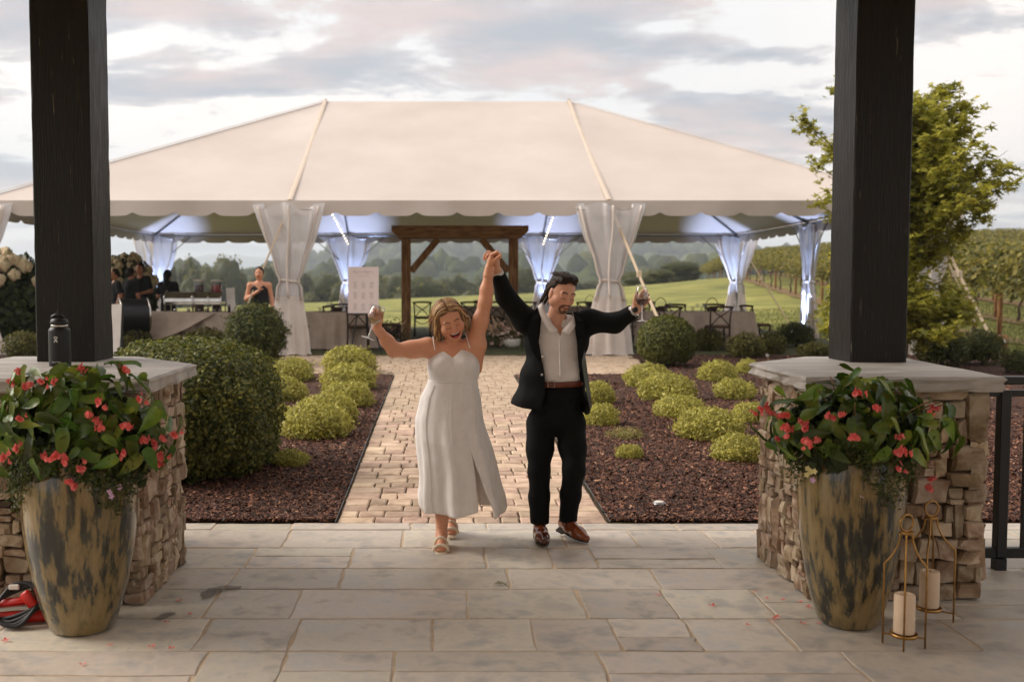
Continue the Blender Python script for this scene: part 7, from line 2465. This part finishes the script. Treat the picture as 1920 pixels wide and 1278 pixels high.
for k in range(190):
    sx = 1 if k % 2 else -1
    st_ = np.array([sx * .072, .022 - .05 * g.random(), .060 + .03 * g.random()]); en = np.array([sx * (.068 + .01 * g.random()), -.085 - .02 * g.random(), .03 - .12 * g.random()]); md = np.array([sx * .090, -.045, .050])
    paths.append(np.array([cG + MGh @ ((1 - s_) ** 2 * st_ + 2 * s_ * (1 - s_) * md + s_ * s_ * en) for s_ in np.linspace(0, 1, 8)]))
for k in range(50):
    a = g.uniform(-1, 1)
    st_ = np.array([.06 * a, -.10, -.02]); en = np.array([.07 * a, -.125 - .02 * g.random(), -.115 - .03 * g.random()]); md = np.array([.065 * a, -.125, -.08])
    paths.append(np.array([cG + MGh @ ((1 - s_) ** 2 * st_ + 2 * s_ * (1 - s_) * md + s_ * s_ * en) for s_ in np.linspace(0, 1, 7)]))
lV, lF, lC = locks(paths, .0055, [s2l((36, 24, 15)), s2l((56, 38, 25)), s2l((78, 55, 38))], 8, 'locks', m_hair_d, groom, gorg, 5)
mobj('locks', lV, lF, m_hair_d, hair, colors=lC)
# watch
d = unit(gelL - gwrL); wc = gwrL + d * .008
u = np.cross(d, (0, 0, 1)); u = unit(u); w_ = np.cross(d, u)
wpts = [wc + (u * math.cos(a) + w_ * math.sin(a)) * .034 for a in np.linspace(0, 2 * math.pi, 24, endpoint=False)]
watch = MB().tube([Vector(q - gorg) for q in wpts], .009, 6, closed=True, squash=(.4, 1)).build('watch', m_steel, groom, smooth=True)
MB().lathe([(.017, 0), (.018, .004), (.014, .009)], 18, Vector(wc + np.array([-.004, -.036, .006]) - gorg), Matrix.Rotation(R(90), 3, 'X')).build('watch_face', m_fix, watch, smooth=True)

# ---------------------------------------------------------------- the two wine glasses in hand
m_wineglass = glassmat('crystal', (.97, .975, .97))
m_glass_glint = thin_clear('crystal_glint', (.92, .92, .92), .55, .06)  # milky white colour stands in for the bright glints of stem and rim
m_red_wine = mat('red_wine', [s2l((52, 4, 10)), s2l((70, 8, 14))], scale=4, rough=.05)
m_white_wine = mat('white_wine', [s2l((196, 184, 120)), s2l((206, 196, 136))], scale=4, rough=.05, trans=.85, ior=1.33)
def wine_glass(foot, axis, H, wine, fill, label):
    t = thing('wine_glass', label, 'wine glass', tuple(foot))
    q = Vector(axis).normalized().to_track_quat('Z', 'Y'); t.rotation_mode = 'QUATERNION'; t.rotation_quaternion = q
    s_ = H / .22
    outer = [(.036, 0), (.037, .0015), (.012, .006), (.0045, .012), (.004, .055), (.0045, .088), (.010, .095), (.028, .112), (.039, .135), (.0405, .152), (.037, .185), (.0325, .219)]
    inner = [(.0315, .2195), (.036, .185), (.0395, .152), (.038, .1355), (.027, .113), (.008, .098)]
    MB().lathe([(r * s_, z * s_) for r, z in outer[:7]], 26, capt=False).build('stem', m_glass_glint, t, smooth=True)
    MB().tube([(math.cos(a) * .0322 * s_, math.sin(a) * .0322 * s_, .2195 * s_) for a in np.linspace(0, 2 * math.pi, 26, endpoint=False)], .0016, 5, closed=True).build('rim', m_glass_glint, t, smooth=True)  # whitish ring, a highlight painted along the rim
    MB().lathe([(r * s_, z * s_) for r, z in outer[6:] + inner], 26, capb=False).build('bowl', m_wineglass, t, smooth=True)
    ws = [(.008, .0985), (.0265, .1135), (.0372, .1355), (.0388, .15)]
    zt = .098 + fill
    ws = [w for w in ws if w[1] < zt] + [(float(np.interp(zt, [w[1] for w in ws], [w[0] for w in ws])), zt)]
    MB().lathe([(r * s_, z * s_) for r, z in ws], 26).build('wine', wine, t, smooth=True)
    return t
hold = wrR + dR * .055
gfoot = v3(P(690, 634, BYc - .165)); gtop = v3(P(711, 573, BYc - .165))
wg_ = wine_glass(gfoot, gtop - gfoot, np.linalg.norm(gtop - gfoot), m_white_wine, .03, 'stemmed glass of white wine tilted in the bride\'s hand')
wg_.scale = (1.25, 1.25, 1.0)
gfoot = v3(P(1204, 602, GYc - .175)); gtop = v3(P(1203, 537, GYc - .175))
wine_glass(gfoot, gtop - gfoot, np.linalg.norm(gtop - gfoot), m_red_wine, .042, 'stemmed glass of red wine raised in the groom\'s hand')

# ---------------------------------------------------------------- people in the background
m_tee = mat('black_cotton', [s2l((16, 16, 18)), s2l((28, 28, 30))], scale=20, rough=.9)
def bystander(x, y, h, face, label, hair_c, pose, top='tee', hair_long=False, skin=s2l((186, 128, 98))):
    z0 = float(gz(x, y)) + .012
    t = thing('person', label, 'person', (x, y, z0), face)       # faces -Y when face is 0
    k = h / 1.72
    res = .011
    def p(a): return np.array(a, float) * k
    lo, hi = p((-.62, -.5, -.02)), p((.62, .5, 1.80))
    sh = {-1: p((-.175, 0, 1.40)), 1: p((.175, 0, 1.40))}
    arm = {}
    for s_ in (-1, 1):
        e, w = pose[s_]
        arm[s_] = (p(e), p(w))
    f = Field(lo, hi, res)
    f.ell(p((0, -.01, 1.62)), p((.076, .095, .115)), .02); f.ell(p((0, -.05, 1.565)), p((.05, .05, .06)), .03)
    f.cap(p((0, -.095, 1.615)), p((0, -.11, 1.595)), .014 * k, .016 * k, .015)
    f.cap(p((0, .01, 1.55)), p((0, .01, 1.42)), .05 * k, .055 * k, .03)
    f.ell(p((0, .01, 1.30)), p((.16, .095, .17)), .04)
    for s_ in (-1, 1):
        f.cap(p((0, .01, 1.42)), sh[s_], .05 * k, .052 * k, .04)
        f.chain([sh[s_], arm[s_][0], arm[s_][1]], [.052 * k, .042 * k, .028 * k], .03)
        d = unit(arm[s_][1] - arm[s_][0]); f.cap(arm[s_][1], arm[s_][1] + d * .08 * k, .030 * k, .026 * k, .02)
        for q in range(4): f.cap(arm[s_][1] + d * .07 * k + np.array([(q - 1.5) * .017, 0, 0]), arm[s_][1] + d * .15 * k + np.array([(q - 1.5) * .020, -.015, 0]), .010, .009, .006)
        f.cap(p((s_ * .09, .01, .9)), p((s_ * .10, .01, .08)), .07 * k, .04 * k, .03); f.cap(p((s_ * .10, .03, .04)), p((s_ * .11, -.14, .035)), .035, .03, .03)
    f.ell(p((0, .01, 1.0)), p((.16, .11, .16)), .05)
    V, F = f.mesh()
    C = np.tile(np.array(skin, np.float32), (len(V), 1))
    q = V / k
    ex = (np.abs(np.abs(q[:, 0]) - .03) < .016) & (np.abs(q[:, 2] - 1.635) < .010) & (q[:, 1] < -.05); C[ex] *= .35
    mo = (np.abs(q[:, 0]) < .025) & (np.abs(q[:, 2] - 1.565) < .007) & (q[:, 1] < -.05); C[mo] = s2l((150, 70, 62))
    mobj('body', V, F, m_skin, t, colors=C)
    f = Field(lo, hi, res)
    f.ell(p((0, .01, 1.30)), p((.178, .118, .185)), .04); f.ell(p((0, .01, 1.08)), p((.172, .125, .19)), .06)
    if top == 'tee':
        f.cap(p((0, .015, 1.425)), p((-.15, .01, 1.405)), .058 * k, .062 * k, .04); f.cap(p((0, .015, 1.425)), p((.15, .01, 1.405)), .058 * k, .062 * k, .04)
        for s_ in (-1, 1): f.cap(sh[s_], sh[s_] * .35 + arm[s_][0] * .65, .068 * k, .064 * k, .03)
        f.cut(lambda g_: np.maximum(p((0, 0, .92))[2] - g_[..., 2], np.where(g_[..., 1] < 0, .065 * k - np.linalg.norm(g_[..., [0, 2]] - np.array([0, 1.47 * k]), axis=-1), -1)))
    else:
        f.cut(lambda g_: np.maximum(p((0, 0, .88))[2] - g_[..., 2], g_[..., 2] - (1.40 * k - .9 * np.abs(np.abs(g_[..., 0]) - .085 * k))))
    f.wrinkle(.006, 8, (1, 1, .7), 2)
    sdf_obj('top', f, m_tee, t, (0, 0, 0))
    f = Field(lo, hi, res)
    f.ell(p((0, .01, .96)), p((.172, .125, .13)), .05)
    for s_ in (-1, 1): f.chain([p((s_ * .085, .01, .88)), p((s_ * .095, .0, .48)), p((s_ * .10, .02, .07))], [.095 * k, .072 * k, .06 * k], .03)
    sdf_obj('trousers', f, m_tee, t, (0, 0, 0))
    f = Field(lo, hi, res)
    f.ell(p((0, .012, 1.645)), p((.086, .104, .108)), .02)
    if hair_long: f.cap(p((0, .085, 1.62)), p((0, .09, 1.40)), .075 * k, .06 * k, .04)
    else: f.ell(p((0, .075, 1.60)), p((.06, .045, .06)), .03)
    f.cut(lambda g_: np.where(g_[..., 1] < -.035 * k, 1.675 * k - g_[..., 2], np.where(g_[..., 1] < .02 * k, 1.60 * k - g_[..., 2], -1)))
    f.wrinkle(.005, 30, (1, 1, .4), 3)
    V, F = f.mesh()
    mobj('hair', V, F, m_hair_d, t, colors=np.tile(np.array(hair_c, np.float32), (len(V), 1)))
    return t
down = {-1: ((-.23, .02, 1.12), (-.24, -.08, .88)), 1: ((.23, .02, 1.12), (.24, -.08, .88))}
fold_ = {-1: ((-.25, .0, 1.13), (-.05, -.22, 1.10)), 1: ((.25, .0, 1.13), (.10, -.24, 1.08))}
chest = {-1: ((-.24, -.02, 1.14), (-.02, -.17, 1.27)), 1: ((.23, .02, 1.12), (.25, -.04, .86))}
dk = s2l((40, 26, 18))
p = P(487, 600, 18.0)
bystander(p.x, 18.0, 1.66, R(0), 'woman with tied back hair in a black strappy top standing beside the boxwood ball', dk, chest, top='strap', skin=s2l((200, 142, 112)))
def BP(px_, Y): return P(px_, 600, Y).x
bystander(BP(217, 21.9), 21.9, 1.66, R(-50), 'staff member in black half hidden by the dark column', dk, down)
bystander(BP(247, 22.1), 22.1, 1.68, R(150), 'staff member in black facing away toward a colleague', dk, down)
bystander(BP(264, 22.7), 22.7, 1.80, R(-10), 'taller staff member in a black shirt with folded arms behind the drum', dk, fold_)
bystander(BP(316, 22.0), 22.0, 1.64, R(170), 'staff member with long dark hair seen from behind at the buffet', s2l((16, 18, 18)), fold_, hair_long=True)
# ---------------------------------------------------------------- air between the camera and the far hills
mh = bpy.data.materials.new('valley_haze'); mh.use_nodes = True
th_ = mh.node_tree; th_.nodes.clear()
ho = th_.nodes.new('ShaderNodeOutputMaterial'); hv = th_.nodes.new('ShaderNodeVolumePrincipled')
hv.inputs['Color'].default_value = (.80, .88, .95, 1); hv.inputs['Density'].default_value = .00050; hv.inputs['Anisotropy'].default_value = .2
th_.links.new(hv.outputs[0], ho.inputs['Volume'])
hz_o = MB().box((200, 2600, 45), (12000, 5400, 220)).build('haze', mh)
hz_o['kind'] = 'stuff'
hz_o.location = (0, 0, 0)
